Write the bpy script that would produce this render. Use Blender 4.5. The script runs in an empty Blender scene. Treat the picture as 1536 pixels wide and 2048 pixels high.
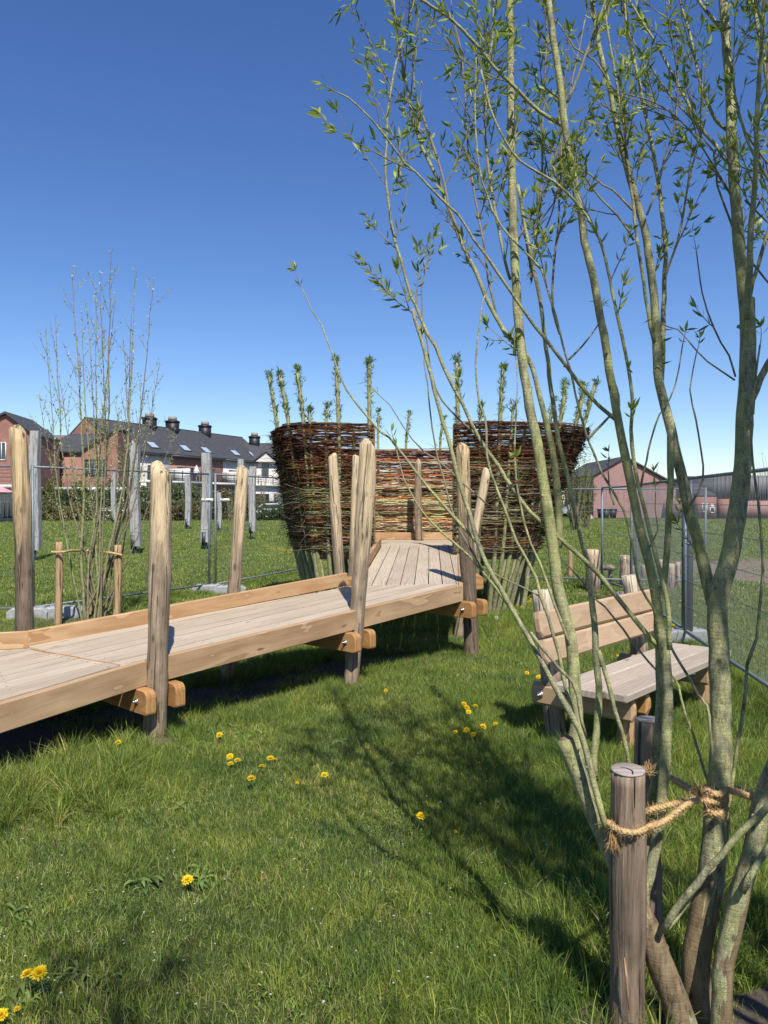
import bpy, math, random
import numpy as np
from mathutils import Vector, Matrix, Quaternion

R = math.radians
SC = bpy.context.scene
COL = SC.collection

# ------------------------------------------------------------------ camera
CAMZ, F, PITCH = 1.58, 1538.0, math.atan(21 / 1538.0)
cam_d = bpy.data.cameras.new('camera')
cam = bpy.data.objects.new('camera', cam_d)
COL.objects.link(cam)
cam.location = (0, 0, CAMZ)
cam.rotation_euler = (R(90) - PITCH, 0, 0)
cam_d.sensor_fit = 'HORIZONTAL'
cam_d.sensor_width = 36.0
cam_d.lens = 36.0 * F / 1536.0
cam_d.clip_start = 0.05
cam_d.clip_end = 2000
SC.camera = cam

# ------------------------------------------------------------------ light
SUN_EL, SHADOW_AZ = R(53), R(-14)          # shadows run away from the camera and a little left
sv = Vector((-math.sin(SHADOW_AZ) * math.cos(SUN_EL), -math.cos(SHADOW_AZ) * math.cos(SUN_EL), math.sin(SUN_EL)))
world = bpy.data.worlds.new('World')
SC.world = world
world.use_nodes = True
wn = world.node_tree
wn.nodes.clear()
sky = wn.nodes.new('ShaderNodeTexSky')
sky.sky_type = 'NISHITA'
sky.sun_disc = False
sky.sun_elevation = SUN_EL
sky.sun_rotation = math.atan2(sv.x, sv.y)
sky.altitude = 0
sky.air_density = 1.0
sky.dust_density = 0.05
sky.ozone_density = 4.4
bg = wn.nodes.new('ShaderNodeBackground')
bg.inputs['Strength'].default_value = 0.108
wo = wn.nodes.new('ShaderNodeOutputWorld')
hs = wn.nodes.new('ShaderNodeHueSaturation')
hs.inputs['Saturation'].default_value = 1.18
hs.inputs['Hue'].default_value = 0.512
wn.links.new(sky.outputs[0], hs.inputs['Color'])
wn.links.new(hs.outputs[0], bg.inputs[0])
wn.links.new(bg.outputs[0], wo.inputs[0])
sun_d = bpy.data.lights.new('sun', 'SUN')
sun_d.energy = 5.0
sun_d.angle = R(0.53)
sun_d.color = (1.0, 0.955, 0.88)
sun = bpy.data.objects.new('sun', sun_d)
COL.objects.link(sun)
sun.rotation_euler = sv.to_track_quat('Z', 'Y').to_euler()
SC.view_settings.view_transform = 'Standard'
SC.view_settings.look = 'None'
SC.view_settings.exposure = 0.38
SC.view_settings.gamma = 1.0
SC.view_settings.use_curve_mapping = False
SC.render.engine = 'CYCLES'
SC.cycles.max_bounces = 6
SC.cycles.transparent_max_bounces = 12

_cf = np.array([0, math.cos(PITCH), -math.sin(PITCH)])
_cu = np.array([0, math.sin(PITCH), math.cos(PITCH)])


def at(px, py, Y):
    """world point seen at photo pixel (px, py) at distance Y in front of the camera"""
    d = _cf + np.array([(px - 768) / F, 0, 0]) - (py - 1024) / F * _cu
    return np.array([0, 0, CAMZ]) + d * (Y / d[1])


def pix(p):
    """photo pixel of world points (N,3)"""
    p = np.atleast_2d(p) - np.array([0, 0, CAMZ])
    z = p @ _cf
    z = np.where(np.abs(z) < 1e-6, 1e-6, z)
    return np.stack([768 + F * p[:, 0] / z, 1024 - F * (p @ _cu) / z, z], 1)


def ground_at(px, py, z=0.0):
    d = _cf + np.array([(px - 768) / F, 0, 0]) - (py - 1024) / F * _cu
    t = (z - CAMZ) / d[2]
    return np.array([0, 0, CAMZ]) + d * t


# ------------------------------------------------------------------ material helpers
def new_mat(name):
    m = bpy.data.materials.new(name)
    m.use_nodes = True
    nt = m.node_tree
    nt.nodes.clear()
    out = nt.nodes.new('ShaderNodeOutputMaterial')
    b = nt.nodes.new('ShaderNodeBsdfPrincipled')
    nt.links.new(b.outputs[0], out.inputs[0])
    return m, nt, b, out


class NB:
    """tiny node helper"""
    def __init__(s, nt):
        s.nt = nt

    def n(s, t, **k):
        nd = s.nt.nodes.new(t)
        for a, v in k.items():
            if a.startswith('i_'):
                nd.inputs[a[2:].replace('_', ' ')].default_value = v
            else:
                setattr(nd, a, v)
        return nd

    def l(s, a, b):
        s.nt.links.new(a, b)

    def noise(s, vec, scale, detail=4, rough=.55, dist=0):
        n = s.n('ShaderNodeTexNoise')
        n.inputs['Scale'].default_value = scale
        n.inputs['Detail'].default_value = detail
        n.inputs['Roughness'].default_value = rough
        n.inputs['Distortion'].default_value = dist
        if vec is not None:
            s.l(vec, n.inputs['Vector'])
        return n.outputs['Fac']

    def ramp(s, fac, stops, interp='LINEAR'):
        r = s.n('ShaderNodeValToRGB')
        r.color_ramp.interpolation = interp
        e = r.color_ramp.elements
        while len(e) > 1:
            e.remove(e[0])
        e[0].position = stops[0][0]
        e[0].color = (*stops[0][1], 1) if len(stops[0][1]) == 3 else stops[0][1]
        for p, c in stops[1:]:
            x = e.new(p)
            x.color = (*c, 1) if len(c) == 3 else c
        s.l(fac, r.inputs[0])
        return r.outputs[0]

    def mix(s, fac, a, b, mode='MIX'):
        m = s.n('ShaderNodeMix', data_type='RGBA', blend_type=mode)
        for i, v in ((0, fac), (6, a), (7, b)):
            if hasattr(v, 'node'):
                s.l(v, m.inputs[i])
            else:
                m.inputs[i].default_value = v if i == 0 else (*v, 1)
        return m.outputs[2]

    def math(s, op, a, b=None, c=None, clamp=False):
        m = s.n('ShaderNodeMath', operation=op, use_clamp=clamp)
        for i, v in enumerate((a, b, c)):
            if v is None:
                continue
            if hasattr(v, 'node'):
                s.l(v, m.inputs[i])
            else:
                m.inputs[i].default_value = v
        return m.outputs[0]

    def mapping(s, vec, scale=(1, 1, 1), loc=(0, 0, 0)):
        m = s.n('ShaderNodeMapping')
        m.inputs['Scale'].default_value = scale
        m.inputs['Location'].default_value = loc
        s.l(vec, m.inputs['Vector'])
        return m.outputs[0]

    def bump(s, h, strength, dist, bsdf):
        b = s.n('ShaderNodeBump')
        b.inputs['Strength'].default_value = strength
        b.inputs['Distance'].default_value = dist
        s.l(h, b.inputs['Height'])
        s.l(b.outputs[0], bsdf.inputs['Normal'])

    def objvec(s, rnd=37.0):
        tc = s.n('ShaderNodeTexCoord')
        oi = s.n('ShaderNodeObjectInfo')
        v = s.n('ShaderNodeVectorMath', operation='MULTIPLY_ADD')
        cmb = s.n('ShaderNodeCombineXYZ')
        for i in range(3):
            s.l(oi.outputs['Random'], cmb.inputs[i])
        s.l(cmb.outputs[0], v.inputs[0])
        v.inputs[1].default_value = (rnd, rnd * .61, rnd * .37)
        s.l(tc.outputs['Object'], v.inputs[2])
        return v.outputs[0], oi.outputs['Random']


def flat_mat(name, col, rough=.7, metal=0, noise_scale=6, var=.12, bump=0.0):
    m, nt, b, o = new_mat(name)
    h = NB(nt)
    v, rnd = h.objvec()
    n = h.noise(v, noise_scale, 6, .6)
    c = h.ramp(n, [(.25, tuple(x * (1 - var) for x in col)), (.75, tuple(min(1, x * (1 + var)) for x in col))])
    h.l(c, b.inputs['Base Color'])
    b.inputs['Roughness'].default_value = rough
    b.inputs['Metallic'].default_value = metal
    if bump:
        h.bump(n, bump, .01, b)
    return m


def board_mat(name, light, dark, knot, axis=0, rough=.7, grain=1.0, contrast=1.0):
    """sawn timber; grain runs along local axis 0 (x) or 2 (z)"""
    m, nt, b, o = new_mat(name)
    h = NB(nt)
    v, rnd = h.objvec()
    st = [1, 1, 1]
    sc1 = [10.0, 10.0, 10.0]; sc1[axis] = .55
    sc2 = [90.0, 90.0, 90.0]; sc2[axis] = 2.5
    sc3 = [2.2, 2.2, 2.2]; sc3[axis] = .9
    warp = h.noise(h.mapping(v, tuple(sc3)), 1.6, 3, .5)
    w1 = h.n('ShaderNodeVectorMath', operation='MULTIPLY_ADD')
    cmb = h.n('ShaderNodeCombineXYZ')
    for i in range(3):
        h.l(warp, cmb.inputs[i])
    h.l(cmb.outputs[0], w1.inputs[0])
    w1.inputs[1].default_value = (.05, .12, .12) if axis == 0 else (.12, .12, .05)
    h.l(v, w1.inputs[2])
    vv = w1.outputs[0]
    wv = h.n('ShaderNodeTexWave', wave_type='BANDS', bands_direction='Y' if axis == 0 else 'X', wave_profile='SAW')
    wv.inputs['Scale'].default_value = 9 * grain
    wv.inputs['Distortion'].default_value = 5.5
    wv.inputs['Detail'].default_value = 2
    wv.inputs['Detail Scale'].default_value = 1.1
    s4 = [1.0, 1.0, 1.0]; s4[axis] = .16
    h.l(h.mapping(vv, tuple(s4)), wv.inputs['Vector'])
    g1 = h.noise(h.mapping(vv, tuple(sc1)), 3.0, 5, .6)
    g2 = h.noise(h.mapping(vv, tuple(sc2)), 1.0, 3, .6)
    big = h.noise(v, 1.3, 3, .5)
    f = h.math('MULTIPLY', wv.outputs['Fac'], .42 * contrast)
    f = h.math('ADD', f, h.math('MULTIPLY', g1, .55))
    f = h.math('ADD', f, h.math('MULTIPLY', g2, .35))
    f = h.math('MULTIPLY_ADD', h.math('SUBTRACT', big, .5), .5, f)
    f = h.math('MULTIPLY_ADD', h.math('SUBTRACT', rnd, .5), .22, f)
    c = h.ramp(f, [(.30, light), (.62, tuple((a + d) / 2 for a, d in zip(light, dark))), (.95, dark)])
    vo = h.n('ShaderNodeTexVoronoi')
    s5 = [3.2, 3.2, 3.2]; s5[axis] = 1.0
    h.l(h.mapping(vv, tuple(s5)), vo.inputs['Vector'])
    vo.inputs['Scale'].default_value = 1.7
    kn = h.ramp(vo.outputs['Distance'], [(.035, (1, 1, 1)), (.085, (0, 0, 0))])
    c = h.mix(kn, c, knot)
    h.l(c, b.inputs['Base Color'])
    b.inputs['Roughness'].default_value = rough
    b.inputs['Specular IOR Level'].default_value = .25
    h.bump(h.math('ADD', h.math('MULTIPLY', g2, .6), h.math('MULTIPLY', wv.outputs['Fac'], .3)), .35, .004, b)
    return m


def log_mat(name, pale, bark, thr=.5, topz=1.0, span=1.0, inner=None):
    """round post, long-fibre grain along z: bark left below, peeled above"""
    m, nt, b, o = new_mat(name)
    h = NB(nt)
    v, rnd = h.objvec(11)
    tc = h.n('ShaderNodeTexCoord')
    sp = h.n('ShaderNodeSeparateXYZ')
    h.l(tc.outputs['Object'], sp.inputs[0])
    st = h.noise(h.mapping(v, (30, 30, 2.0)), 1.0, 5, .65, .4)
    st2 = h.noise(h.mapping(v, (110, 110, 4)), 1.0, 4, .65)
    bl = h.noise(h.mapping(v, (21, 21, 1.5)), 1.0, 5, .7, .6)
    blot = h.noise(v, 9, 4, .6)
    hz = h.math('DIVIDE', h.math('SUBTRACT', sp.outputs[2], topz), span)      # 0 where peeling starts to win
    hz = h.math('MAXIMUM', h.math('MINIMUM', hz, .5), -.42)
    pf = h.math('ADD', h.math('MULTIPLY', h.math('SUBTRACT', bl, .5), 2.0), hz)
    peeled = h.ramp(h.math('ADD', pf, .5), [(thr - .34, (0, 0, 0)), (thr - .12, (1, 1, 1))])
    core = h.ramp(h.math('ADD', pf, .5), [(thr - .02, (0, 0, 0)), (thr + .02, (1, 1, 1))])
    mix_ = h.math('ADD', h.math('MULTIPLY', st, .55), h.math('MULTIPLY', st2, .45))
    crk = h.ramp(h.noise(h.mapping(v, (48, 48, 1.3)), 1.0, 3, .55, .3), [(.36, (1, 1, 1)), (.40, (0, 0, 0))])
    pc = h.ramp(mix_, [(.34, tuple(x * .45 for x in pale)), (.43, tuple(x * .8 for x in pale)), (.52, pale), (.7, tuple(min(1, x * 1.18) for x in pale))])
    bc = h.ramp(h.math('ADD', mix_, h.math('MULTIPLY', h.math('SUBTRACT', blot, .5), .35)),
                [(.32, tuple(x * .35 for x in bark)), (.43, tuple(x * .72 for x in bark)), (.54, bark), (.68, tuple(min(1, x * 1.6) for x in bark))])
    mid = h.mix(.55, bc, pc)
    c = h.mix(peeled, bc, mid)
    c = h.mix(core, c, pc)
    strip = h.ramp(h.noise(h.mapping(v, (34, 34, 1.15)), 1.0, 5, .68, .5), [(.55, (0, 0, 0)), (.575, (1, 1, 1))])
    c = h.mix(h.math('MULTIPLY', strip, .72), c, h.mix(.75, pc, tuple(x * .5 for x in bark)))
    vk = h.n('ShaderNodeTexVoronoi'); vk.inputs['Scale'].default_value = 1.0
    h.l(h.mapping(v, (9, 9, 3.4)), vk.inputs['Vector'])
    kn = h.ramp(vk.outputs['Distance'], [(.07, (1, 1, 1)), (.15, (0, 0, 0))])
    c = h.mix(h.math('MULTIPLY', kn, .85), c, tuple(x * .3 for x in bark))
    c = h.mix(h.math('MULTIPLY', crk, .8), c, tuple(x * .18 for x in bark))
    h.l(c, b.inputs['Base Color'])
    b.inputs['Roughness'].default_value = .85
    b.inputs['Specular IOR Level'].default_value = .15
    hh = h.math('SUBTRACT', mix_, h.math('MULTIPLY', crk, .35))
    h.bump(hh, .9, .018, b)
    return m


def attr_mat(name, rough=.75, trans=0.0, bump=0, noise_scale=0, var=.0, world_var=None, spec=.3):
    """colour comes from the mesh's own Col attribute"""
    m, nt, b, o = new_mat(name)
    h = NB(nt)
    a = h.n('ShaderNodeAttribute', attribute_name='Col')
    c = a.outputs['Color']
    if noise_scale:
        tc = h.n('ShaderNodeTexCoord')
        n = h.noise(tc.outputs['Object'], noise_scale, 4, .6)
        c = h.mix(1.0, c, h.ramp(n, [(.25, (1 - var,) * 3), (.75, (1 + var,) * 3)]), 'MULTIPLY')
        if bump:
            h.bump(n, bump, .004, b)
    h.l(c, b.inputs['Base Color'])
    b.inputs['Roughness'].default_value = rough
    b.inputs['Specular IOR Level'].default_value = spec
    if trans:
        t = h.n('ShaderNodeBsdfTranslucent')
        h.l(h.mix(1.0, c, (1.25, 1.35, .55), 'MULTIPLY'), t.inputs[0])
        mx = h.n('ShaderNodeMixShader')
        mx.inputs[0].default_value = trans
        h.l(b.outputs[0], mx.inputs[1])
        h.l(t.outputs[0], mx.inputs[2])
        h.l(mx.outputs[0], o.inputs[0])
    return m


def bark_mat(name, base, dark, lichen, lich_amt=.5, scale=1.0):
    m, nt, b, o = new_mat(name)
    h = NB(nt)
    tc = h.n('ShaderNodeTexCoord')
    v = tc.outputs['Object']
    n1 = h.noise(h.mapping(v, (70 * scale, 70 * scale, 16 * scale)), 1, 6, .7)
    n2 = h.noise(h.mapping(v, (6, 6, 2.6)), 1, 4, .55)
    n3 = h.noise(h.mapping(v, (230, 230, 260)), 1, 3, .55)
    n4 = h.noise(h.mapping(v, (35, 35, 22)), 1, 3, .6)
    rings = h.noise(h.mapping(v, (10, 10, 130)), 1, 3, .6)
    f = h.math('ADD', h.math('MULTIPLY', n1, .85), h.math('MULTIPLY', rings, .15))
    c = h.ramp(f, [(.34, tuple(x * .7 for x in dark)), (.44, tuple((a + d) / 2 for a, d in zip(base, dark))), (.52, base), (.68, tuple(min(1, x * 1.5) for x in base))])
    lf = h.ramp(h.math('ADD', h.math('MULTIPLY', n2, .7), h.math('MULTIPLY', n4, .3)), [(.42, (0, 0, 0)), (.60, (1, 1, 1))])
    c = h.mix(h.math('MULTIPLY', lf, .75), c, lichen)
    sp = h.ramp(h.math('ADD', h.math('MULTIPLY', n3, .6), h.math('MULTIPLY', n4, .4)), [(.535, (0, 0, 0)), (.56, (1, 1, 1))])
    c = h.mix(h.math('MULTIPLY', sp, lich_amt), c, (min(1, lichen[0] * 1.5 + .05), min(1, lichen[1] * 1.5 + .05), min(1, lichen[2] * 1.6 + .06)))
    vk = h.n('ShaderNodeTexVoronoi'); vk.inputs['Scale'].default_value = 1.0
    h.l(h.mapping(v, (16, 16, 11)), vk.inputs['Vector'])
    kn = h.ramp(vk.outputs['Distance'], [(.06, (1, 1, 1)), (.13, (.5, .5, .5)), (.16, (0, 0, 0))])
    c = h.mix(h.math('MULTIPLY', kn, .75), c, tuple(x * .6 for x in dark))
    h.l(c, b.inputs['Base Color'])
    b.inputs['Roughness'].default_value = .8
    b.inputs['Specular IOR Level'].default_value = .2
    h.bump(h.math('ADD', n1, h.math('MULTIPLY', rings, .6)), .7, .006, b)
    return m


# ------------------------------------------------------------------ mesh helpers
def mesh_np(name, V, faces, mat=None, smooth=False, col=None):
    """V (N,3); faces: list of index tuples or (M,k) array or list of such arrays"""
    me = bpy.data.meshes.new(name)
    V = np.asarray(V, dtype=np.float32)
    groups = faces if isinstance(faces, list) and len(faces) and isinstance(faces[0], np.ndarray) else None
    if isinstance(faces, np.ndarray):
        groups = [faces]
    if groups is not None:
        groups = [g for g in groups if len(g)]
        loops = np.concatenate([g.reshape(-1) for g in groups]).astype(np.int32)
        tot = np.concatenate([np.full(len(g), g.shape[1]) for g in groups]).astype(np.int32)
        start = np.concatenate([[0], np.cumsum(tot)[:-1]]).astype(np.int32)
        me.vertices.add(len(V)); me.vertices.foreach_set('co', V.reshape(-1))
        me.loops.add(len(loops)); me.loops.foreach_set('vertex_index', loops)
        me.polygons.add(len(tot)); me.polygons.foreach_set('loop_start', start)
        me.polygons.foreach_set('loop_total', tot)
        me.update(calc_edges=True)
    else:
        me.from_pydata([tuple(map(float, v)) for v in V], [], [tuple(int(i) for i in f) for f in faces])
    if smooth:
        me.polygons.foreach_set('use_smooth', np.ones(len(me.polygons), dtype=bool))
    if col is not None:
        at_ = me.color_attributes.new('Col', 'FLOAT_COLOR', 'POINT')
        c = np.ones((len(V), 4), dtype=np.float32)
        c[:, :3] = col
        at_.data.foreach_set('color', c.reshape(-1))
    if mat:
        me.materials.append(mat)
    me.update()
    return me


def thing(name, label, cat, loc, group=None):
    o = bpy.data.objects.new(name, None)
    COL.objects.link(o)
    o.location = Vector([float(x) for x in loc])
    o.empty_display_size = .1
    o['label'] = label
    o['category'] = cat
    if group:
        o['group'] = group
    return o


def root_of(p):
    while p.parent:
        p = p.parent
    return p


def link(name, me, parent=None, M=None, kind=None, label=None):
    """M: world matrix of the object; without it the mesh holds world coordinates"""
    o = bpy.data.objects.new(name, me)
    COL.objects.link(o)
    if parent is not None:
        o.parent = parent
        pw = world_of(parent)
        if M is None:
            M = Matrix.Translation(root_of(parent).location)
        o.matrix_local = pw.inverted() @ M
    elif M is not None:
        o.matrix_world = M
    if kind:
        o['kind'] = kind
    if label:
        o['label'] = label
    return o


def world_of(o):
    M = o.matrix_local.copy() if o.parent else Matrix.LocRotScale(o.location, o.rotation_euler, o.scale)
    while o.parent:
        o = o.parent
        M = (o.matrix_local.copy() if o.parent else Matrix.LocRotScale(o.location, o.rotation_euler, o.scale)) @ M
    return M


def obj(name, V, faces, mat, parent=None, smooth=False, col=None, kind=None, label=None, cat=None, group=None):
    V = np.asarray(V, dtype=float)
    if parent is not None:
        V = V - np.array(root_of(parent).location)
    me = mesh_np(name, V, faces, mat, smooth, col)
    o = link(name, me, parent, None, kind, label)
    if cat:
        o['category'] = cat
    if group:
        o['group'] = group
    return o


class MB:
    """mesh buffer"""
    def __init__(s):
        s.V = []; s.Q = []; s.T = []; s.P = []; s.C = []; s.n = 0

    def add(s, V, quads=None, tris=None, polys=None, col=(1, 1, 1)):
        V = np.asarray(V, dtype=float).reshape(-1, 3)
        if quads is not None and len(quads):
            s.Q.append(np.asarray(quads) + s.n)
        if tris is not None and len(tris):
            s.T.append(np.asarray(tris) + s.n)
        if polys is not None:
            for p in polys:
                if len(p) == 4:
                    s.Q.append(np.asarray([p]) + s.n)
                elif len(p) == 3:
                    s.T.append(np.asarray([p]) + s.n)
                else:
                    s.P.append(np.asarray([p]) + s.n)
        c = np.asarray(col, dtype=float)
        s.C.append(np.broadcast_to(c, (len(V), 3)))
        s.V.append(V)
        s.n += len(V)

    def tube(s, pts, rad, k=6, col=(1, 1, 1), cap=True, lump=0.0, rng=None):
        V, Q, T = tube(pts, rad, k, cap, lump, rng)
        s.add(V, Q, T, col=col)

    def box(s, c, size, M=None, col=(1, 1, 1)):
        V, Q = boxv(size)
        if M is not None:
            V = V @ np.array(M).T
        s.add(V + np.asarray(c), Q, col=col)

    def build(s, name, mat, parent=None, smooth=False, **k):
        if not s.V:
            return None
        V = np.concatenate(s.V)
        g = []
        if s.Q:
            g.append(np.concatenate(s.Q))
        if s.T:
            g.append(np.concatenate(s.T))
        g += s.P
        return obj(name, V, g, mat, parent, smooth, col=np.concatenate(s.C), **k)


def boxv(size):
    x, y, z = [a / 2 for a in size]
    V = np.array([[-x, -y, -z], [x, -y, -z], [x, y, -z], [-x, y, -z], [-x, -y, z], [x, -y, z], [x, y, z], [-x, y, z]])
    Q = np.array([[0, 3, 2, 1], [4, 5, 6, 7], [0, 1, 5, 4], [1, 2, 6, 5], [2, 3, 7, 6], [3, 0, 4, 7]])
    return V, Q


def tube(pts, rad, k=6, cap=True, lump=0.0, rng=None):
    P = np.asarray(pts, dtype=float)
    n = len(P)
    r = np.broadcast_to(np.asarray(rad, dtype=float), (n,)).copy()
    T = np.gradient(P, axis=0)
    T /= np.linalg.norm(T, axis=1)[:, None] + 1e-12
    ref = np.array([0, 0, 1.0]) if abs(T[0, 2]) < .8 else np.array([1.0, 0, 0])
    U = np.cross(T[0], ref); U /= np.linalg.norm(U)
    Us = [U]
    for i in range(1, n):
        U = U - T[i] * (U @ T[i])
        U /= np.linalg.norm(U) + 1e-12
        Us.append(U)
    U = np.array(Us)
    W = np.cross(T, U)
    a = np.arange(k) * 2 * math.pi / k
    rr = np.repeat(r[:, None], k, 1)
    if lump and rng is not None:
        ln = rng.normal(0, 1, (n, k))
        ln = (ln + np.roll(ln, 1, 1) + np.roll(ln, -1, 1)) / 3
        ln[1:-1] = (ln[:-2] + 2 * ln[1:-1] + ln[2:]) / 4
        rr = rr * (1 + lump * ln)
    V = P[:, None, :] + rr[:, :, None] * (np.cos(a)[None, :, None] * U[:, None, :] + np.sin(a)[None, :, None] * W[:, None, :])
    V = V.reshape(-1, 3)
    i = np.arange(n - 1)[:, None] * k
    j = np.arange(k)[None, :]
    j2 = (j + 1) % k
    Q = np.stack([i + j, i + j2, i + k + j2, i + k + j], -1).reshape(-1, 4)
    Tn = np.zeros((0, 3), int)
    if cap:
        c0, c1 = len(V), len(V) + 1
        V = np.concatenate([V, P[:1], P[-1:]])
        jj = np.arange(k)
        Tn = np.concatenate([np.stack([np.full(k, c0), (jj + 1) % k, jj], 1),
                             np.stack([np.full(k, c1), (n - 1) * k + jj, (n - 1) * k + (jj + 1) % k], 1)])
    return V, Q, Tn


def smooth_path(P, step):
    """Catmull-Rom through P (N,d) resampled with about `step` spacing"""
    P = np.asarray(P, dtype=float)
    if len(P) < 3:
        n = max(2, int(np.linalg.norm(P[1, :3] - P[0, :3]) / step) + 1)
        t = np.linspace(0, 1, n)[:, None]
        return P[0] * (1 - t) + P[1] * t
    E = np.concatenate([[2 * P[0] - P[1]], P, [2 * P[-1] - P[-2]]])
    out = []
    for i in range(len(P) - 1):
        p0, p1, p2, p3 = E[i], E[i + 1], E[i + 2], E[i + 3]
        n = max(1, int(np.linalg.norm(p2[:3] - p1[:3]) / step))
        t = (np.arange(n) / n)[:, None]
        out.append(.5 * (2 * p1 + (p2 - p0) * t + (2 * p0 - 5 * p1 + 4 * p2 - p3) * t ** 2 + (3 * p1 - p0 - 3 * p2 + p3) * t ** 3))
    out.append(P[-1:])
    return np.concatenate(out)


def frame(x, up=(0, 0, 1)):
    """matrix with columns x, y, z : x along given direction, z as near to up as can be"""
    x = np.asarray(x, float); x = x / np.linalg.norm(x)
    up = np.asarray(up, float)
    y = np.cross(up, x); y /= np.linalg.norm(y)
    z = np.cross(x, y)
    return np.stack([x, y, z], 1)


def mat4(R3, loc):
    M = Matrix.Identity(4)
    for i in range(3):
        for j in range(3):
            M[i][j] = float(R3[i][j])
        M[i][3] = float(loc[i])
    return M


_beam_cache = {}


def beam_mesh(L, W, H, ch, mat, key=None):
    """sawn timber with chamfered long edges and ends; local x along"""
    k = (round(L, 3), round(W, 3), round(H, 3), round(ch, 4), mat.name)
    if k in _beam_cache:
        return _beam_cache[k]
    w, h = W / 2, H / 2
    sec = [(-w + ch, -h), (w - ch, -h), (w, -h + ch), (w, h - ch), (w - ch, h), (-w + ch, h), (-w, h - ch), (-w, -h + ch)]
    xs = [(-L / 2, 1 - ch / min(w, h)), (-L / 2 + ch, 1), (L / 2 - ch, 1), (L / 2, 1 - ch / min(w, h))]
    V = [(x, y * s, z * s) for x, s in xs for y, z in sec]
    Fs = [[i * 8 + j, i * 8 + (j + 1) % 8, (i + 1) * 8 + (j + 1) % 8, (i + 1) * 8 + j] for i in range(3) for j in range(8)]
    Fs = [tuple(reversed(f)) for f in Fs]
    Fs.append(tuple(range(8))); Fs.append(tuple(reversed(range(24, 32))))
    me = mesh_np('timber', V, Fs, mat)
    _beam_cache[k] = me
    return me


def beam(name, p0, p1, W, H, mat, parent, up=(0, 0, 1), ch=.006, label=None):
    """timber from p0 to p1 (axis ends), W across, H along up"""
    p0, p1 = np.asarray(p0, float), np.asarray(p1, float)
    Fm = frame(p1 - p0, up)
    me = beam_mesh(np.linalg.norm(p1 - p0), W, H, ch, mat)
    return link(name, me, parent, mat4(Fm, (p0 + p1) / 2), label=label)


def log(name, p0, p1, r0, r1, mat, parent, rng, bend=.02, top='round', k=14, n=22, lump=.05):
    """round pole from p0 (bottom) to p1; object origin at p0, z along the pole"""
    p0, p1 = np.asarray(p0, float), np.asarray(p1, float)
    d = p1 - p0
    L = np.linalg.norm(d)
    z = d / L
    x = np.cross([0, 1.0, 0], z); x /= np.linalg.norm(x)
    y = np.cross(z, x)
    Fm = np.stack([x, y, z], 1)
    t = np.linspace(0, 1, n)
    ph = rng.uniform(0, 6.28, 4)
    px = bend * (np.sin(t * 3.14 + ph[0]) - np.sin(ph[0]) * (1 - t) - np.sin(3.14 + ph[0]) * t)
    py = bend * (np.sin(t * 4.1 + ph[1]) - np.sin(ph[1]) * (1 - t) - np.sin(4.1 + ph[1]) * t)
    P = np.stack([px, py, t * L], 1)
    rad = r0 + (r1 - r0) * t + r0 * .05 * np.sin(t * 11 + ph[2])
    if top == 'round':
        ex = np.array([[px[-1], py[-1], L + r1 * .25], [px[-1] + r1 * .05, py[-1], L + r1 * .45]])
        P = np.concatenate([P, ex]); rad = np.concatenate([rad, [r1 * .86, r1 * .5]])
    elif top == 'point':
        ex = np.array([[px[-1], py[-1], L + r1 * 1.2], [px[-1], py[-1], L + r1 * 1.9]])
        P = np.concatenate([P, ex]); rad = np.concatenate([rad, [r1 * .6, r1 * .15]])
    elif top == 'slant':
        ex = np.array([[px[-1] + r1 * .18, py[-1], L + r1 * .5], [px[-1] + r1 * .38, py[-1], L + r1 * .9]])
        P = np.concatenate([P, ex]); rad = np.concatenate([rad, [r1 * .85, r1 * .45]])
    for _ in range(int(L * 2.2)):                      # knots swell the pole a little
        zc_ = rng.uniform(.15, .9) * L
        rad = rad * (1 + rng.uniform(.02, .06) * np.exp(-((P[:, 2] - zc_) / .05) ** 2))
    V, Q, T = tube(P, rad, k, True, lump, rng)
    if top in ('round', 'slant'):                      # roughly cut facets at the head
        for _ in range(3):
            a_ = rng.uniform(0, 6.283); tl = rng.uniform(.5, 1.5)
            pl = P[-3, 2] + r1 * rng.uniform(.45, .85) - ((V[:, 0] - P[-3, 0]) * math.cos(a_) + (V[:, 1] - P[-3, 1]) * math.sin(a_)) * tl
            V[:, 2] = np.where(V[:, 2] > P[-4, 2], np.minimum(V[:, 2], np.maximum(pl, P[-4, 2])), V[:, 2])
    me = mesh_np(name, V, [Q, T], mat, top != 'flat' or True)
    if top == 'flat':
        sm = np.ones(len(me.polygons), dtype=bool)
        sm[len(Q):] = False
        me.polygons.foreach_set('use_smooth', sm)
    return link(name, me, parent, mat4(Fm, p0))


def clip_poly(poly, a, b, c):
    """keep part of 2D poly where a*x+b*y>=c"""
    out = []
    n = len(poly)
    for i in range(n):
        p, q = poly[i], poly[(i + 1) % n]
        dp, dq = a * p[0] + b * p[1] - c, a * q[0] + b * q[1] - c
        if dp >= 0:
            out.append(p)
        if dp * dq < 0:
            t = dp / (dp - dq)
            out.append((p[0] + t * (q[0] - p[0]), p[1] + t * (q[1] - p[1])))
    return out

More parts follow.
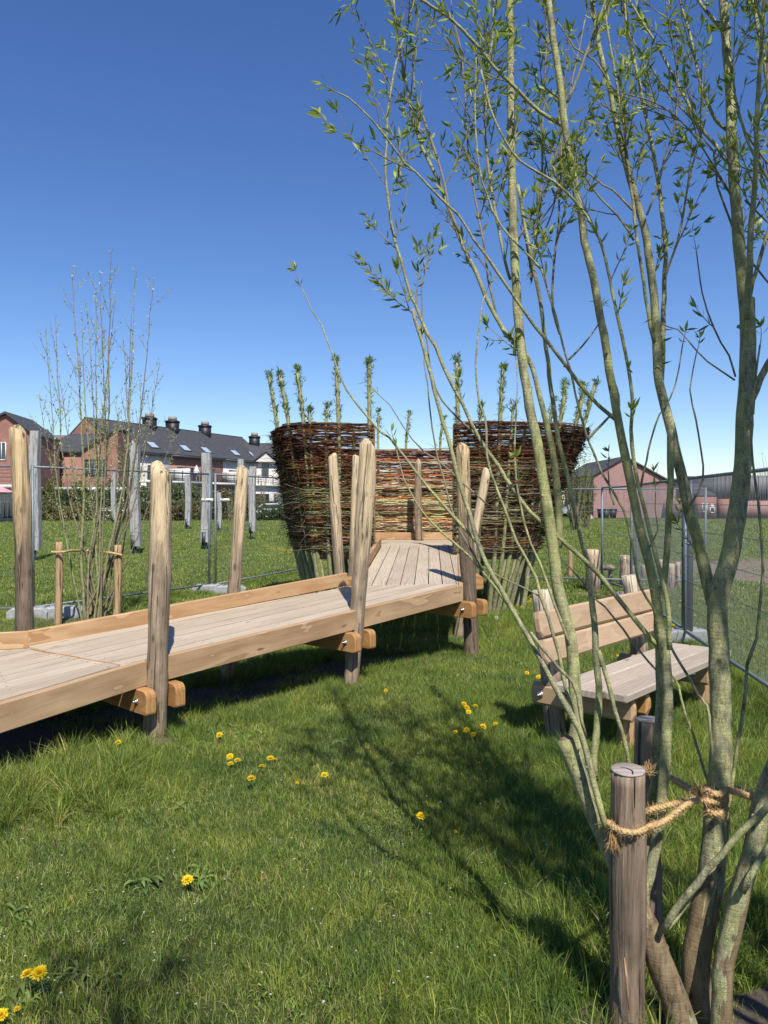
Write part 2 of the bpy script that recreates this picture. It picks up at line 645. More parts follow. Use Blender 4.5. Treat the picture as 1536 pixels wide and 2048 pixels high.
# ------------------------------------------------------------------ materials
M_deck = board_mat('deck_wood', (.53, .445, .33), (.31, .24, .17), (.26, .18, .12), contrast=.75)
M_curb = board_mat('larch_wood', (.53, .36, .20), (.36, .205, .095), (.2, .1, .04), contrast=1.4)
M_fascia = board_mat('weathered_larch', (.50, .345, .20), (.31, .19, .10), (.18, .1, .05), contrast=1.1)
M_beam = board_mat('orange_larch', (.46, .26, .105), (.30, .145, .05), (.14, .06, .02))
M_bench = board_mat('oak_plank', (.47, .335, .215), (.32, .205, .12), (.18, .1, .05), contrast=.7)
M_seat = board_mat('seat_plank', (.46, .39, .315), (.29, .23, .175), (.22, .15, .1), contrast=.8)
M_log = log_mat('robinia_log', (.60, .46, .28), (.30, .225, .155), thr=.64, topz=1.35, span=1.3)
M_log2 = log_mat('robinia_log_barky', (.60, .44, .24), (.165, .12, .085), thr=.72, topz=1.5, span=1.2)
M_pale = log_mat('pale_split_log', (.58, .49, .36), (.24, .17, .115), thr=.55, topz=.62, span=.35)
M_greypost = log_mat('weathered_post', (.40, .385, .365), (.27, .26, .245), thr=.2, topz=0, span=3)
M_stake = log_mat('chestnut_stake', (.30, .22, .155), (.165, .122, .088), thr=.60, topz=.5, span=2)
M_stake_l = log_mat('pale_stake', (.48, .32, .17), (.30, .20, .12), thr=.35, topz=0, span=3)
M_bench_leg = log_mat('bench_leg', (.45, .29, .15), (.26, .17, .10), thr=.3, topz=0, span=3)
M_end = board_mat('cut_end', (.42, .36, .32), (.22, .18, .16), (.12, .1, .08), axis=0)
M_steel = flat_mat('galvanised_steel', (.17, .20, .22), .55, .3, 20, .2)
M_dsteel = flat_mat('dark_steel', (.075, .09, .105), .5, .6, 20, .15)
M_conc = flat_mat('concrete', (.30, .305, .30), .9, 0, 24, .22, .4)
M_bolt = flat_mat('bolt_steel', (.6, .6, .6), .3, .9, 20, .1)
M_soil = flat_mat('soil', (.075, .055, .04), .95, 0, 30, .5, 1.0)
M_soil2 = flat_mat('dry_soil', (.105, .085, .055), .95, 0, 40, .5, 1.0)
M_rod = attr_mat('willow_rods', .9, 0, .3, 60, .35, spec=.08)
M_leafattr = attr_mat('spring_leaf', .5, .42, 0, 0, 0)
M_flower = attr_mat('dandelion_petals', .6, .25)
M_stem = attr_mat('green_stem', .6, .15)
M_bark = bark_mat('willow_bark', (.25, .235, .145), (.105, .097, .06), (.29, .29, .10), .65)
M_bark_old = bark_mat('old_willow_bark', (.20, .145, .085), (.05, .036, .024), (.17, .13, .065), .12, .7)
M_twig = bark_mat('twig_bark', (.22, .18, .12), (.10, .08, .06), (.25, .22, .12), .15, 1.5)
M_rope = attr_mat('coir_rope', .95, 0, .6, 300, .4)


# ------------------------------------------------------------------ ground
def ground_material():
    m, nt, b, o = new_mat('lawn')
    h = NB(nt)
    g = h.n('ShaderNodeNewGeometry')
    v = g.outputs['Position']
    n1 = h.noise(v, 1.1, 6, .6)
    n2 = h.noise(v, 14, 5, .65)
    n3 = h.noise(v, .22, 3, .5)
    n4 = h.noise(v, 90, 3, .6)
    f = h.math('ADD', h.math('MULTIPLY', n1, .4), h.math('MULTIPLY', n2, .3))
    f = h.math('ADD', f, h.math('MULTIPLY', n3, .2))
    f = h.math('ADD', f, h.math('MULTIPLY', n4, .2))
    c = h.ramp(f, [(.38, (.028, .034, .012)), (.5, (.055, .07, .02)), (.6, (.085, .10, .03)), (.72, (.14, .13, .06))])
    h.l(c, b.inputs['Base Color'])
    b.inputs['Roughness'].default_value = .9
    b.inputs['Specular IOR Level'].default_value = .1
    h.bump(h.math('ADD', n2, n4), .8, .03, b)
    return m


M_ground = ground_material()


def gz(x, y):
    """gentle unevenness of the lawn"""
    return .018 * np.sin(x * 1.3 + 1) * np.sin(y * 1.1 + .4) + .01 * np.sin(x * 3.1 + y * 2.3)


xs = np.concatenate([-np.geomspace(400, 9, 22), np.linspace(-8, 8, 65), np.geomspace(9, 400, 22)])
ys = np.concatenate([[-60, -30, -12], np.linspace(-5, 20, 91), np.geomspace(21, 600, 26)])
X, Y = np.meshgrid(xs, ys)
fade = np.clip(1 - (np.abs(X) / 30), 0, 1) * np.clip(1 - np.abs(Y - 5) / 40, 0, 1)
Z = gz(X, Y) * fade
V = np.stack([X, Y, Z], -1).reshape(-1, 3)
ny, nx = X.shape
i, j = np.meshgrid(np.arange(ny - 1), np.arange(nx - 1), indexing='ij')
Q = np.stack([i * nx + j, i * nx + j + 1, (i + 1) * nx + j + 1, (i + 1) * nx + j], -1).reshape(-1, 4)
gr = obj('ground', V, Q, M_ground, smooth=True, kind='structure')
gr['label'] = 'green lawn reaching back to the houses'


def strip(name, pts, w, z, mat, label):
    P = smooth_path(np.array(pts, float), 1.5)
    T = np.gradient(P, axis=0); T /= np.linalg.norm(T, axis=1)[:, None]
    N = np.stack([-T[:, 1], T[:, 0]], 1)
    A, B = P + N * w / 2, P - N * w / 2
    V = np.concatenate([np.c_[A, np.full(len(A), z)], np.c_[B, np.full(len(B), z)]])
    n = len(A)
    i = np.arange(n - 1)
    o = obj(name, V, np.stack([i + n, i + n + 1, i + 1, i], 1), mat, kind='structure')
    o['label'] = label


M_path = flat_mat('sand_path', (.30, .26, .19), .95, 0, 3, .25)
strip('path', [(-40, 55.5), (-12, 57), (-2, 58), (8, 56.5), (20, 54)], 1.7, .015, M_path, 'pale narrow path crossing the far lawn')
strip('path', [(1, 31), (8, 32.5), (20, 33)], .35, .012, M_path, 'thin worn path line across the lawn on the right')


def patch(name, c, rx, ry, z, mat, label, seed=0, n=40):
    rg = np.random.default_rng(seed)
    a = np.linspace(0, 2 * math.pi, n, endpoint=False)
    rr = 1 + .16 * np.sin(3 * a + rg.uniform(0, 6)) + .1 * np.sin(7 * a + rg.uniform(0, 6)) + rg.normal(0, .04, n)
    V = [(c[0], c[1], z + gz(c[0], c[1]) + .03)]
    for k in range(n):
        x, y = c[0] + rx * rr[k] * math.cos(a[k]), c[1] + ry * rr[k] * math.sin(a[k])
        V.append((x, y, z + gz(x, y) - .02))
    for k in range(n):
        x, y = c[0] + rx * .7 * rr[k] * math.cos(a[k]), c[1] + ry * .7 * rr[k] * math.sin(a[k])
        V.append((x, y, z + gz(x, y) + .02))
    Fs = [(0, 1 + n + k, 1 + n + (k + 1) % n) for k in range(n)] + [(1 + n + k, 1 + k, 1 + (k + 1) % n, 1 + n + (k + 1) % n) for k in range(n)]
    o = obj(name, V, Fs, mat, smooth=True, kind='structure')
    o['label'] = label


M_mulch = flat_mat('mulch', (.17, .125, .085), .95, 0, 9, .45, .8)
patch('soil_patch', (1.02, 2.15), .55, .42, .012, M_soil, 'bare dark soil around the foot of the tied willow', 3)
patch('soil_patch', (9.7, 17.0), 3.4, 5.0, .012, M_mulch, 'brown bare earth patch behind the wire fence', 5)
patch('soil_patch', (-4.0, 10.2), .7, .5, .01, M_soil, 'dug soil under the staked young willow on the left', 6)
patch('soil_patch', (3.6, 13.0), .45, .3, .012, M_mulch, 'small bare spot beside the woven willow nest', 9)

def ribbon(name, quads, mat, label, z=.014):
    V = []; Fs = []
    for q in quads:
        b0 = len(V)
        for p in q:
            V.append((p[0], p[1], z + float(gz(p[0], p[1])) + .006))
        Fs.append((b0, b0 + 1, b0 + 2, b0 + 3))
    o = obj(name, V, Fs, mat, kind='structure'); o['label'] = label


# ------------------------------------------------------------------ walkway
N1, N2 = at(240, 1331, 4.92), at(917, 1168, 7.62)
N1[2] = .53; N2[2] = .755
F1, F2 = at(56, 1297, 5.49), at(697, 1167, 7.60)
F1[2] = .53; F2[2] = .755
dn = (N1 - N2); dn /= np.linalg.norm(dn)
N0 = at(0, 1401, 4.25); d0 = (N0 - N1); d0 /= np.linalg.norm(d0)
N0 = N1 + d0 * 2.3
F0 = np.array([-4.6, 5.40, .44])
S3L0, S3L1 = np.array([-.25, 7.60, .755]), np.array([-.03, 11.3, .93])
S3R0, S3R1 = np.array([.735, 7.62, .755]), np.array([1.08, 11.3, .93])
foot = (N1 + N2) / 2
WK = thing('timber_walkway', 'long pale timber ramp on round posts leading up to the woven nest', 'walkway', (foot[0], foot[1], 0))
rng = np.random.default_rng(5)
TH = .032


def deck_segment(poly3, u3, width=.137, gap=.009, off=0.0):
    """boards along u clipped to the polygon; heights from the polygon's plane"""
    P = np.array(poly3, float)
    c = P.mean(0)
    A = np.c_[P[:, :2], np.ones(len(P))]
    co, *_ = np.linalg.lstsq(A, P[:, 2], rcond=None)
    u = np.asarray(u3, float)[:2]; u = u / np.linalg.norm(u)
    v = np.array([-u[1], u[0]])
    loc = [((p - c[:2]) @ u, (p - c[:2]) @ v) for p in P[:, :2]]
    ys_ = [l[1] for l in loc]
    y = min(ys_) + off
    x3 = np.array([u[0], u[1], co[:2] @ u]); 
    while y < max(ys_):
        q = clip_poly(loc, 0, 1, max(y, min(ys_)) + gap / 2)
        q = clip_poly(q, 0, -1, -(min(y + width, max(ys_)) - gap / 2))
        y += width
        if len(q) < 3:
            continue
        qx = np.array(q)
        if np.ptp(qx[:, 1]) < .02 or np.ptp(qx[:, 0]) < .03:
            continue
        m = qx.mean(0)
        dz = rng.uniform(-.002, .002)
        W3 = []
        for a_, b_ in q:
            xy = c[:2] + u * a_ + v * b_
            W3.append([xy[0], xy[1], co[0] * xy[0] + co[1] * xy[1] + co[2] + dz])
        W3 = np.array(W3)
        mc = W3.mean(0)
        Fm = frame(x3)
        L = (W3 - mc) @ Fm
        n = len(L)
        ch = .003
        ctr = L.mean(0)
        Ltop = L + 0
        dirs = ctr - L; dirs /= np.linalg.norm(dirs, axis=1)[:, None]
        Vt = L + dirs * ch * 1.2
        Vm = L - np.array([0, 0, ch])
        Vb = L - np.array([0, 0, TH])
        V = np.concatenate([Vt, Vm, Vb])
        Fs = [tuple(range(n)), tuple(reversed(range(2 * n, 3 * n)))]
        for k in range(n):
            k2 = (k + 1) % n
            Fs.append((n + k, n + k2, k2, k)); Fs.append((2 * n + k, 2 * n + k2, n + k2, n + k))
        # orientation check
        a0, a1, a2 = Vt[0], Vt[1], Vt[2]
        if np.cross(a1 - a0, a2 - a1)[2] < 0:
            Fs = [tuple(reversed(f)) for f in Fs]
        link('deck_board', mesh_np('deck_board', V, Fs, M_deck), WK, mat4(Fm, mc))


e = .004
deck_segment([N0, N1 + dn * e, F1 + dn * e, F0], -d0 * .25 - dn * .75)
deck_segment([N1 - dn * e, N2 + dn * e, F2 + dn * e, F1 - dn * e], -dn)
u3 = (S3L1 - S3L0) / np.linalg.norm(S3L1 - S3L0)
deck_segment([S3L0 + u3 * .006, S3R0 + u3 * .006, S3R1 - u3 * e, S3L1 - u3 * e], u3, width=.14)
deck_segment([(-1.0, 11.31, .93), (2.0, 11.31, .93), (1.7, 13.0, .93), (-.8, 13.0, .93)], (1, .03, 0), width=.142)

# cross batten at the joint
beam('joint_batten', F1 + dn * .002 + [0, 0, .0015], N1 + dn * .002 + [0, 0, .0015], .012, .006, M_curb, WK, ch=.001)


def out_n(p, q):
    d = q - p
    v = np.array([d[1], -d[0], 0]); return v / np.linalg.norm(v)


sb = MB()
def screw_rows(A0, A1, B0, B1, us_, nb):
    for u_ in us_:
        for k in range(nb * 2):
            v_ = (k // 2 + (.22 if k % 2 == 0 else .78)) / nb
            p = (A0 * (1 - u_) + A1 * u_) * (1 - v_) + (B0 * (1 - u_) + B1 * u_) * v_
            p = p + np.array([rng.normal(0, .004), rng.normal(0, .004), .0028])
            a_ = np.arange(6) * math.pi / 3
            V = np.concatenate([[p], p + np.stack([np.cos(a_) * .0045, np.sin(a_) * .0045, np.full(6, -.0005)], 1)])
            sb.add(V, None, [[0, 1 + k_, 1 + (k_ + 1) % 6] for k_ in range(6)])
screw_rows(F1, F2, N1, N2, (.02, .2, .4, .6, .8, .98), 7)
screw_rows(F1, F1 + (F0 - F1) * .4, N1, N1 + (N0 - N1) * .9, (.03, .35, .7), 7)
screw_rows(S3L0, S3L1, S3R0, S3R1, (.02, .25, .5, .75, .98), 7)
sb.build('screw_heads', M_dsteel, WK, kind='stuff')
# near side boards (outer face), top flush with the deck
FH, FT = .165, .05
on = out_n(N1, N2)
if on @ (N1 - F1) < 0:
    on = -on
on0 = out_n(N0, N1)
if on0 @ (N0 - F0) < 0:
    on0 = -on0
cN = lambda p, o: p + o * (FT / 2) + np.array([0, 0, -FH / 2 + .002])
beam('side_board', cN(N0, on0), cN(N1 + (N2 - N1) * .045, on), FT, FH, M_fascia, WK)
beam('side_board', cN(N1 + (N2 - N1) * .047, on), cN(N2 - (N2 - N1) * .004, on), FT, FH, M_fascia, WK)
# far side curbs stand proud of the deck
CH, CT = .125, .045
fo = -on
cF = lambda p, o, dz=0: p + o * (CT / 2 + .004) + np.array([0, 0, CH / 2 - .005 + dz])
F12 = F1 + (F2 - F1) * .002
beam('curb_board', cF(F12, fo), cF(F2, fo), CT, CH, M_curb, WK)
fo0 = np.array([-.03, 1, 0.])
beam('curb_board', cF(F0, fo0), cF(F1, fo0) + np.array([.0, 0, 0]), CT, CH, M_curb, WK)
for a_, b_ in ((F1, F2), (F0, F1)):        # timber below the curb
    o_ = fo if a_ is F1 else fo0
    beam('side_board', a_ + o_ * .025 + [0, 0, -.1], b_ + o_ * .025 + [0, 0, -.1], .045, .15, M_fascia, WK)
# third flight
lo = np.array([-1, .06, 0]); ro = -lo
beam('curb_board', S3L0 + lo * .03 + [0, 0, CH / 2], S3L1 + lo * .03 + [0, 0, CH / 2], CT, CH, M_curb, WK)
beam('side_board', S3L0 + lo * .03 + [0, 0, -.1], S3L1 + lo * .03 + [0, 0, -.1], CT, .15, M_fascia, WK)
beam('side_board', S3R0 + ro * .027 + [0, 0, -.08], S3R1 + ro * .027 + [0, 0, -.08], CT, FH, M_fascia, WK)
# platform rims
beam('curb_board', (-.85, 13.03, .93 + CH / 2), (1.75, 13.03, .93 + CH / 2), CT, CH, M_curb, WK)
beam('side_board', (-.85, 13.03, .82), (1.75, 13.03, .82), CT, .16, M_fascia, WK)
beam('side_board', (-1.0, 11.29, .81), (-.05, 11.29, .81), CT, .16, M_fascia, WK)
beam('side_board', (1.12, 11.29, .81), (2.0, 11.29, .81), CT, .16, M_fascia, WK)
for xx in (-.9, 1.85):
    beam('side_board', (xx, 11.35, .81), (xx * .85, 12.98, .81), CT, .16, M_fascia, WK)

# joists under the deck
for f in (.3, .7):
    a_, b_ = F1 + (N1 - F1) * f, F2 + (N2 - F2) * f
    beam('joist', a_ + [0, 0, -.115], b_ + [0, 0, -.115], .05, .14, M_fascia, WK)
    a_, b_ = F0 + (N0 - F0) * f, F1 + (N1 - F1) * f
    beam('joist', a_ + [0, 0, -.115], b_ + [0, 0, -.115], .05, .14, M_fascia, WK)
    a_, b_ = S3L0 + (S3R0 - S3L0) * f, S3L1 + (S3R1 - S3L1) * f
    beam('joist', a_ + [0, 0, -.115], b_ + [0, 0, -.115], .05, .14, M_fascia, WK)


def bolt(parent, c, d, r=.011, L=.03):
    d = np.asarray(d, float) / np.linalg.norm(d)
    V1, Q1, T1 = tube([c, c + d * .006], [r * 1.9, r * 1.9], 12)
    V2, Q2, T2 = tube([c + d * .005, c + d * .014], [r * 1.15, r * 1.15], 6)
    V3, Q3, T3 = tube([c + d * .012, c + d * L], [r * .55, r * .55], 8)
    b = MB()
    for v, q, t in ((V1, Q1, T1), (V2, Q2, T2), (V3, Q3, T3)):
        b.add(v, q, t)
    b.build('bolt', M_bolt, parent)


def block_end_beam(p_in, p_out, W, H, parent, mat=M_beam):
    """clamping plank with its visible end rounded off"""
    d = p_out - p_in; L = np.linalg.norm(d); Fm = frame(d)
    w, h = W / 2, H / 2
    r = H * .28
    prof = [(-L / 2, -h), (L / 2 - r * .5, -h)]
    for a_ in np.linspace(0, 1, 4)[1:]:
        prof.append((L / 2 - r * .5 + r * .5 * math.sin(a_ * 1.57), -h + r * .5 * (1 - math.cos(a_ * 1.57))))
    for a_ in np.linspace(0, 1, 5):
        prof.append((L / 2 - r + r * math.cos(a_ * 1.57), h - r + r * math.sin(a_ * 1.57)))
    prof.append((-L / 2, h))
    n = len(prof); ch = .006
    V = []
    for yy, s in ((-w, 1), (-w + ch, 0), (w - ch, 0), (w, 1)):
        for x_, z_ in prof:
            V.append((x_ - (ch * s if x_ > 0 else 0), yy, z_ * (1 - ch * s / h)))
    Fs = [tuple(i_ * n + j_ for j_ in (range(n) if i_ == 0 else reversed(range(n)))) for i_ in (0, 3)]
    for i_ in range(3):
        for j_ in range(n):
            j2 = (j_ + 1) % n
            Fs.append((i_ * n + j2, i_ * n + j_, (i_ + 1) * n + j_, (i_ + 1) * n + j2))
    Fs[0], Fs[1] = Fs[0], Fs[1]
    me = mesh_np('clamp_plank', V, Fs, mat)
    o = link('clamp_plank', me, parent, mat4(Fm, (p_in + p_out) / 2))
    return o


us = (N2 - N1) / np.linalg.norm(N2 - N1)
uh = np.array([us[0], us[1], 0]); uh /= np.linalg.norm(uh)
# near posts: (base px,y,dist) (top px,py) radius
near = [((305, 1480), 5.07, (322, 932), .073, .068, 'round', M_log), ((697, 1370), 6.50, (737, 890), .062, .076, 'slant', M_log),
        ((942, 1315), 7.70, (925, 892), .076, .070, 'round', M_log2)]
for (bp, D, tp, r0, r1, top, mt) in near:
    base = at(bp[0], bp[1], D); base[2] = -.15
    tpt = at(tp[0], tp[1], D + .05)
    log('post', base, tpt, r0, r1, mt, WK, rng, .042 if D > 7 else (.014 if D > 6 else .028), top, lump=.085)
    # deck height here
    t = ((base - N1) @ (N2 - N1)) / ((N2 - N1) @ (N2 - N1))
    dz = N1[2] + (N2[2] - N1[2]) * t
    zc = dz - FH - .083
    f = np.clip((zc - base[2]) / (tpt[2] - base[2]), 0, 1)
    pc = base + (tpt - base) * f
    pc[2] = zc
    for s in (-1, 1):
        off = uh * s * (r0 + .045)
        o_ = block_end_beam(pc + off - on * 1.25, pc + off + on * (.16 if s < 0 else .13), .075, .16, WK)
        if s < 0:
            bolt(WK, pc + off + on * .045 - uh * .0375, -uh)
# far posts
far = [((41, 1275), 5.78, (35, 856), .068, .062, 'round', M_log2), ((466, 1195), 6.78, (485, 936), .060, .052, 'round', M_log),
       ((684, 1165), 7.92, (666, 914), .062, .050, 'slant', M_log), ((704, 1100), 9.3, (713, 914), .055, .05, 'round', M_log),
       ((938, 1150), 9.0, (974, 940), .062, .050, 'round', M_log), ((839, 1078), 12.82, (837, 930), .068, .058, 'point', M_log)]
for (bp, D, tp, r0, r1, top, mt) in far:
    base = at(bp[0], bp[1], D); tpt = at(tp[0], tp[1], D + .05)
    low = base + (base - tpt) * ((base[2] + .15) / (tpt[2] - base[2]))
    if D < 12:
        log('post', low, tpt, r0, r1, mt, WK, rng, .02, top, lump=.065)
    else:
        log('post', base - [0, 0, .05], tpt, r0, r1, mt, WK, rng, .02, top)
# far ends of clamping planks showing behind the curb, right flight
for xx, yy, dz in ((.92, 8.95, .83),):
    for s in (-1, 1):
        block_end_beam(np.array([-.5, yy + s * .11, dz - .22]), np.array([xx + .22, yy + s * .11, dz - .18]), .07, .16, WK)
block_end_beam(np.array([-2.2, 5.45, .30]), np.array([-2.72, 5.74, .565]), .08, .10, WK, M_curb)

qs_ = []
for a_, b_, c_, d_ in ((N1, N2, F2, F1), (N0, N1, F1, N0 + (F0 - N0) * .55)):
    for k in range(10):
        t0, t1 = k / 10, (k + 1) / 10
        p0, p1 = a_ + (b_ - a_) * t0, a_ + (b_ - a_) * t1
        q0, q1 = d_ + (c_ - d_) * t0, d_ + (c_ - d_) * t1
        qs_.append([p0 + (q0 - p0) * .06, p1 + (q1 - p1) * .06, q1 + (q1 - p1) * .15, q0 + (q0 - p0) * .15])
ribbon('shade_soil_strip', qs_, M_soil, 'bare soil under the timber ramp, laid dark to deepen the shade')  # dark sheet of bare soil, added to deepen the shade beneath the deck
for k, (x_, y_, r_) in enumerate(((-1.50, 4.98, .11), (-.28, 6.42, .09), (.88, 7.62, .10), (1.65, 4.5, .2))):
    patch('soil_patch', (x_ + .04, y_), r_ * 1.3, r_, .0, M_soil2, ('worn dry soil round the foot of the first ramp post', 'worn dry soil round the foot of the second ramp post', 'worn dry soil round the foot of the third ramp post', 'trodden soil in front of the bench')[k], 20 + k)

# ------------------------------------------------------------------ woven nest
path_pts = np.array([(-.13, 10.38), (-.45, 10.42), (-.85, 10.48), (-1.03, 10.62), (-1.22, 11.15), (-1.38, 11.8), (-1.25, 12.6), (-.7, 13.12),
                     (.2, 13.25), (1.1, 13.22), (1.75, 12.95), (2.2, 12.3), (2.28, 11.5), (2.1, 10.85), (1.75, 10.4), (1.35, 10.22), (.92, 10.2)])
PP = smooth_path(path_pts, .04)
seg = np.r_[0, np.cumsum(np.linalg.norm(np.diff(PP, axis=0), axis=1))]
PL = seg[-1]
TT = np.gradient(PP, axis=0); TT /= np.linalg.norm(TT, axis=1)[:, None]
NN = np.stack([TT[:, 1], -TT[:, 0]], 1)
cen = np.array([.45, 11.8])
sgn = np.sign(((PP - cen) * NN).sum(1)); NN *= sgn[:, None]


def on_path(s):
    s = np.clip(s, 0, PL)
    return (np.stack([np.interp(s, seg, PP[:, i]) for i in (0, 1)], -1), np.stack([np.interp(s, seg, NN[:, i]) for i in (0, 1)], -1))


def flare(s):
    """outward lean at the rim, none beside the opening"""
    e_ = np.minimum(s, PL - s)
    right = np.exp(-((s - PL * .80) / (PL * .10)) ** 2)
    return np.clip((e_ - .1) / 1.0, 0, 1) * (.30 + .40 * right)


def wall_top(s):
    back = np.clip(1 - np.abs(s - PL * .5) / (PL * .2), 0, 1)
    return 2.62 - .14 * np.clip(back * 3, 0, 1)


WB = .90
NEST = thing('woven_willow_nest', 'round woven willow nest with sprouting poles around the raised platform', 'woven nest', (.45, 11.8, 0))
rg = np.random.default_rng(11)
PSP = .27
npoles = int(PL / PSP)
pole_s = (np.arange(npoles + 1)) * PL / npoles


def nest_color(h, n):
    """rod colour by height in the wall: reddish brown above, olive below, with ragged bands"""
    base = {'red': (.19, .065, .036), 'brown': (.12, .065, .042), 'olive': (.25, .23, .10), 'tan': (.32, .26, .16), 'ochre': (.34, .15, .05), 'dark': (.04, .025, .018), 'grey': (.22, .18, .13)}
    ks = list(base)
    w = np.array([.0] * 7)
    if h > .72:
        w = np.array([.36, .26, .02, .02, .10, .22, .02])
    elif h > .5:
        w = np.array([.25, .2, .16, .08, .16, .12, .03])
    elif h > .2:
        w = np.array([.05, .10, .42, .20, .12, .08, .03])
    else:
        w = np.array([.15, .22, .2, .12, .14, .12, .05])
    k = n.choice(7, p=w / w.sum())
    c = np.array(base[ks[k]]) * n.uniform(.55, 1.35)
    return c


rods = [MB(), MB(), MB()]          # left wall, back wall, right wall are one fabric each
layer_h = .0145
s_lo, s_hi = PL * .33, PL * .67
band = {}
for (a_, b_, mbi) in ((0, s_lo, 0), (s_lo, s_hi, 1), (s_hi, PL, 2)):
    nl = int((2.62 - WB) / layer_h)
    for L_ in range(nl + 3):
        zb = WB + L_ * layer_h
        hrel = L_ / nl
        s = a_ - rg.uniform(.0, .9) if mbi else -rg.uniform(0, .8)
        bandtone = nest_color(hrel, np.random.default_rng(L_ // 3 + mbi * 100))
        while s < b_:
            for dup_ in range(3):
                ln = rg.uniform(1.0, 1.9)
                s0, s1 = max(s + rg.uniform(-.1, .1), 0 if mbi == 0 else a_ - .3), min(s + ln, PL if mbi == 2 else b_ + .3)
                if s1 - s0 < .18:
                    continue
                m_ = max(4, int((s1 - s0) / .085))
                ss = np.linspace(s0, s1, m_)
                xy, nn = on_path(ss)
                phase = (L_ % 2) * math.pi
                wv_ = np.cos(ss / (PL / npoles) * math.pi + phase)
                zz = zb + rg.normal(0, .006) + np.cumsum(rg.normal(0, .004, m_)) + rg.normal(0, .014) * np.linspace(-.5, .5, m_) * 2
                top_ = wall_top(ss)
                zz = np.minimum(zz, top_ + rg.normal(0, .01))
                zz = np.maximum(zz, WB - .03 + rg.normal(0, .012, m_))
                if zb > wall_top((s0 + s1) / 2) + .01:
                    continue
                hr = (zz - WB) / 1.7
                off = wv_ * rg.uniform(.026, .042) + rg.normal(0, .012) + hr * flare(ss) + (.07 if dup_ else 0) * (rg.random() - .5)
                # loose ends stick out
                if rg.random() < .35:
                    off[-1] += rg.uniform(.0, .06); zz[-1] += rg.normal(0, .02)
                P3 = np.c_[xy + nn * off[:, None], zz]
                r0_ = rg.uniform(.0045, .0092) * (1.15 if .2 < hrel < .55 else .85)
                rad = np.linspace(r0_, r0_ * .45, m_)
                if rg.random() < .5:
                    rad = rad[::-1]
                c = nest_color(hrel, rg)
                if rg.random() < .6:
                    c = bandtone * rg.uniform(.75, 1.3)
                c = c * ((.68, 1.75, .70)[mbi])  # side walls darkened to stand for self-shadow in the tangle; back wall paler
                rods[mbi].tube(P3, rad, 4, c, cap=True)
            s += ln * rg.uniform(.5, .8)
    # brushy short twigs sticking out, most at the rims
    for _ in range(900 if mbi != 1 else 160):
        ss0 = rg.uniform(a_, b_)
        hrel = rg.beta(1.6, 1.0) if mbi == 2 else rg.random()
        xy, nn = on_path(np.array([ss0])); T_ = on_path(np.array([ss0 + .05]))[0] - xy
        T_ = T_[0] / (np.linalg.norm(T_[0]) + 1e-9) * rg.choice([-1, 1])
        z0 = WB + hrel * (wall_top(ss0) - WB)
        o0 = hrel * flare(ss0)
        d = np.array([T_[0] + nn[0, 0] * rg.uniform(.1, .7), T_[1] + nn[0, 1] * rg.uniform(.1, .7), rg.normal(0, .4)])
        d /= np.linalg.norm(d)
        ln = rg.uniform(.1, .4)
        st = np.array([*(xy[0] + nn[0] * (o0 + .03)), z0])
        q = [st, st + d * ln * .5 + rg.normal(0, .01, 3), st + d * ln + rg.normal(0, .025, 3)]
        rods[mbi].tube(q, [.0042, .003, .0015], 3, nest_color(hrel, rg) * .7, cap=False)
# rim rods
for zz_, nn_ in ((0, 5),):
    for q_ in range(14):
        s0 = rg.uniform(0, PL - 1.4); s1 = s0 + rg.uniform(1.2, 2.2)
        if s1 > PL:
            s1 = PL
        ss = np.linspace(s0, s1, 16)
        xy, n_ = on_path(ss)
        off = flare(ss) + rg.normal(0, .02) + .03 * np.cos(ss * 11)
        P3 = np.c_[xy + n_ * off[:, None], wall_top(ss) + rg.uniform(.0, .03)]
        rods[int(min(2, (s0 + s1) / 2 / PL * 3))].tube(P3, .008, 5, np.array((.20, .18, .08)) * rg.uniform(.7, 1.2))
for b_, lb in zip(rods, ('woven wall left of the opening', 'woven back wall seen through the opening', 'woven wall right of the opening')):
    b_.build('woven_rods', M_rod, NEST, smooth=True, kind='stuff', label=lb)

# poles carrying the weave, sprouting above it
tops = {}
tall = [((556, 838), (538, 752)), ((578, 836), (560, 752)), ((606, 838), (594, 742)), ((678, 838), (672, 722)), ((739, 836), (738, 728)),
        ((915, 836), (914, 722)), ((1000, 840), (1006, 740)), ((1120, 846), (1130, 768)), ((1150, 848), (1168, 772)), ((1162, 846), (1190, 768)),
        ((812, 892), (818, 828)), ((880, 892), (886, 838)), ((960, 845), (962, 812)), ((1025, 846), (1027, 810)), ((620, 838), (619, 820)), ((652, 838), (655, 812)), ((756, 880), (757, 826)),
        ((1100, 846), (1106, 800))]


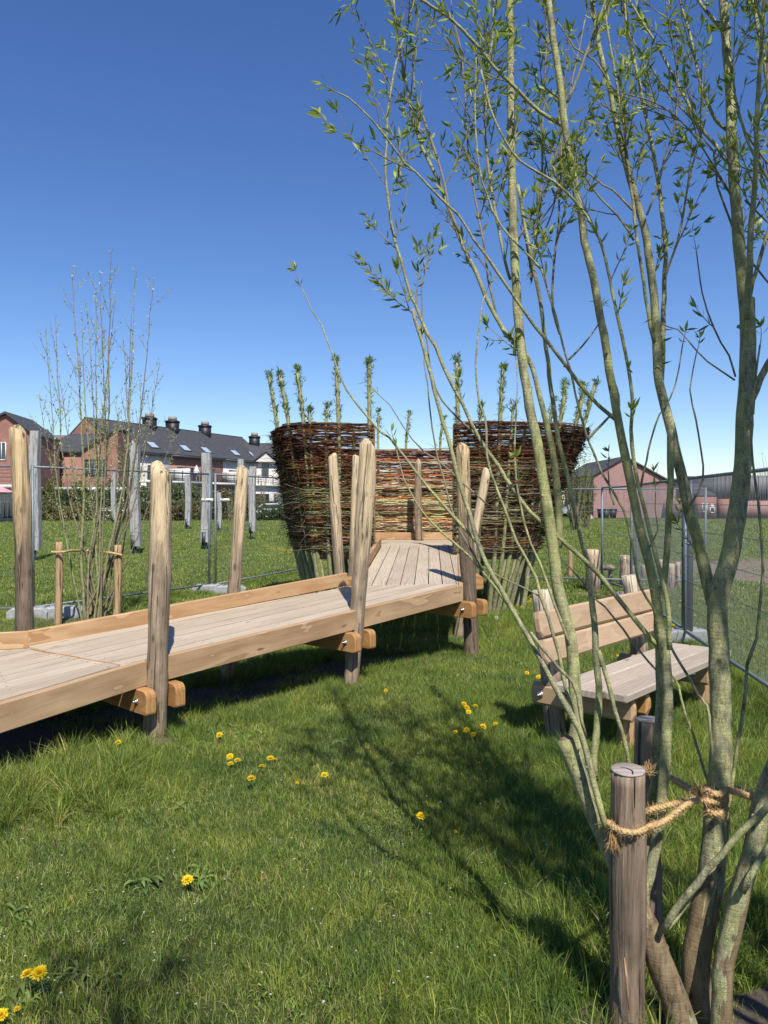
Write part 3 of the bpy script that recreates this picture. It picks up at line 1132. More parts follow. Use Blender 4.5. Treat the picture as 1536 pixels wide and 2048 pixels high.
def sprout_leaves(mb, p0, p1, n, rgn, size=.022, spread=.03, col=(.20, .28, .07)):
    """short uneven shoots breaking out of a cut pole, each with a few young leaves"""
    ax = p1 - p0
    L = np.linalg.norm(ax); ax = ax / L
    x = np.cross(ax, [0, 1, 0]); x /= np.linalg.norm(x); y = np.cross(ax, x)
    ns = max(6, int(n / 5.5))
    cl = rgn.random(4)
    for k_ in range(ns):
        t = rgn.beta(1.3, .95) if rgn.random() < .6 else np.clip(cl[rgn.integers(4)] + rgn.normal(0, .05), 0, 1)
        if k_ < ns * .22:
            t = rgn.uniform(.93, 1.0)
        a_ = rgn.uniform(0, 6.283)
        rd = x * math.cos(a_) + y * math.sin(a_)
        b0 = p0 + ax * L * t + rd * .018
        d = rd * rgn.uniform(.25, .9) + ax * rgn.uniform(.5, 1.2) + rgn.normal(0, .15, 3); d /= np.linalg.norm(d)
        ls = rgn.choice([.012, .03, .05, .085], p=[.3, .35, .25, .1])
        mb.tube([b0, b0 + d * ls], [.0016, .0008], 3, (.16, .17, .06), cap=False)
        for q_ in range(rgn.integers(4, 8)):
            dd = d + rgn.normal(0, .55, 3); dd /= np.linalg.norm(dd)
            add_leaf(mb, b0 + d * ls * rgn.uniform(.3, 1), dd, rgn.uniform(.6, 1.5) * size * 1.5, np.array(col) * rgn.uniform(.6, 1.4))


def add_leaf(mb, p, d, ln, col, w=.19, up=None, curl=.15):
    d = d / np.linalg.norm(d)
    s_ = np.cross(d, up if up is not None else [0.17, .31, .93]); s_ /= np.linalg.norm(s_) + 1e-9
    n_ = np.cross(s_, d)
    V = [p, p + d * ln * .35 + s_ * ln * w * .5 + n_ * ln * .05, p + d * ln * .42 - n_ * ln * .02, p + d * ln * .35 - s_ * ln * w * .5 + n_ * ln * .05,
         p + d * ln * .72 + s_ * ln * w * .34 - n_ * ln * curl * .35, p + d * ln * .72 - s_ * ln * w * .34 - n_ * ln * curl * .35, p + d * ln - n_ * ln * curl]
    mb.add(V, [[2, 1, 4, 2], ], col=col) if False else mb.add(V, None, [[0, 1, 2], [0, 2, 3], [1, 4, 2], [2, 5, 3], [2, 4, 5], [4, 6, 5]], col=col)


def pole(s, hrel_top, name='pole', extra=None):
    xy, nn = on_path(np.array([s]))
    xy, nn = xy[0], nn[0]
    fl = float(flare(s))
    inn = -nn * .16
    gp = np.array([*(xy - nn * rg.uniform(.22, .34) + rg.normal(0, .04, 2)), -.12])
    mid = np.array([*xy, WB]); tp = np.array([*(xy + nn * fl), float(wall_top(s))])
    return gp, mid, tp


def find_s(px, Yguess_front=True, py=None, tol=None):
    """arc position whose rim point falls on photo column px"""
    ss = np.linspace(0, PL, 900)
    xy, nn = on_path(ss)
    P3 = np.c_[xy + nn * flare(ss)[:, None], wall_top(ss)]
    q = pix(P3)
    if Yguess_front:
        ok = (ss < PL * .33) | (ss > PL * .67)
        ok &= P3[:, 1] < 12.0
    else:
        ok = (ss > PL * .33) & (ss < PL * .67)
    e_ = np.abs(q[:, 0] - px) + (~ok) * 1e4
    return ss[np.argmin(e_)]


used = []
for (bp, tp) in tall:
    back = bp[1] > 870
    s = find_s(bp[0], not back)
    gp, mid, tpt = pole(s, 1)
    tt = at(tp[0], tp[1], tpt[1])
    r_ = .026 if tp[1] < 790 else .019
    pts = smooth_path(np.array([gp, (gp + mid) / 2 + [0, 0, 0], mid, tpt, tt]), .12)
    b_ = MB(); b_.tube(pts, np.linspace(.036, r_, len(pts)), 9, (1, 1, 1), lump=.05, rng=rg)
    po = b_.build('pole', M_bark, NEST, smooth=True)
    lv = MB()
    sprout_leaves(lv, tpt + (tt - tpt) * .05, tt + (tt - tpt) * .05, 460 if tp[1] < 790 else 200, rg, size=.030)
    lv.build('sprouts', M_leafattr, po, kind='stuff')
    used.append(s)
for s in pole_s:                                   # the other uprights end inside the weave
    if min(abs(s - u_) for u_ in used) < .09:
        continue
    gp, mid, tpt = pole(s, 1)
    pts = smooth_path(np.array([gp, mid, tpt + [0, 0, .01]]), .15)
    b_ = MB(); b_.tube(pts, np.linspace(.038, .02, len(pts)), 8, (1, 1, 1), lump=.05, rng=rg)
    b_.build('pole', M_bark, NEST, smooth=True)
# dead brown stump ends beside the opening
for s in (.02, PL - .02):
    gp, mid, tpt = pole(s, 1)
    b_ = MB(); b_.tube(np.array([gp, mid, tpt + [0, 0, -.02]]), [.04, .035, .03], 8, (1, 1, 1))
    b_.build('pole', M_bark_old, NEST, smooth=True)

# ------------------------------------------------------------------ bench
rb = np.random.default_rng(21)
fl = at(1250, 1390, 4.46); fr = at(1466, 1299, 5.86)
SH = .445
fl[2] = fr[2] = SH
bu = fr - fl; BL = np.linalg.norm(bu); bu /= BL
bv = np.array([-bu[1], bu[0], 0])                 # towards the back
BN = thing('bench', 'plank bench with two back boards between peeled log posts, behind the tied willow', 'bench', ((fl + fr) / 2 * [1, 1, 0]))
for k, wd in enumerate((.155, .155, .155)):
    c0 = fl + bv * (.08 + k * .159) + np.array([0, 0, -.025])
    s_ = (.035, .0, .012)[k]
    beam('seat_plank', c0 + bu * s_, c0 + bu * (BL - s_ * .6), wd, .052, M_seat, BN, ch=.008)
lean = np.array([*(bv[:2] * .20), 1.0]); lean /= np.linalg.norm(lean)
bk = fl + bv * .50 + np.array([0, 0, 0])
for k, (z0, hh) in enumerate(((.56, .155), (.725, .165))):
    c = bk + lean * ((z0 - SH) + hh / 2)
    beam('back_plank', c + bu * (-.02), c + bu * (BL - .06), .058, hh, M_bench, BN, up=lean, ch=.014)
for t in (.16, .84):                               # leaning log uprights behind the boards
    c = fl + bu * (BL * t - (.06 if t < .5 else -.05)) + bv * .585
    lo_ = np.array([c[0] - bv[0] * .02, c[1] - bv[1] * .02, -.1])
    hi_ = c + lean * .56 + bu * (-.0 if t < .5 else -.05)
    lo_ = hi_ - (hi_ - lo_) * 1.0
    log('upright', lo_, hi_, .066, .064, M_pale, BN, rb, .006, 'flat', n=14)
    for w_ in (-1, 1):
        b0 = fl + bu * (BL * t + w_ * .105) + bv * .0 + np.array([0, 0, -.13])
        beam('cross_plank', b0 + bv * .02, b0 + bv * .74, .06, .145, M_fascia if w_ < 0 else M_beam, BN, ch=.02)
        if w_ < 0:
            bolt(BN, b0 + bv * .66 - bu * .03, -bu, .012, .035)
            bolt(BN, b0 + bv * .14 - bu * .03, -bu, .010, .02)
    lg = fl + bu * (BL * t) + bv * .13
    log('leg', lg * [1, 1, 0] + [0, 0, -.1], lg + [0, 0, -.055], .062, .058, M_bench_leg, BN, rb, .004, 'flat', n=10)

BFL, BFR, BBU, BBV = fl.copy(), fr.copy(), bu.copy(), bv.copy()
M_wire = flat_mat('mesh_wire', (.20, .22, .235), .5, .3)
# ------------------------------------------------------------------ site fences
def fence_panel(A, B, H, dense, label, group, frame_r=.019, foot=True, sign=None):
    A, B = np.array([*A, .05]), np.array([*B, .05])
    d = B - A; L = np.linalg.norm(d); d /= L
    T_ = thing('wire_fence', label, 'fence panel', (A + B) / 2 * [1, 1, 0], group)
    up = np.array([0, 0, 1.])
    for p in (A, B):
        b_ = MB(); b_.tube([p, p + up * H], frame_r, 10); b_.build('frame_tube', M_steel, T_, smooth=True)
    for z in (.10, H - .02):
        b_ = MB(); b_.tube([A + up * z, B + up * z], frame_r * .8, 10); b_.build('rail', M_steel, T_, smooth=True)
    b_ = MB()
    nv = int(L / (.038 if dense else .1)); nh = int(H / (.26 if dense else .42))
    r_ = .0017 if not dense else .0019
    for k in range(1, nv):
        p = A + d * L * k / nv
        b_.tube([p + up * .1, p + up * (H - .02)], r_, 3, cap=False)
    for k in range(1, nh):
        z = .1 + (H - .12) * k / nh
        b_.tube([A + up * z, B + up * z], r_ * 1.5, 4, cap=False)
    b_.build('wire_mesh', M_wire if dense else M_steel, T_, kind='stuff')
    return T_


def block(c, ang, label, size=(.52, .24, .17), group='concrete feet of the site fences'):
    """fence foot with chamfered shoulders and tube holes"""
    T_ = thing('concrete_foot', label, 'concrete block', (c[0], c[1], 0), group)
    L, W, H = size
    prof = [(-L / 2, 0), (L / 2, 0), (L / 2, H * .7), (L / 2 - .06, H), (-L / 2 + .06, H), (-L / 2, H * .7)]
    V = []
    for y, s in ((-W / 2, 0), (-W / 2 + .02, 1), (W / 2 - .02, 1), (W / 2, 0)):
        for x, z in prof:
            V.append((x * (1 if s else .985), y, z if z == 0 else z - (0 if s else .018)))
    n = len(prof)
    Fs = [tuple(range(n)), tuple(3 * n + j_ for j_ in reversed(range(n)))]
    for i_ in range(3):
        for j_ in range(n):
            j2 = (j_ + 1) % n
            Fs.append((i_ * n + j2, i_ * n + j_, (i_ + 1) * n + j_, (i_ + 1) * n + j2))
    me = mesh_np('block', V, Fs, M_conc)
    Rm = Matrix.Translation((c[0], c[1], -.015)) @ Matrix.Rotation(ang, 4, 'Z')
    link('block', me, T_, Rm)
    b_ = MB()
    for x in (-.2, -.1, .1, .2):
        b_.tube([np.array([x, 0, H - .03]), np.array([x, 0, H + .004])], .022, 10)
    V = np.concatenate(b_.V)
    me = mesh_np('tube_socket', V, [np.concatenate(b_.Q), np.concatenate(b_.T)], M_dsteel)
    link('tube_socket', me, T_, Rm)


GF = 'site fence panels left of the ramp'
PA, PB, PC = (-4.78, 10.35), (-2.97, 13.3), (-1.72, 16.5)
PZ = (-8.2, 9.6)
fence_panel(PZ, (PA[0] - .06, PA[1] - .02), 2.02, False, 'leftmost wire fence panel, running out of the picture behind the big post', GF)
fence_panel((PA[0] + .03, PA[1] + .05), (PB[0] - .04, PB[1] - .06), 2.02, False, 'wire fence panel behind the staked young willow, left of the small white signs', GF)
fence_panel((PB[0] + .05, PB[1] + .02), PC, 2.02, False, 'wire fence panel between the small signs and the woven nest', GF)
for c, lb in ((PA, 'grey concrete block at the foot of the fence beside the leftmost tall post'), ((PA[0] + .42, PA[1] + .1), 'second concrete block, near the leftmost thin stake'),
              ((PB[0] - .05, PB[1] - .1), 'concrete block under the fence joint with the small signs'), ((PB[0] + .36, PB[1] - .25), 'concrete block touching the one under the fence joint, nearer the ramp')):
    block(c, .12, lb, group=None)
GR = 'dense site fence panels on the right'
QA, QB, QC = (3.34, 8.55), (2.86, 5.05), (3.90, 12.1)
fence_panel(QB, (QA[0] - .01, QA[1] - .05), 1.80, True, 'nearest dense wire fence panel at the right edge, behind the bench', GR, .021)
fence_panel((QA[0] + .02, QA[1] + .06), (QC[0] - .02, QC[1] - .05), 1.80, True, 'second dense wire fence panel, running back from the end of the bench', GR, .021)
fence_panel((2.35, 14.6), (5.75, 13.75), 1.78, False, 'wire fence panel across the lawn behind the nest, on the right', GR)
fence_panel((QC[0] + .1, QC[1] + .06), (4.0, 14.1), 1.80, False, 'short-looking fence panel seen end-on beside the double upright', GR)
T_ = thing('fence_upright', 'thick dark fence upright standing just right of the bench end', 'fence post', (QA[0] + .055, QA[1] - .03, 0))
b_ = MB(); b_.tube([np.array([QA[0] + .055, QA[1] - .03, .02]), np.array([QA[0] + .055, QA[1] - .03, 1.86])], .034, 12); b_.build('tube', M_dsteel, T_, smooth=True)
b_ = MB(); b_.tube([np.array([QA[0] - .03, QA[1] - .03, 1.1]), np.array([QA[0] + .1, QA[1] - .03, 1.1])], .03, 8); b_.build('clamp', M_dsteel, T_)
block((2.95, 5.15), 1.45, 'pale concrete foot lying in the grass at the right edge')
block((3.36, 8.6), .2, 'concrete foot under the tall dark fence upright behind the bench')
block((3.9, 12.1), .3, 'concrete foot under the double upright at the far fence corner')

# small name plates clipped to the fence joint
M_plate = flat_mat('white_plate', (.75, .75, .72), .5)
M_ink = flat_mat('plate_ink', (.20, .13, .02), .5)
M_gold = flat_mat('plate_gold', (.62, .45, .10), .5)
for px0, px1, D, lb in ((403, 426, 13.22, 'left one of two small white plates reading Casa'), (441, 459, 13.30, 'right one of two small white plates reading Casa')):
    a_, b_ = at(px0, 1000, D), at(px1, 1000, D)
    T_ = thing('fence_plate', lb, 'plate', (a_ + b_) / 2, 'plates on the left fence')
    c = (a_ + b_) / 2; w = b_[0] - a_[0]
    V, Q = boxv((w, .012, .052)); obj('plate', V + c, Q, M_plate, T_)
    cu = bpy.data.curves.new('lettering', 'FONT'); cu.body = 'Casa'; cu.size = .062; cu.align_x = 'CENTER'; cu.align_y = 'CENTER'; cu.extrude = .001
    cu.materials.append(M_ink)
    tmp = bpy.data.objects.new('lettering', cu)
    me_ = bpy.data.meshes.new_from_object(tmp); bpy.data.objects.remove(tmp)
    o = bpy.data.objects.new('lettering', me_); COL.objects.link(o); o.parent = T_
    o.location = (0, -.0085, 0); o.rotation_euler = (R(90), 0, 0)

# ------------------------------------------------------------------ squared grey posts on steel shoes
rp = np.random.default_rng(31)


def grey_post(px, ptop, pbot, D, wpx, lean, label):
    w = wpx / F * D
    top = at(px + lean, ptop, D); bot = at(px, pbot, D)
    T_ = thing('play_post', label, 'post', (bot[0], bot[1], 0), 'weathered play posts in the lawn')
    d = top - bot; L = np.linalg.norm(d); z = d / L; x = np.array([1, 0, 0]); y = np.cross(z, x); y /= np.linalg.norm(y); x = np.cross(y, z)
    n = 14; V = []
    sec = [(-.5, -.42), (-.42, -.5), (.42, -.5), (.5, -.42), (.5, .42), (.42, .5), (-.42, .5), (-.5, .42)]
    for i_ in range(n):
        t = i_ / (n - 1)
        s_ = w * (1 + rp.normal(0, .012)) * (1 if t < .97 else .93)
        ox, oy = .02 * math.sin(t * 5 + px), .02 * math.cos(t * 4 + px)
        for a_, b_ in sec:
            V.append((a_ * s_ + ox, b_ * s_ + oy, t * L))
    Fs = [(i_ * 8 + j_, i_ * 8 + (j_ + 1) % 8, (i_ + 1) * 8 + (j_ + 1) % 8, (i_ + 1) * 8 + j_) for i_ in range(n - 1) for j_ in range(8)]
    Fs += [tuple(reversed(range(8))), tuple(range((n - 1) * 8, n * 8))]
    me = mesh_np('timber', V, Fs, M_greypost)
    link('timber', me, T_, mat4(np.stack([x, y, z], 1), bot))
    V, Q = boxv((w * .42, .02, .42)); obj('steel_plate', V + bot + [-w * .2, -w * .53, .12], Q, M_dsteel, T_)
    hz_ = bot[2]
    V, Q = boxv((w * .34, w * .34, hz_ + .1)); obj('steel_shoe', V + np.array([bot[0] - w * .1, bot[1], hz_ / 2 - .05]), Q, M_dsteel, T_)


for a in ((70, 862, 1100, 20.2, 18, 2, 'nearest grey squared post, at the left edge behind the peeled post'),
          (272, 888, 1092, 22.8, 18, -3, 'grey squared post just left of the peeled ramp post, behind the young willow'),
          (376, 950, 1050, 42, 11, 0, 'thin far grey post in front of the hedge, right of the peeled ramp post'),
          (413, 906, 1084, 25, 18, 0, 'grey squared post behind the left white plate'),
          (439, 985, 1056, 40, 8, 0, 'small far post half hidden by the fence joint'),
          (228, 945, 1040, 50, 9, 0, 'slim pale post standing beside the white bench'),
          (504, 933, 1062, 31, 13, 2, 'grey squared post right of the middle peeled post'),
          (481, 918, 1060, 36, 12, 0, 'grey post mostly hidden behind the middle peeled post')):
    grey_post(*a)

# ------------------------------------------------------------------ log stumps on the right lawn
M_stump = log_mat('stump_log', (.55, .42, .29), (.20, .15, .13), thr=.72, topz=.25, span=.6)
for k, (px, ptop, pbot, D, w, lb) in enumerate(((1186, 1099, 1178, 13.6, 27, 'tallest upright log on the right lawn, seen through the willow stems'),
                                               (1250, 1111, 1180, 14.2, 19, 'upright log just right of the double fence upright'),
                                               (1266, 1132, 1175, 15.4, 15, 'short log behind the double fence upright'),
                                               (1289, 1130, 1172, 16, 14, 'short log standing left of the thick dark stem'),
                                               (1320, 1119, 1178, 14.6, 12, 'slim log behind the pale lichened stem'),
                                               (1343, 1127, 1184, 13.5, 14, 'upright log left of the tall dark fence upright'),
                                               (1356, 1124, 1176, 14.2, 10, 'narrow log touching the tall dark fence upright'))):
    top = at(px, ptop, D); b0 = np.array([top[0], top[1], 0])
    T_ = thing('log_stump', lb, 'log', b0, 'upright play logs on the right lawn')
    log('log', b0 + [0, 0, -.1], top, w / 2 / F * D * 1.05, w / 2 / F * D, M_stump, T_, rp, .005, 'flat', n=8)
T_ = thing('log_beam', 'pale log lying crosswise beside the tallest upright log', 'log', at(1214, 1140, 14.3) * [1, 1, 0])
a_ = at(1200, 1133, 14.2); b_ = at(1226, 1136, 14.6)
log('log', a_, b_, .06, .055, M_stump, T_, rp, .004, 'flat', n=6)
log('leg', b_ * [1, 1, 0] + [-.05, 0, -.05], b_ - [.05, 0, .03], .04, .04, M_stump, T_, rp, .004, 'flat', n=5)
T_ = thing('thin_stake', 'thin brown stake on the lawn left of the tallest upright log', 'stake', at(1141, 1153, 16) * [1, 1, 0])
log('stake', at(1141, 1156, 16) * [1, 1, 0] + [0, 0, -.1], at(1141, 1092, 16), .05, .045, M_stake_l, T_, rp, .004, 'flat', n=6)

# ------------------------------------------------------------------ white bench far away
T_ = thing('white_bench', 'small white slatted bench in front of the hedge on the left', 'bench', at(231, 1038, 60) * [1, 1, 0])
M_white = flat_mat('white_paint', (.72, .70, .66), .6)
bx = at(231, 1038, 60); hw = 32 / F * 60
for z, y in ((1.02, .3), (.86, .26), (.47, -.05), (.47, .12)):
    V, Q = boxv((2 * hw, .1, .12 if z > .8 else .06)); obj('slat', V + [bx[0], 60 + y, z], Q, M_white, T_)
for s in (-1, 1):
    V, Q = boxv((.1, .42, .45)); obj('leg', V + [bx[0] + s * hw * .8, 60.03, .22], Q, M_dsteel, T_)
    V, Q = boxv((.08, .06, .65)); obj('back_support', V + [bx[0] + s * hw * .8, 60.37, .75], Q, M_dsteel, T_)

# ------------------------------------------------------------------ houses
def brick_mat(name, c1, c2, mortar, scale=1.0):
    m, nt, b, o = new_mat(name)
    h = NB(nt)
    tc = h.n('ShaderNodeTexCoord')
    g = h.n('ShaderNodeNewGeometry')
    sp = h.n('ShaderNodeSeparateXYZ'); h.l(g.outputs['Position'], sp.inputs[0])
    cm = h.n('ShaderNodeCombineXYZ')
    h.l(h.math('ADD', sp.outputs[0], h.math('MULTIPLY', sp.outputs[1], .83)), cm.inputs[0]); h.l(sp.outputs[2], cm.inputs[1])
    br = h.n('ShaderNodeTexBrick')
    br.inputs['Color1'].default_value = (*c1, 1); br.inputs['Color2'].default_value = (*c2, 1); br.inputs['Mortar'].default_value = (*mortar, 1)
    br.inputs['Scale'].default_value = 4.6 * scale
    br.inputs['Mortar Size'].default_value = .012
    br.inputs['Bias'].default_value = 0
    h.l(cm.outputs[0], br.inputs['Vector'])
    n = h.noise(g.outputs['Position'], .8, 5, .6)
    n2 = h.noise(g.outputs['Position'], 4.0, 4, .6)
    f = h.math('ADD', h.math('MULTIPLY', n, .6), h.math('MULTIPLY', n2, .4))
    c = h.mix(1, br.outputs['Color'], h.ramp(f, [(.3, (.74, .72, .72)), (.7, (1.22, 1.2, 1.2))]), 'MULTIPLY')
    h.l(c, b.inputs['Base Color']); b.inputs['Roughness'].default_value = .9
    return m


M_brick = brick_mat('red_brick', (.31, .14, .10), (.24, .11, .08), (.30, .24, .20))
M_pink = brick_mat('pink_brick', (.36, .20, .18), (.29, .15, .135), (.38, .30, .27))
M_wbrick = brick_mat('white_brick', (.62, .58, .53), (.54, .50, .46), (.52, .49, .45))
M_slate = flat_mat('slate_roof', (.052, .052, .056), .7, 0, 2.5, .3, .3)
M_broof = flat_mat('brown_roof', (.15, .12, .10), .8, 0, 3, .2)
M_black = flat_mat('chimney_cladding', (.012, .013, .018), .5)
M_gcorr = flat_mat('grey_cladding', (.15, .145, .15), .6, 0, 3, .15)
M_frame = flat_mat('white_trim', (.62, .61, .58), .6)
M_dframe = flat_mat('dark_trim', (.04, .042, .05), .5)
M_cap = flat_mat('mortar_cap', (.26, .24, .2), .9)
mg, ntg, bg_, og_ = new_mat('window_glass')
bg_.inputs['Base Color'].default_value = (.03, .04, .05, 1); bg_.inputs['Roughness'].default_value = .08; bg_.inputs['Specular IOR Level'].default_value = .8
M_glass = mg


class Loc:
    """local frame of a facade: s along it, d out of it, z up"""
    def __init__(s, o, u):
        s.o = np.array([*o, 0.]); u = np.array([*u, 0.]); s.u = u / np.linalg.norm(u); s.n = np.array([s.u[1], -s.u[0], 0])

    def p(s, a, d, z):
        return s.o + s.u * a + s.n * d + np.array([0, 0, z])


def lbox(name, fr, s0, s1, d0, d1, z0, z1, mat, parent, **k):
    V = [fr.p(a, d, z) for z in (z0, z1) for a, d in ((s0, d0), (s1, d0), (s1, d1), (s0, d1))]
    Q = np.array([[0, 1, 2, 3], [4, 7, 6, 5], [0, 4, 5, 1], [1, 5, 6, 2], [2, 6, 7, 3], [3, 7, 4, 0]])
    return obj(name, V, Q, mat, parent, **k)


def lpoly(name, pts, mat, parent, thick=None, nrm=None):
    V = [np.array(p) for p in pts]; n = len(V)
    if thick:
        V = V + [v + np.array(nrm) * thick for v in V]
        Fs = [tuple(range(n)), tuple(reversed(range(n, 2 * n)))] + [(i_, i_ + n, (i_ + 1) % n + n, (i_ + 1) % n) for i_ in range(n)]
        return obj(name, V, Fs, mat, parent)
    return obj(name, V, [tuple(range(n))], mat, parent)


def window(fr, s0, s1, z0, z1, d, parent, trim=None, bars=1):
    trim = trim or M_frame
    f = MB(); t = .07
    for (a, b, c_, e_) in ((s0, s1, z0 - t, z0), (s0, s1, z1, z1 + t), (s0 - t, s0, z0 - t, z1 + t), (s1, s1 + t, z0 - t, z1 + t)) + tuple(
            ((s0 + (s1 - s0) * k / (bars + 1) - .03, s0 + (s1 - s0) * k / (bars + 1) + .03, z0, z1) for k in range(1, bars + 1))):
        V = [fr.p(x, dd, z) for z in (c_, e_) for x, dd in ((a, d + .0), (b, d + .0), (b, d + .07), (a, d + .07))]
        f.add(V, [[0, 1, 2, 3], [4, 7, 6, 5], [0, 4, 5, 1], [1, 5, 6, 2], [2, 6, 7, 3], [3, 7, 4, 0]])
    w = f.build('window', trim, parent)
    lpoly('pane', [fr.p(s0, d + .03, z0), fr.p(s1, d + .03, z0), fr.p(s1, d + .03, z1), fr.p(s0, d + .03, z1)], M_glass, w)
    return w


def chimney(c, w, z0, z1, parent, u=(1, 0)):
    fr = Loc((c[0], c[1]), u)
    ch = lbox('chimney', fr, -w / 2, w / 2, -w * .38, w * .38, z0, z1, M_black, parent)
    lbox('chimney_rim', fr, -w * .56, w * .56, -w * .44, w * .44, z1 - .22, z1 - .05, M_black, ch)
    lbox('chimney_cap', fr, -w * .32, w * .32, -w * .25, w * .25, z1, z1 + .45, M_cap, ch)


def skylight(fr, s, d, z, nrm, parent, w=1.3, h=1.2, slope=None):
    sl = np.array(slope) / np.linalg.norm(slope)
    c = fr.p(s, d, z) + np.array(nrm) * .06
    a = fr.u * w / 2; b_ = sl * h / 2
    V = [c - a - b_, c + a - b_, c + a + b_, c - a + b_]
    f = lpoly('skylight', V, M_dframe, parent, .08, nrm)
    c2 = c + np.array(nrm) * .1
    a *= .8; b_ *= .8
    m_ = bpy.data.materials.get('sky_pane') or flat_mat('sky_pane', (.35, .42, .48), .15)
    lpoly('pane', [c2 - a - b_, c2 + a - b_, c2 + a + b_, c2 - a + b_], m_, f, .01, nrm)


ROW = Loc((-25.4, 74.3), (.42, .907))
HW, ZR, ZE = 4.04, 9.73, 6.5
segs = [(-.6, 7.15, M_wbrick, 'white brick terraced house with two chimneys, behind the second grey post'), (7.15, 16.2, M_brick, 'red brick terraced house in the middle of the far row, with a balcony'),
        (16.2, 25.6, M_wbrick, 'white brick terraced house at the right end of the long dark roof')]
slope_in = ROW.p(0, -HW, ZR) - ROW.p(0, .25, ZE)
nrm = np.cross(ROW.u, slope_in); nrm /= np.linalg.norm(nrm)
if nrm[2] < 0:
    nrm = -nrm
for k, (s0, s1, wm, lb) in enumerate(segs):
    T_ = thing('terraced_house', lb, 'house', ROW.p((s0 + s1) / 2, -HW, 0), 'terraced houses behind the hedge')
    g = .02
    lbox('wall', ROW, s0 + g, s1 - g, -2 * HW, 0, 0, ZE, wm, T_)
    lpoly('roof', [ROW.p(s0 + g, .3, ZE - .05), ROW.p(s1 - g, .3, ZE - .05), ROW.p(s1 - g, -HW, ZR), ROW.p(s0 + g, -HW, ZR)], M_slate, T_, .12, nrm)
    lpoly('roof', [ROW.p(s0 + g, -HW, ZR), ROW.p(s1 - g, -HW, ZR), ROW.p(s1 - g, -2 * HW - .3, ZE - .05), ROW.p(s0 + g, -2 * HW - .3, ZE - .05)], M_slate, T_, .12, (0, 0, 1))
    lbox('ridge', ROW, s0 + g, s1 - g, -HW - .12, -HW + .12, ZR, ZR + .16, M_dframe, T_)
    for s in (s0 + g, s1 - g - .1):
        lpoly('gable_wall', [ROW.p(s, 0, ZE), ROW.p(s, -HW, ZR - .02), ROW.p(s, -2 * HW, ZE)], M_brick if k == 0 and s < s1 - 1 else wm, T_, .1, ROW.u)
    lbox('gutter', ROW, s0 + g, s1 - g, .22, .42, ZE - .2, ZE - .02, M_dframe, T_)
    # storey projecting towards the garden with roof terrace
    lbox('terrace', ROW, s0 + g, s1 - g, .01, 3.6, 0, 3.35, M_wbrick if k != 1 else M_brick, T_)
    lbox('terrace_slab', ROW, s0 + g, s1 - g, .01, 3.9, 3.352, 3.6, M_frame, T_)
    for zr in (3.85, 4.1, 4.35, 4.6):
        lbox('railing_bar', ROW, s0 + .1, s1 - .1, 3.72, 3.76, zr, zr + .045, M_dframe, T_)
    for q_ in range(7):
        s = s0 + .15 + (s1 - s0 - .3) * q_ / 6
        lbox('railing_post', ROW, s - .03, s + .03, 3.70, 3.78, 3.6, 4.66, M_dframe, T_)
    lbox('party_wall', ROW, s1 - .2, s1 - g, .02, 2.6, 3.6, 5.0, M_frame, T_)
    for a_, b_, z0, z1, d in ((.12, .40, 3.65, 5.2, .0), (.56, .82, 3.65, 5.2, .0), (.1, .42, .4, 2.4, 3.6), (.55, .9, .4, 2.4, 3.6)):
        window(ROW, s0 + (s1 - s0) * a_, s0 + (s1 - s0) * b_, z0, z1, d, T_, M_dframe, 2)
    cs = ((), (8.3, 12.0), (17.8,))[k]
    for s in cs:
        cc = ROW.p(s - (0 if k else .0), -HW + .2, 0)
        chimney(cc, 1.35, ZR - 1.0, ZR + .95, T_, (1, .1))
    for sf, df in ((.35, .25), (.75, .25)):
        s = s0 + (s1 - s0) * sf
        p0 = ROW.p(s, .3, ZE); q0 = p0 + slope_in * df
        skylight(Loc((q0[0], q0[1]), ROW.u[:2]), 0, 0, q0[2], nrm, T_, slope=slope_in)
# small brick bay with gable at the end of the row
T_ = thing('gabled_house', 'white gabled house at the right end of the far row, beside the nest', 'house', at(545, 1030, 98) * [1, 1, 0])
G2 = Loc(at(476, 1000, 94)[:2], (1, .35))
def fz(px_y, D): return CAMZ + (1003 - px_y) / F * D
lbox('wall', G2, 0, 8.6, -7, 0, 0, fz(924, 95), M_wbrick, T_)
ze, zr_ = fz(924, 95), fz(884, 95)
n1 = np.cross(G2.u, G2.p(0, -3.5, zr_) - G2.p(0, .3, ze)); n1 /= np.linalg.norm(n1); n1 = n1 * np.sign(n1[2])
lpoly('roof', [G2.p(.8, .3, ze), G2.p(9, .3, ze), G2.p(9, -3.5, zr_), G2.p(-.2, -3.5, zr_)], M_slate, T_, .15, n1)
lpoly('gable_wall', [G2.p(8.6, 0, ze), G2.p(8.6, -3.5, zr_), G2.p(8.6, -7, ze)], M_wbrick, T_, .1, G2.u)
gp_ = [G2.p(2.0, .62, fz(924, 95)), G2.p(4.6, .62, fz(924, 95)), G2.p(3.3, .62, fz(906, 95))]
lpoly('dormer_gable', gp_, M_wbrick, T_, .6, -G2.n)
lpoly('dormer_roof', [gp_[2] + [0, 0, .1] + G2.n * .2, gp_[1] + G2.n * .2 + G2.u * .3, gp_[1] - G2.n * 2 + G2.u * .3, gp_[2] + [0, 0, .1] - G2.n * 2], M_slate, T_, .1, (0, 0, 1))
lpoly('dormer_roof', [gp_[0] + G2.n * .2 - G2.u * .3, gp_[2] + [0, 0, .1] + G2.n * .2, gp_[2] + [0, 0, .1] - G2.n * 2, gp_[0] - G2.n * 2 - G2.u * .3], M_slate, T_, .1, (0, 0, 1))
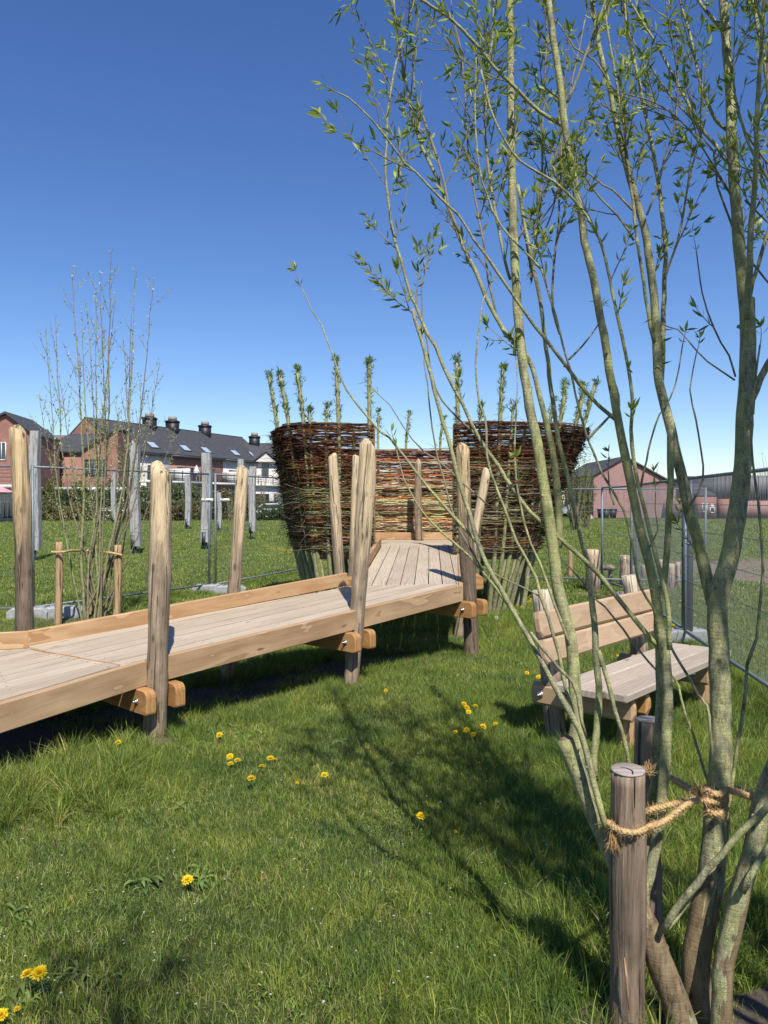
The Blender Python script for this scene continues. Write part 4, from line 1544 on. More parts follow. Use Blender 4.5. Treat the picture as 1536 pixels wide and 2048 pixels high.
for s0, s1, z0, z1 in ((3.0, 3.7, 4.6, 6.2), (.5, 1.9, 1.0, 2.4), (5.6, 7.4, 1.0, 2.6), (5.8, 7.2, 3.6, 4.4), (.3, 1.6, 3.4, 4.4)):
    window(G2, s0, s1, z0, z1, .0, T_, M_dframe)
chimney(G2.p(2.6, -3.3, 0), 1.3, zr_ - .9, zr_ + .95, T_, (1, .1))

# left brick house with half gable in front of the row
T_ = thing('brick_house', 'red brick house with dark roof and stepped half gable, behind the young willow', 'house', at(158, 1035, 68) * [1, 1, 0])
D_ = 68
BF = Loc(at(84, 1000, D_)[:2], (1, .10))
W_ = (231 - 84) / F * D_ * 1.005
def sx(px): return (px - 84) / (231 - 84) * W_
zz = lambda py: fz(py, D_)
lbox('wall', BF, 0, sx(160), -6, 0, 0, zz(903), M_brick, T_)
lpoly('gable_wall', [BF.p(sx(160) + .01, .0, 0), BF.p(sx(231), .0, 0), BF.p(sx(231), .0, zz(861)), BF.p(sx(226), .0, zz(861)), BF.p(sx(160) + .01, .0, zz(903))], M_brick, T_, 5.5, -BF.n)
lpoly('roof', [BF.p(-.3, .3, zz(905)), BF.p(sx(161), .3, zz(905)), BF.p(sx(172), -4, zz(862)), BF.p(sx(112), -4, zz(862))], M_slate, T_, .12, (0, 0, 1))
lpoly('roof', [BF.p(sx(158), .25, zz(904)), BF.p(sx(227), .25, zz(860)), BF.p(sx(232), -5.5, zz(850)), BF.p(sx(160), -5.5, zz(890))], M_slate, T_, .12, (0, 0, 1))
lbox('terrace', BF, 0, sx(231), .01, 2.6, 0, 2.5, M_brick, T_)
lbox('terrace_slab', BF, sx(130), sx(268), .01, 2.9, 2.502, 2.8, M_frame, T_)
for zr in (3.05, 3.3, 3.55, 3.8):
    lbox('railing_bar', BF, sx(168), sx(240), 2.8, 2.84, zr, zr + .05, M_dframe, T_)
for s0, s1, y0, y1 in ((112, 124, 948, 928), (168, 208, 950, 920)):
    window(BF, sx(s0), sx(s1), zz(y0), zz(y1), .0, T_, M_dframe, 2)
T_['label'] = 'red brick house with dark roof and sloping half gable, behind the young willow'

T_ = thing('gable_house', 'brick gable house at the left edge of the picture', 'house', at(10, 1035, 60) * [1, 1, 0])
D_ = 60
AF = Loc(at(-150, 1000, D_)[:2], (1, .12))
def sa(px): return (px + 150) / 212 * ((212) / F * D_ * 1.01)
zz2 = lambda py: fz(py, D_)
lpoly('wall', [AF.p(sa(-150), 0, 0), AF.p(sa(62), 0, 0), AF.p(sa(62), 0, zz2(871)), AF.p(sa(4), 0, zz2(828)), AF.p(sa(-60), 0, zz2(850)), AF.p(sa(-150), 0, zz2(905))], M_brick, T_, 6, -AF.n)
lpoly('roof', [AF.p(sa(64), .3, zz2(872)), AF.p(sa(4), .3, zz2(826)), AF.p(sa(4), -6.2, zz2(826)), AF.p(sa(64), -6.2, zz2(872))], M_slate, T_, .18, (0, 0, 1))
lpoly('roof', [AF.p(sa(4), .3, zz2(826)), AF.p(sa(-152), .3, zz2(905)), AF.p(sa(-152), -6.2, zz2(905)), AF.p(sa(4), -6.2, zz2(826))], M_slate, T_, .18, (0, 0, 1))
lbox('terrace', AF, sa(-100), sa(62), .01, 2.6, 0, 2.6, M_wbrick, T_)
lbox('terrace_slab', AF, sa(-100), sa(64), .01, 2.9, 2.602, 2.85, M_frame, T_)
for zr in (3.1, 3.4, 3.7, 3.95):
    lbox('railing_bar', AF, sa(-90), sa(62), 2.8, 2.84, zr, zr + .05, M_dframe, T_)
window(AF, sa(-12), sa(2), zz2(918), zz2(885), .0, T_, M_frame, 1)
window(AF, sa(15), sa(40), .4, 2.2, 2.6, T_, M_dframe, 2)
lbox('balcony_door', AF, sa(36), sa(60), .01, .08, 2.86, zz2(916), M_gcorr, T_)
T_ = thing('small_house', 'low brown roof with a dark chimney showing between the two left brick houses', 'house', at(95, 1030, 100) * [1, 1, 0])
RF = Loc(at(60, 1000, 100)[:2], (1, 0)); 
lbox('wall', RF, 0, 5.5, -4, 0, 0, fz(886, 100), M_brick, T_)
lpoly('roof', [RF.p(-.2, .3, fz(892, 100)), RF.p(5.6, .3, fz(892, 100)), RF.p(5.6, -3, fz(868, 100)), RF.p(-.2, -3, fz(868, 100))], M_broof, T_, .1, (0, 0, 1))
chimney(RF.p(1.0, -2, 0), 1.4, fz(875, 100), fz(862, 100), T_)
# parasols on the terrace
def parasol(px, ytop, ybot, D, w, col, lb):
    t = at(px, ytop, D); b0 = at(px, ybot, D)
    T_ = thing('parasol', lb, 'parasol', b0)
    m_ = MB(); n = 8
    pts = np.array([b0 + [0, 0, (t - b0)[2] * f] for f in (0, .1, .4, .8, 1)])
    m_.tube(pts, [w * .5, w * .55, w * .42, w * .2, .01], 8)
    m_.build('closed_canopy', flat_mat(lb.split()[1] + '_canvas', col, .8), T_, smooth=True)
    m_ = MB(); m_.tube([b0 - [0, 0, .7], b0], .03, 6); m_.build('pole', M_frame, T_)
parasol(393, 930, 949, 84, .7, (.6, .6, .66), 'closed white parasol on the red brick house balcony')
T_ = thing('parasol', 'open pink parasol at the far left edge, below the white terrace', 'parasol', at(2, 990, 56))
c = at(0, 972, 56); n = 10
V = [c] + [c + np.array([1.0 * math.cos(a), 1.0 * math.sin(a), -.45]) for a in np.arange(n) * 2 * math.pi / n]
obj('canopy', V, [(0, 1 + k, 1 + (k + 1) % n) for k in range(n)], flat_mat('pink_canvas', (.62, .28, .30), .8), T_)
m_ = MB(); m_.tube([c - [0, 0, 2.0], c], .03, 6); m_.build('pole', M_frame, T_)

# right: pink gable building
T_ = thing('gable_building', 'pink brick gable building with dark roof beyond the right lawn', 'building', at(1266, 1036, 75) * [1, 1, 0])
D_ = 75
z3 = lambda py: fz(py, D_)
RG = Loc(at(1187, 1000, D_)[:2], (1, 0))
def sr(px): return (px - 1187) / F * D_
lpoly('wall', [RG.p(0, 0, 0), RG.p(sr(1352), 0, 0), RG.p(sr(1352), 0, z3(972)), RG.p(sr(1249), 0, z3(916)), RG.p(0, 0, z3(952))], M_pink, T_, 12, -RG.n)
nr = (.47, 0, .88)
lpoly('roof', [RG.p(sr(1249), .25, z3(915)), RG.p(sr(1249), -14, z3(915)), RG.p(sr(1368), -14, z3(973)), RG.p(sr(1356), .25, z3(973))], M_slate, T_, .14, nr)
lpoly('roof', [RG.p(sr(1183), .25, z3(953)), RG.p(sr(1183), -14, z3(953)), RG.p(sr(1249), -14, z3(915)), RG.p(sr(1249), .25, z3(915))], M_slate, T_, .14, (-.4, 0, .9))
T_['label'] = 'pink brick gable building with dark roof beyond the right lawn'
T_ = thing('sports_hall', 'long low hall with grey cladding above pink brick at the right edge', 'building', at(1480, 1036, 72) * [1, 1, 0])
D_ = 72
HG = Loc(at(1352, 1000, D_)[:2], (1, 0))
def sh(px): return (px - 1352) / F * D_
lbox('wall', HG, 0, sh(1700), -12, 0, 0, fz(997, D_), M_pink, T_)
lbox('cladding', HG, sh(1425), sh(1700), -12, .15, fz(997, D_) + .003, fz(951, D_), M_gcorr, T_)
for k in range(34):
    s = sh(1426) + k * (sh(1700) - sh(1426)) / 34
    lbox('cladding_rib', HG, s, s + .12, .151, .21, fz(996, D_), fz(952, D_), M_gcorr, T_)
lpoly('roof', [HG.p(sh(1385), .8, fz(992, D_)), HG.p(sh(1424), .8, fz(992, D_)), HG.p(sh(1424), -3, fz(968, D_)), HG.p(sh(1385), -3, fz(968, D_))], M_slate, T_, .12, (0, 0, 1))
lpoly('small_gable', [HG.p(sh(1400), -3, fz(990, D_)), HG.p(sh(1424), -3, fz(990, D_)), HG.p(sh(1424), -3, fz(975, D_)), HG.p(sh(1412), -3, fz(962, D_)), HG.p(sh(1400), -3, fz(972, D_))], M_brick, T_, .2, -HG.n)
lbox('porch', HG, sh(1386), sh(1420), .01, 1.4, 0, fz(994, D_), M_brick, T_)
lbox('porch', HG, sh(1432), sh(1451), .01, 1.0, 0, fz(998, D_), M_brick, T_)
lbox('dark_door', HG, sh(1452), sh(1462), .01, .1, 0, fz(999, D_), M_dframe, T_)
window(HG, sh(1393), sh(1400), fz(1022, D_), fz(1008, D_), 1.4, T_, M_frame, 1)
window(HG, sh(1408), sh(1415), fz(1024, D_), fz(1016, D_), 1.4, T_, M_frame, 0)
lbox('notice', HG, sh(1408), sh(1415), 1.41, 1.45, fz(1015, D_), fz(1008, D_), M_white, T_)
# distant roof and bare masts
T_ = thing('far_house', 'small distant roof peeking above the pink gable building', 'house', at(1408, 1030, 130) * [1, 1, 0])
FH_ = Loc(at(1395, 1000, 130)[:2], (1, .1))
lbox('wall', FH_, 0, 5, -4, 0, 0, fz(962, 130), M_brick, T_)
lpoly('roof', [FH_.p(-.3, .3, fz(964, 130)), FH_.p(5.3, .3, fz(964, 130)), FH_.p(4.2, -3, fz(956, 130)), FH_.p(1.6, -3, fz(956, 130))], M_broof, T_, .1, (0, 0, 1))

# bins and parked things by the pink building
M_bin = flat_mat('green_bin', (.03, .06, .045), .5); M_bind = flat_mat('dark_bin', (.02, .022, .026), .5)
for px, m_, lb in ((1212, M_bin, 'green wheeled bin against the pink gable wall'), (1226, M_bind, 'dark wheeled bin right of the green bin'), (1202, M_bind, 'dark bin left of the green bin, against the pink wall')):
    c = at(px, 1036, 72) * [1, 1, 0]
    T_ = thing('wheeled_bin', lb, 'bin', c, 'bins by the pink building')
    fr = Loc(c[:2], (1, 0))
    V = [fr.p(a, d, z) for z, w in ((.06, .22), (.8, .29)) for a, d in ((-w, -w), (w, -w), (w, w), (-w, w))]
    obj('body', V, np.array([[0, 1, 2, 3], [4, 7, 6, 5], [0, 4, 5, 1], [1, 5, 6, 2], [2, 6, 7, 3], [3, 7, 4, 0]]), m_, T_)
    lbox('lid', fr, -.32, .32, -.32, .33, .803, .88, m_, T_)
for px, wd, hh, m_, nm, lb in ((1177, 22, 6, M_path, 'sand_pile', 'low pale sand heap left of the pink building'), ):
    c = at(px, 1037, 70) * [1, 1, 0]
    T_ = thing(nm, lb, 'heap', c)
    w_ = wd / 2 / F * 70
    V = [c + np.array([0, 0, .45])] + [c + np.array([w_ * math.cos(a), w_ * .7 * math.sin(a), 0]) for a in np.arange(12) * math.pi / 6] + [c + np.array([w_ * .55 * math.cos(a), w_ * .4 * math.sin(a), .38]) for a in np.arange(12) * math.pi / 6]
    obj('heap', V, [(0, 13 + k, 13 + (k + 1) % 12) for k in range(12)] + [(13 + k, 1 + k, 1 + (k + 1) % 12, 13 + (k + 1) % 12) for k in range(12)], m_, T_, smooth=True)


def car(px, D, col, lb, ang=0.0):
    c = at(px, 1036, D) * [1, 1, 0]
    T_ = thing('parked_car', lb, 'car', c)
    u = np.array([math.cos(ang), math.sin(ang), 0]); v = np.array([-u[1], u[0], 0])
    P = lambda x, y, z: c + u * x + v * y + np.array([0, 0, z])
    prof = [(-2.1, .35), (-2.12, .75), (-1.9, .95), (-1.35, 1.0), (-.75, 1.42), (.75, 1.45), (1.45, 1.0), (2.0, .9), (2.12, .6), (2.1, .35)]
    V = [P(x, y, z) for y in (-.85, .85) for x, z in prof]; n = len(prof)
    Fs = [tuple(range(n)), tuple(reversed(range(n, 2 * n)))] + [(i_, i_ + n, (i_ + 1) % n + n, (i_ + 1) % n) for i_ in range(n)]
    obj('body', V, Fs, col, T_)
    for y in (-.86, .86):
        obj('window', [P(-1.15, y, 1.02), P(1.25, y, 1.02), P(.7, y, 1.36), P(-.72, y, 1.34)], [(0, 1, 2, 3)], M_glass, T_)
    for x in (-1.3, 1.35):
        for y in (-.84, .84):
            m_ = MB(); m_.tube([P(x, y - .09, .32), P(x, y + .09, .32)], .32, 14); m_.build('wheel', M_bind, T_)
car(1160, 80, flat_mat('car_grey', (.33, .35, .38), .3), 'grey parked car left of the pink building')
car(548, 62, flat_mat('car_white', (.7, .7, .7), .3), 'white parked car behind the low hedge beside the nest')

# ------------------------------------------------------------------ hedges, shrubs and far trees
rh = np.random.default_rng(77)
LEAFV = np.array([[0, 0, 0], [.5, .12, .05], [1, 0, 0], [.5, -.12, .05]])


def leaf_cloud(name, c, size, n, leaf, cols, parent=None, kind=None, flat=.0, seedshape=None, bottom=0.0):
    """many leaf-sized faces through a lumpy volume"""
    lumps = rh.uniform(-1, 1, (max(10, int(n / 180)), 3)) * np.array([.9, .8, .75])
    lr = rh.uniform(.3, .5, len(lumps))
    k = rh.integers(0, len(lumps), n)
    d = rh.normal(0, 1, (n, 3)); d /= np.linalg.norm(d, axis=1)[:, None]
    rr = rh.uniform(.45, 1.0, n) ** .6
    P = lumps[k] + d * (lr[k] * rr)[:, None]
    P[:, 2] = np.clip(P[:, 2], -1 + rh.uniform(0, .05, n), 1.1)
    P = P * np.array(size) / 2 + np.array(c)
    dirs = d + rh.normal(0, .5, (n, 3)); dirs /= np.linalg.norm(dirs, axis=1)[:, None]
    s_ = np.cross(dirs, rh.normal(0, 1, (n, 3))); s_ /= np.linalg.norm(s_, axis=1)[:, None]
    L = leaf * rh.uniform(.6, 1.4, n)[:, None]
    V = np.stack([P, P + dirs * L * .5 + s_ * L * .28, P + dirs * L, P + dirs * L * .5 - s_ * L * .28], 1).reshape(-1, 3)
    Q = np.arange(4 * n).reshape(-1, 4)
    cc = np.array(cols)[rh.integers(0, len(cols), n)] * rh.uniform(.65, 1.35, (n, 1))
    lt = np.array(cols)[0]
    return obj(name, V, Q, M_leafattr, parent, col=np.repeat(cc, 4, 0), kind=kind)


G_dark = [(.075, .105, .035), (.10, .135, .045), (.06, .085, .03)]
G_mid = [(.12, .15, .045), (.15, .18, .05), (.085, .115, .035), (.2, .2, .07)]
G_olive = [(.17, .155, .06), (.2, .18, .075), (.11, .115, .05), (.22, .18, .09)]
G_lite = [(.16, .20, .07), (.12, .17, .05), (.2, .22, .1)]


def shrub(px, py0, py1, wpx, D, cols, label, n=1300, dep=1.2, nm='shrub', group='hedge shrubs in front of the far houses'):
    b0 = at(px, py1, D); t0 = at(px, py0, D)
    h_ = max(.4, t0[2]); w_ = wpx / F * D
    T_ = thing(nm, label, 'shrub', (b0[0], D, 0), group)
    for q_ in range(4):
        m_ = MB(); a = rh.uniform(-.3, .3, 2)
        m_.tube([np.array([b0[0] + a[0], D + a[1], -.1]), np.array([b0[0] + a[0] * 2.5, D + a[1] * 2, h_ * .7])], [.05, .02], 5)
        m_.build('stem', M_bark_old, T_)
    leaf_cloud('foliage', (b0[0], D, h_ * .5), (w_, dep, h_), n, .13 * D / 60 + .05, cols, T_, 'stuff')


specs = [(-20, 985, 110, 61, G_dark), (60, 1000, 60, 62, G_mid), (112, 962, 70, 63, G_mid), (150, 982, 60, 61, G_dark), (190, 968, 60, 62, G_mid), (232, 985, 60, 63, G_dark),
         (275, 975, 60, 62, G_mid), (318, 978, 64, 61, G_dark), (352, 965, 50, 62, G_mid), (392, 975, 60, 63, G_mid), (430, 982, 44, 62, G_olive), (462, 985, 50, 62, G_olive), (498, 992, 40, 61, G_olive),
         (130, 1010, 90, 59.5, G_olive), (210, 1014, 90, 60.8, G_olive), (300, 1012, 110, 60.4, G_olive), (20, 1012, 90, 59.5, G_olive), (365, 1005, 60, 60, G_olive)]
desc = ['dark', 'mid green', 'tall green', 'dark', 'leafy', 'dark', 'bushy', 'dark dense', 'taller', 'mid green', 'brownish', 'brownish olive', 'low olive', 'low olive', 'low olive', 'low brownish', 'low brownish', 'low olive']
near_ = ['at the left edge', 'between the first two posts', 'right of the leftmost grey post', 'left of the young willow stems', 'behind the young willow', 'behind the slim pale post', 'behind the second grey post', 'left of the peeled ramp post', 'above the hedge beside the peeled ramp post',
         'behind the thin far post', 'behind the white plates', 'right of the white plates', 'behind the middle peeled post', 'in front of the brick house', 'left of the white bench', 'behind the white bench', 'at the foot of the left edge hedge', 'right of the peeled ramp post']
for (px, py, w, D, cols), a_, b_ in zip(specs, desc, near_):
    shrub(px, py - 4, 1040, w * 1.25, D, cols, f'{a_} hedge shrub {b_}', n=3800 if w > 50 else 2600, dep=2.0)
shrub(560, 1016, 1036, 110, 60, G_dark, 'low clipped dark hedge in front of the white car', n=3000, dep=1.2, nm='hedge')
shrub(530, 1001, 1025, 40, 66, G_dark, 'square dark hedge below the white house wall', n=1500, nm='hedge')
shrub(572, 985, 1015, 30, 64, [(.4, .4, .36), (.12, .2, .06), (.5, .5, .45)], 'small white flowering bush beside the nest', n=900)


def bare_shrub(px, ptop, pbot, w, D, label, n=26, cols=G_lite, nm='sapling', leafn=500):
    b0 = at(px, pbot, D) * [1, 1, 0]; h_ = at(px, ptop, D)[2]
    T_ = thing(nm, label, 'shrub', b0)
    m_ = MB(); lv = MB(); W = w / F * D / 2
    tips = []
    for q_ in range(n):
        a = rh.uniform(-1, 1) * W; dy = rh.uniform(-1, 1) * W * .6
        hh = h_ * rh.uniform(.6, 1)
        P_ = smooth_path(np.array([b0 + [a * .15, dy * .15, -.1], b0 + [a * .5, dy * .5, hh * .45], b0 + [a, dy, hh]]), hh / 8)
        P_ += rh.normal(0, .02, P_.shape)
        m_.tube(P_, np.linspace(.018, .004, len(P_)) * (D / 20) ** .5, 4, (1, 1, 1))
        tips.append(P_)
    m_.build('stems', M_twig, T_)
    for q_ in range(leafn):
        P_ = tips[rh.integers(len(tips))]
        p = P_[rh.integers(len(P_) // 3, len(P_))] + rh.normal(0, .06 * W + .03, 3)
        d = rh.normal(0, 1, 3)
        add_leaf(lv, p, d, .05 + .0022 * D, np.array(cols[rh.integers(len(cols))]) * rh.uniform(.7, 1.3), w=.35)
    lv.build('foliage', M_leafattr, T_, kind='stuff')


bare_shrub(1150, 905, 1040, 70, 40, 'pale spring shrub behind the right side of the nest', 30, G_lite, leafn=1100)
bare_shrub(1172, 935, 1038, 50, 44, 'airy light green shrub left of the pink gable wall', 26, G_lite, leafn=900)
bare_shrub(1112, 930, 1050, 60, 36, 'thin sapling shoots directly behind the nest corner', 18, G_lite, leafn=500)
bare_shrub(1545, 905, 1035, 60, 85, 'bare winter tree above the hall roof at the right edge', 40, [(.1, .08, .06)], 'tree', 40)
bare_shrub(462, 1000, 1045, 16, 50, 'slim shrub with hanging catkins right of the white plates', 8, [(.4, .4, .3)], leafn=120)
bare_shrub(524, 925, 1030, 22, 75, 'bare white-barked young tree in front of the white gabled house', 12, [(.3, .25, .15)], leafn=60)

# ------------------------------------------------------------------ the tied willow in front
rw = np.random.default_rng(101)
WB0 = ground_at(1392, 2108)
WILLOW = thing('willow_tree', 'many-stemmed young willow tied with rope to stakes, filling the right foreground', 'tree', (WB0[0], WB0[1], 0))
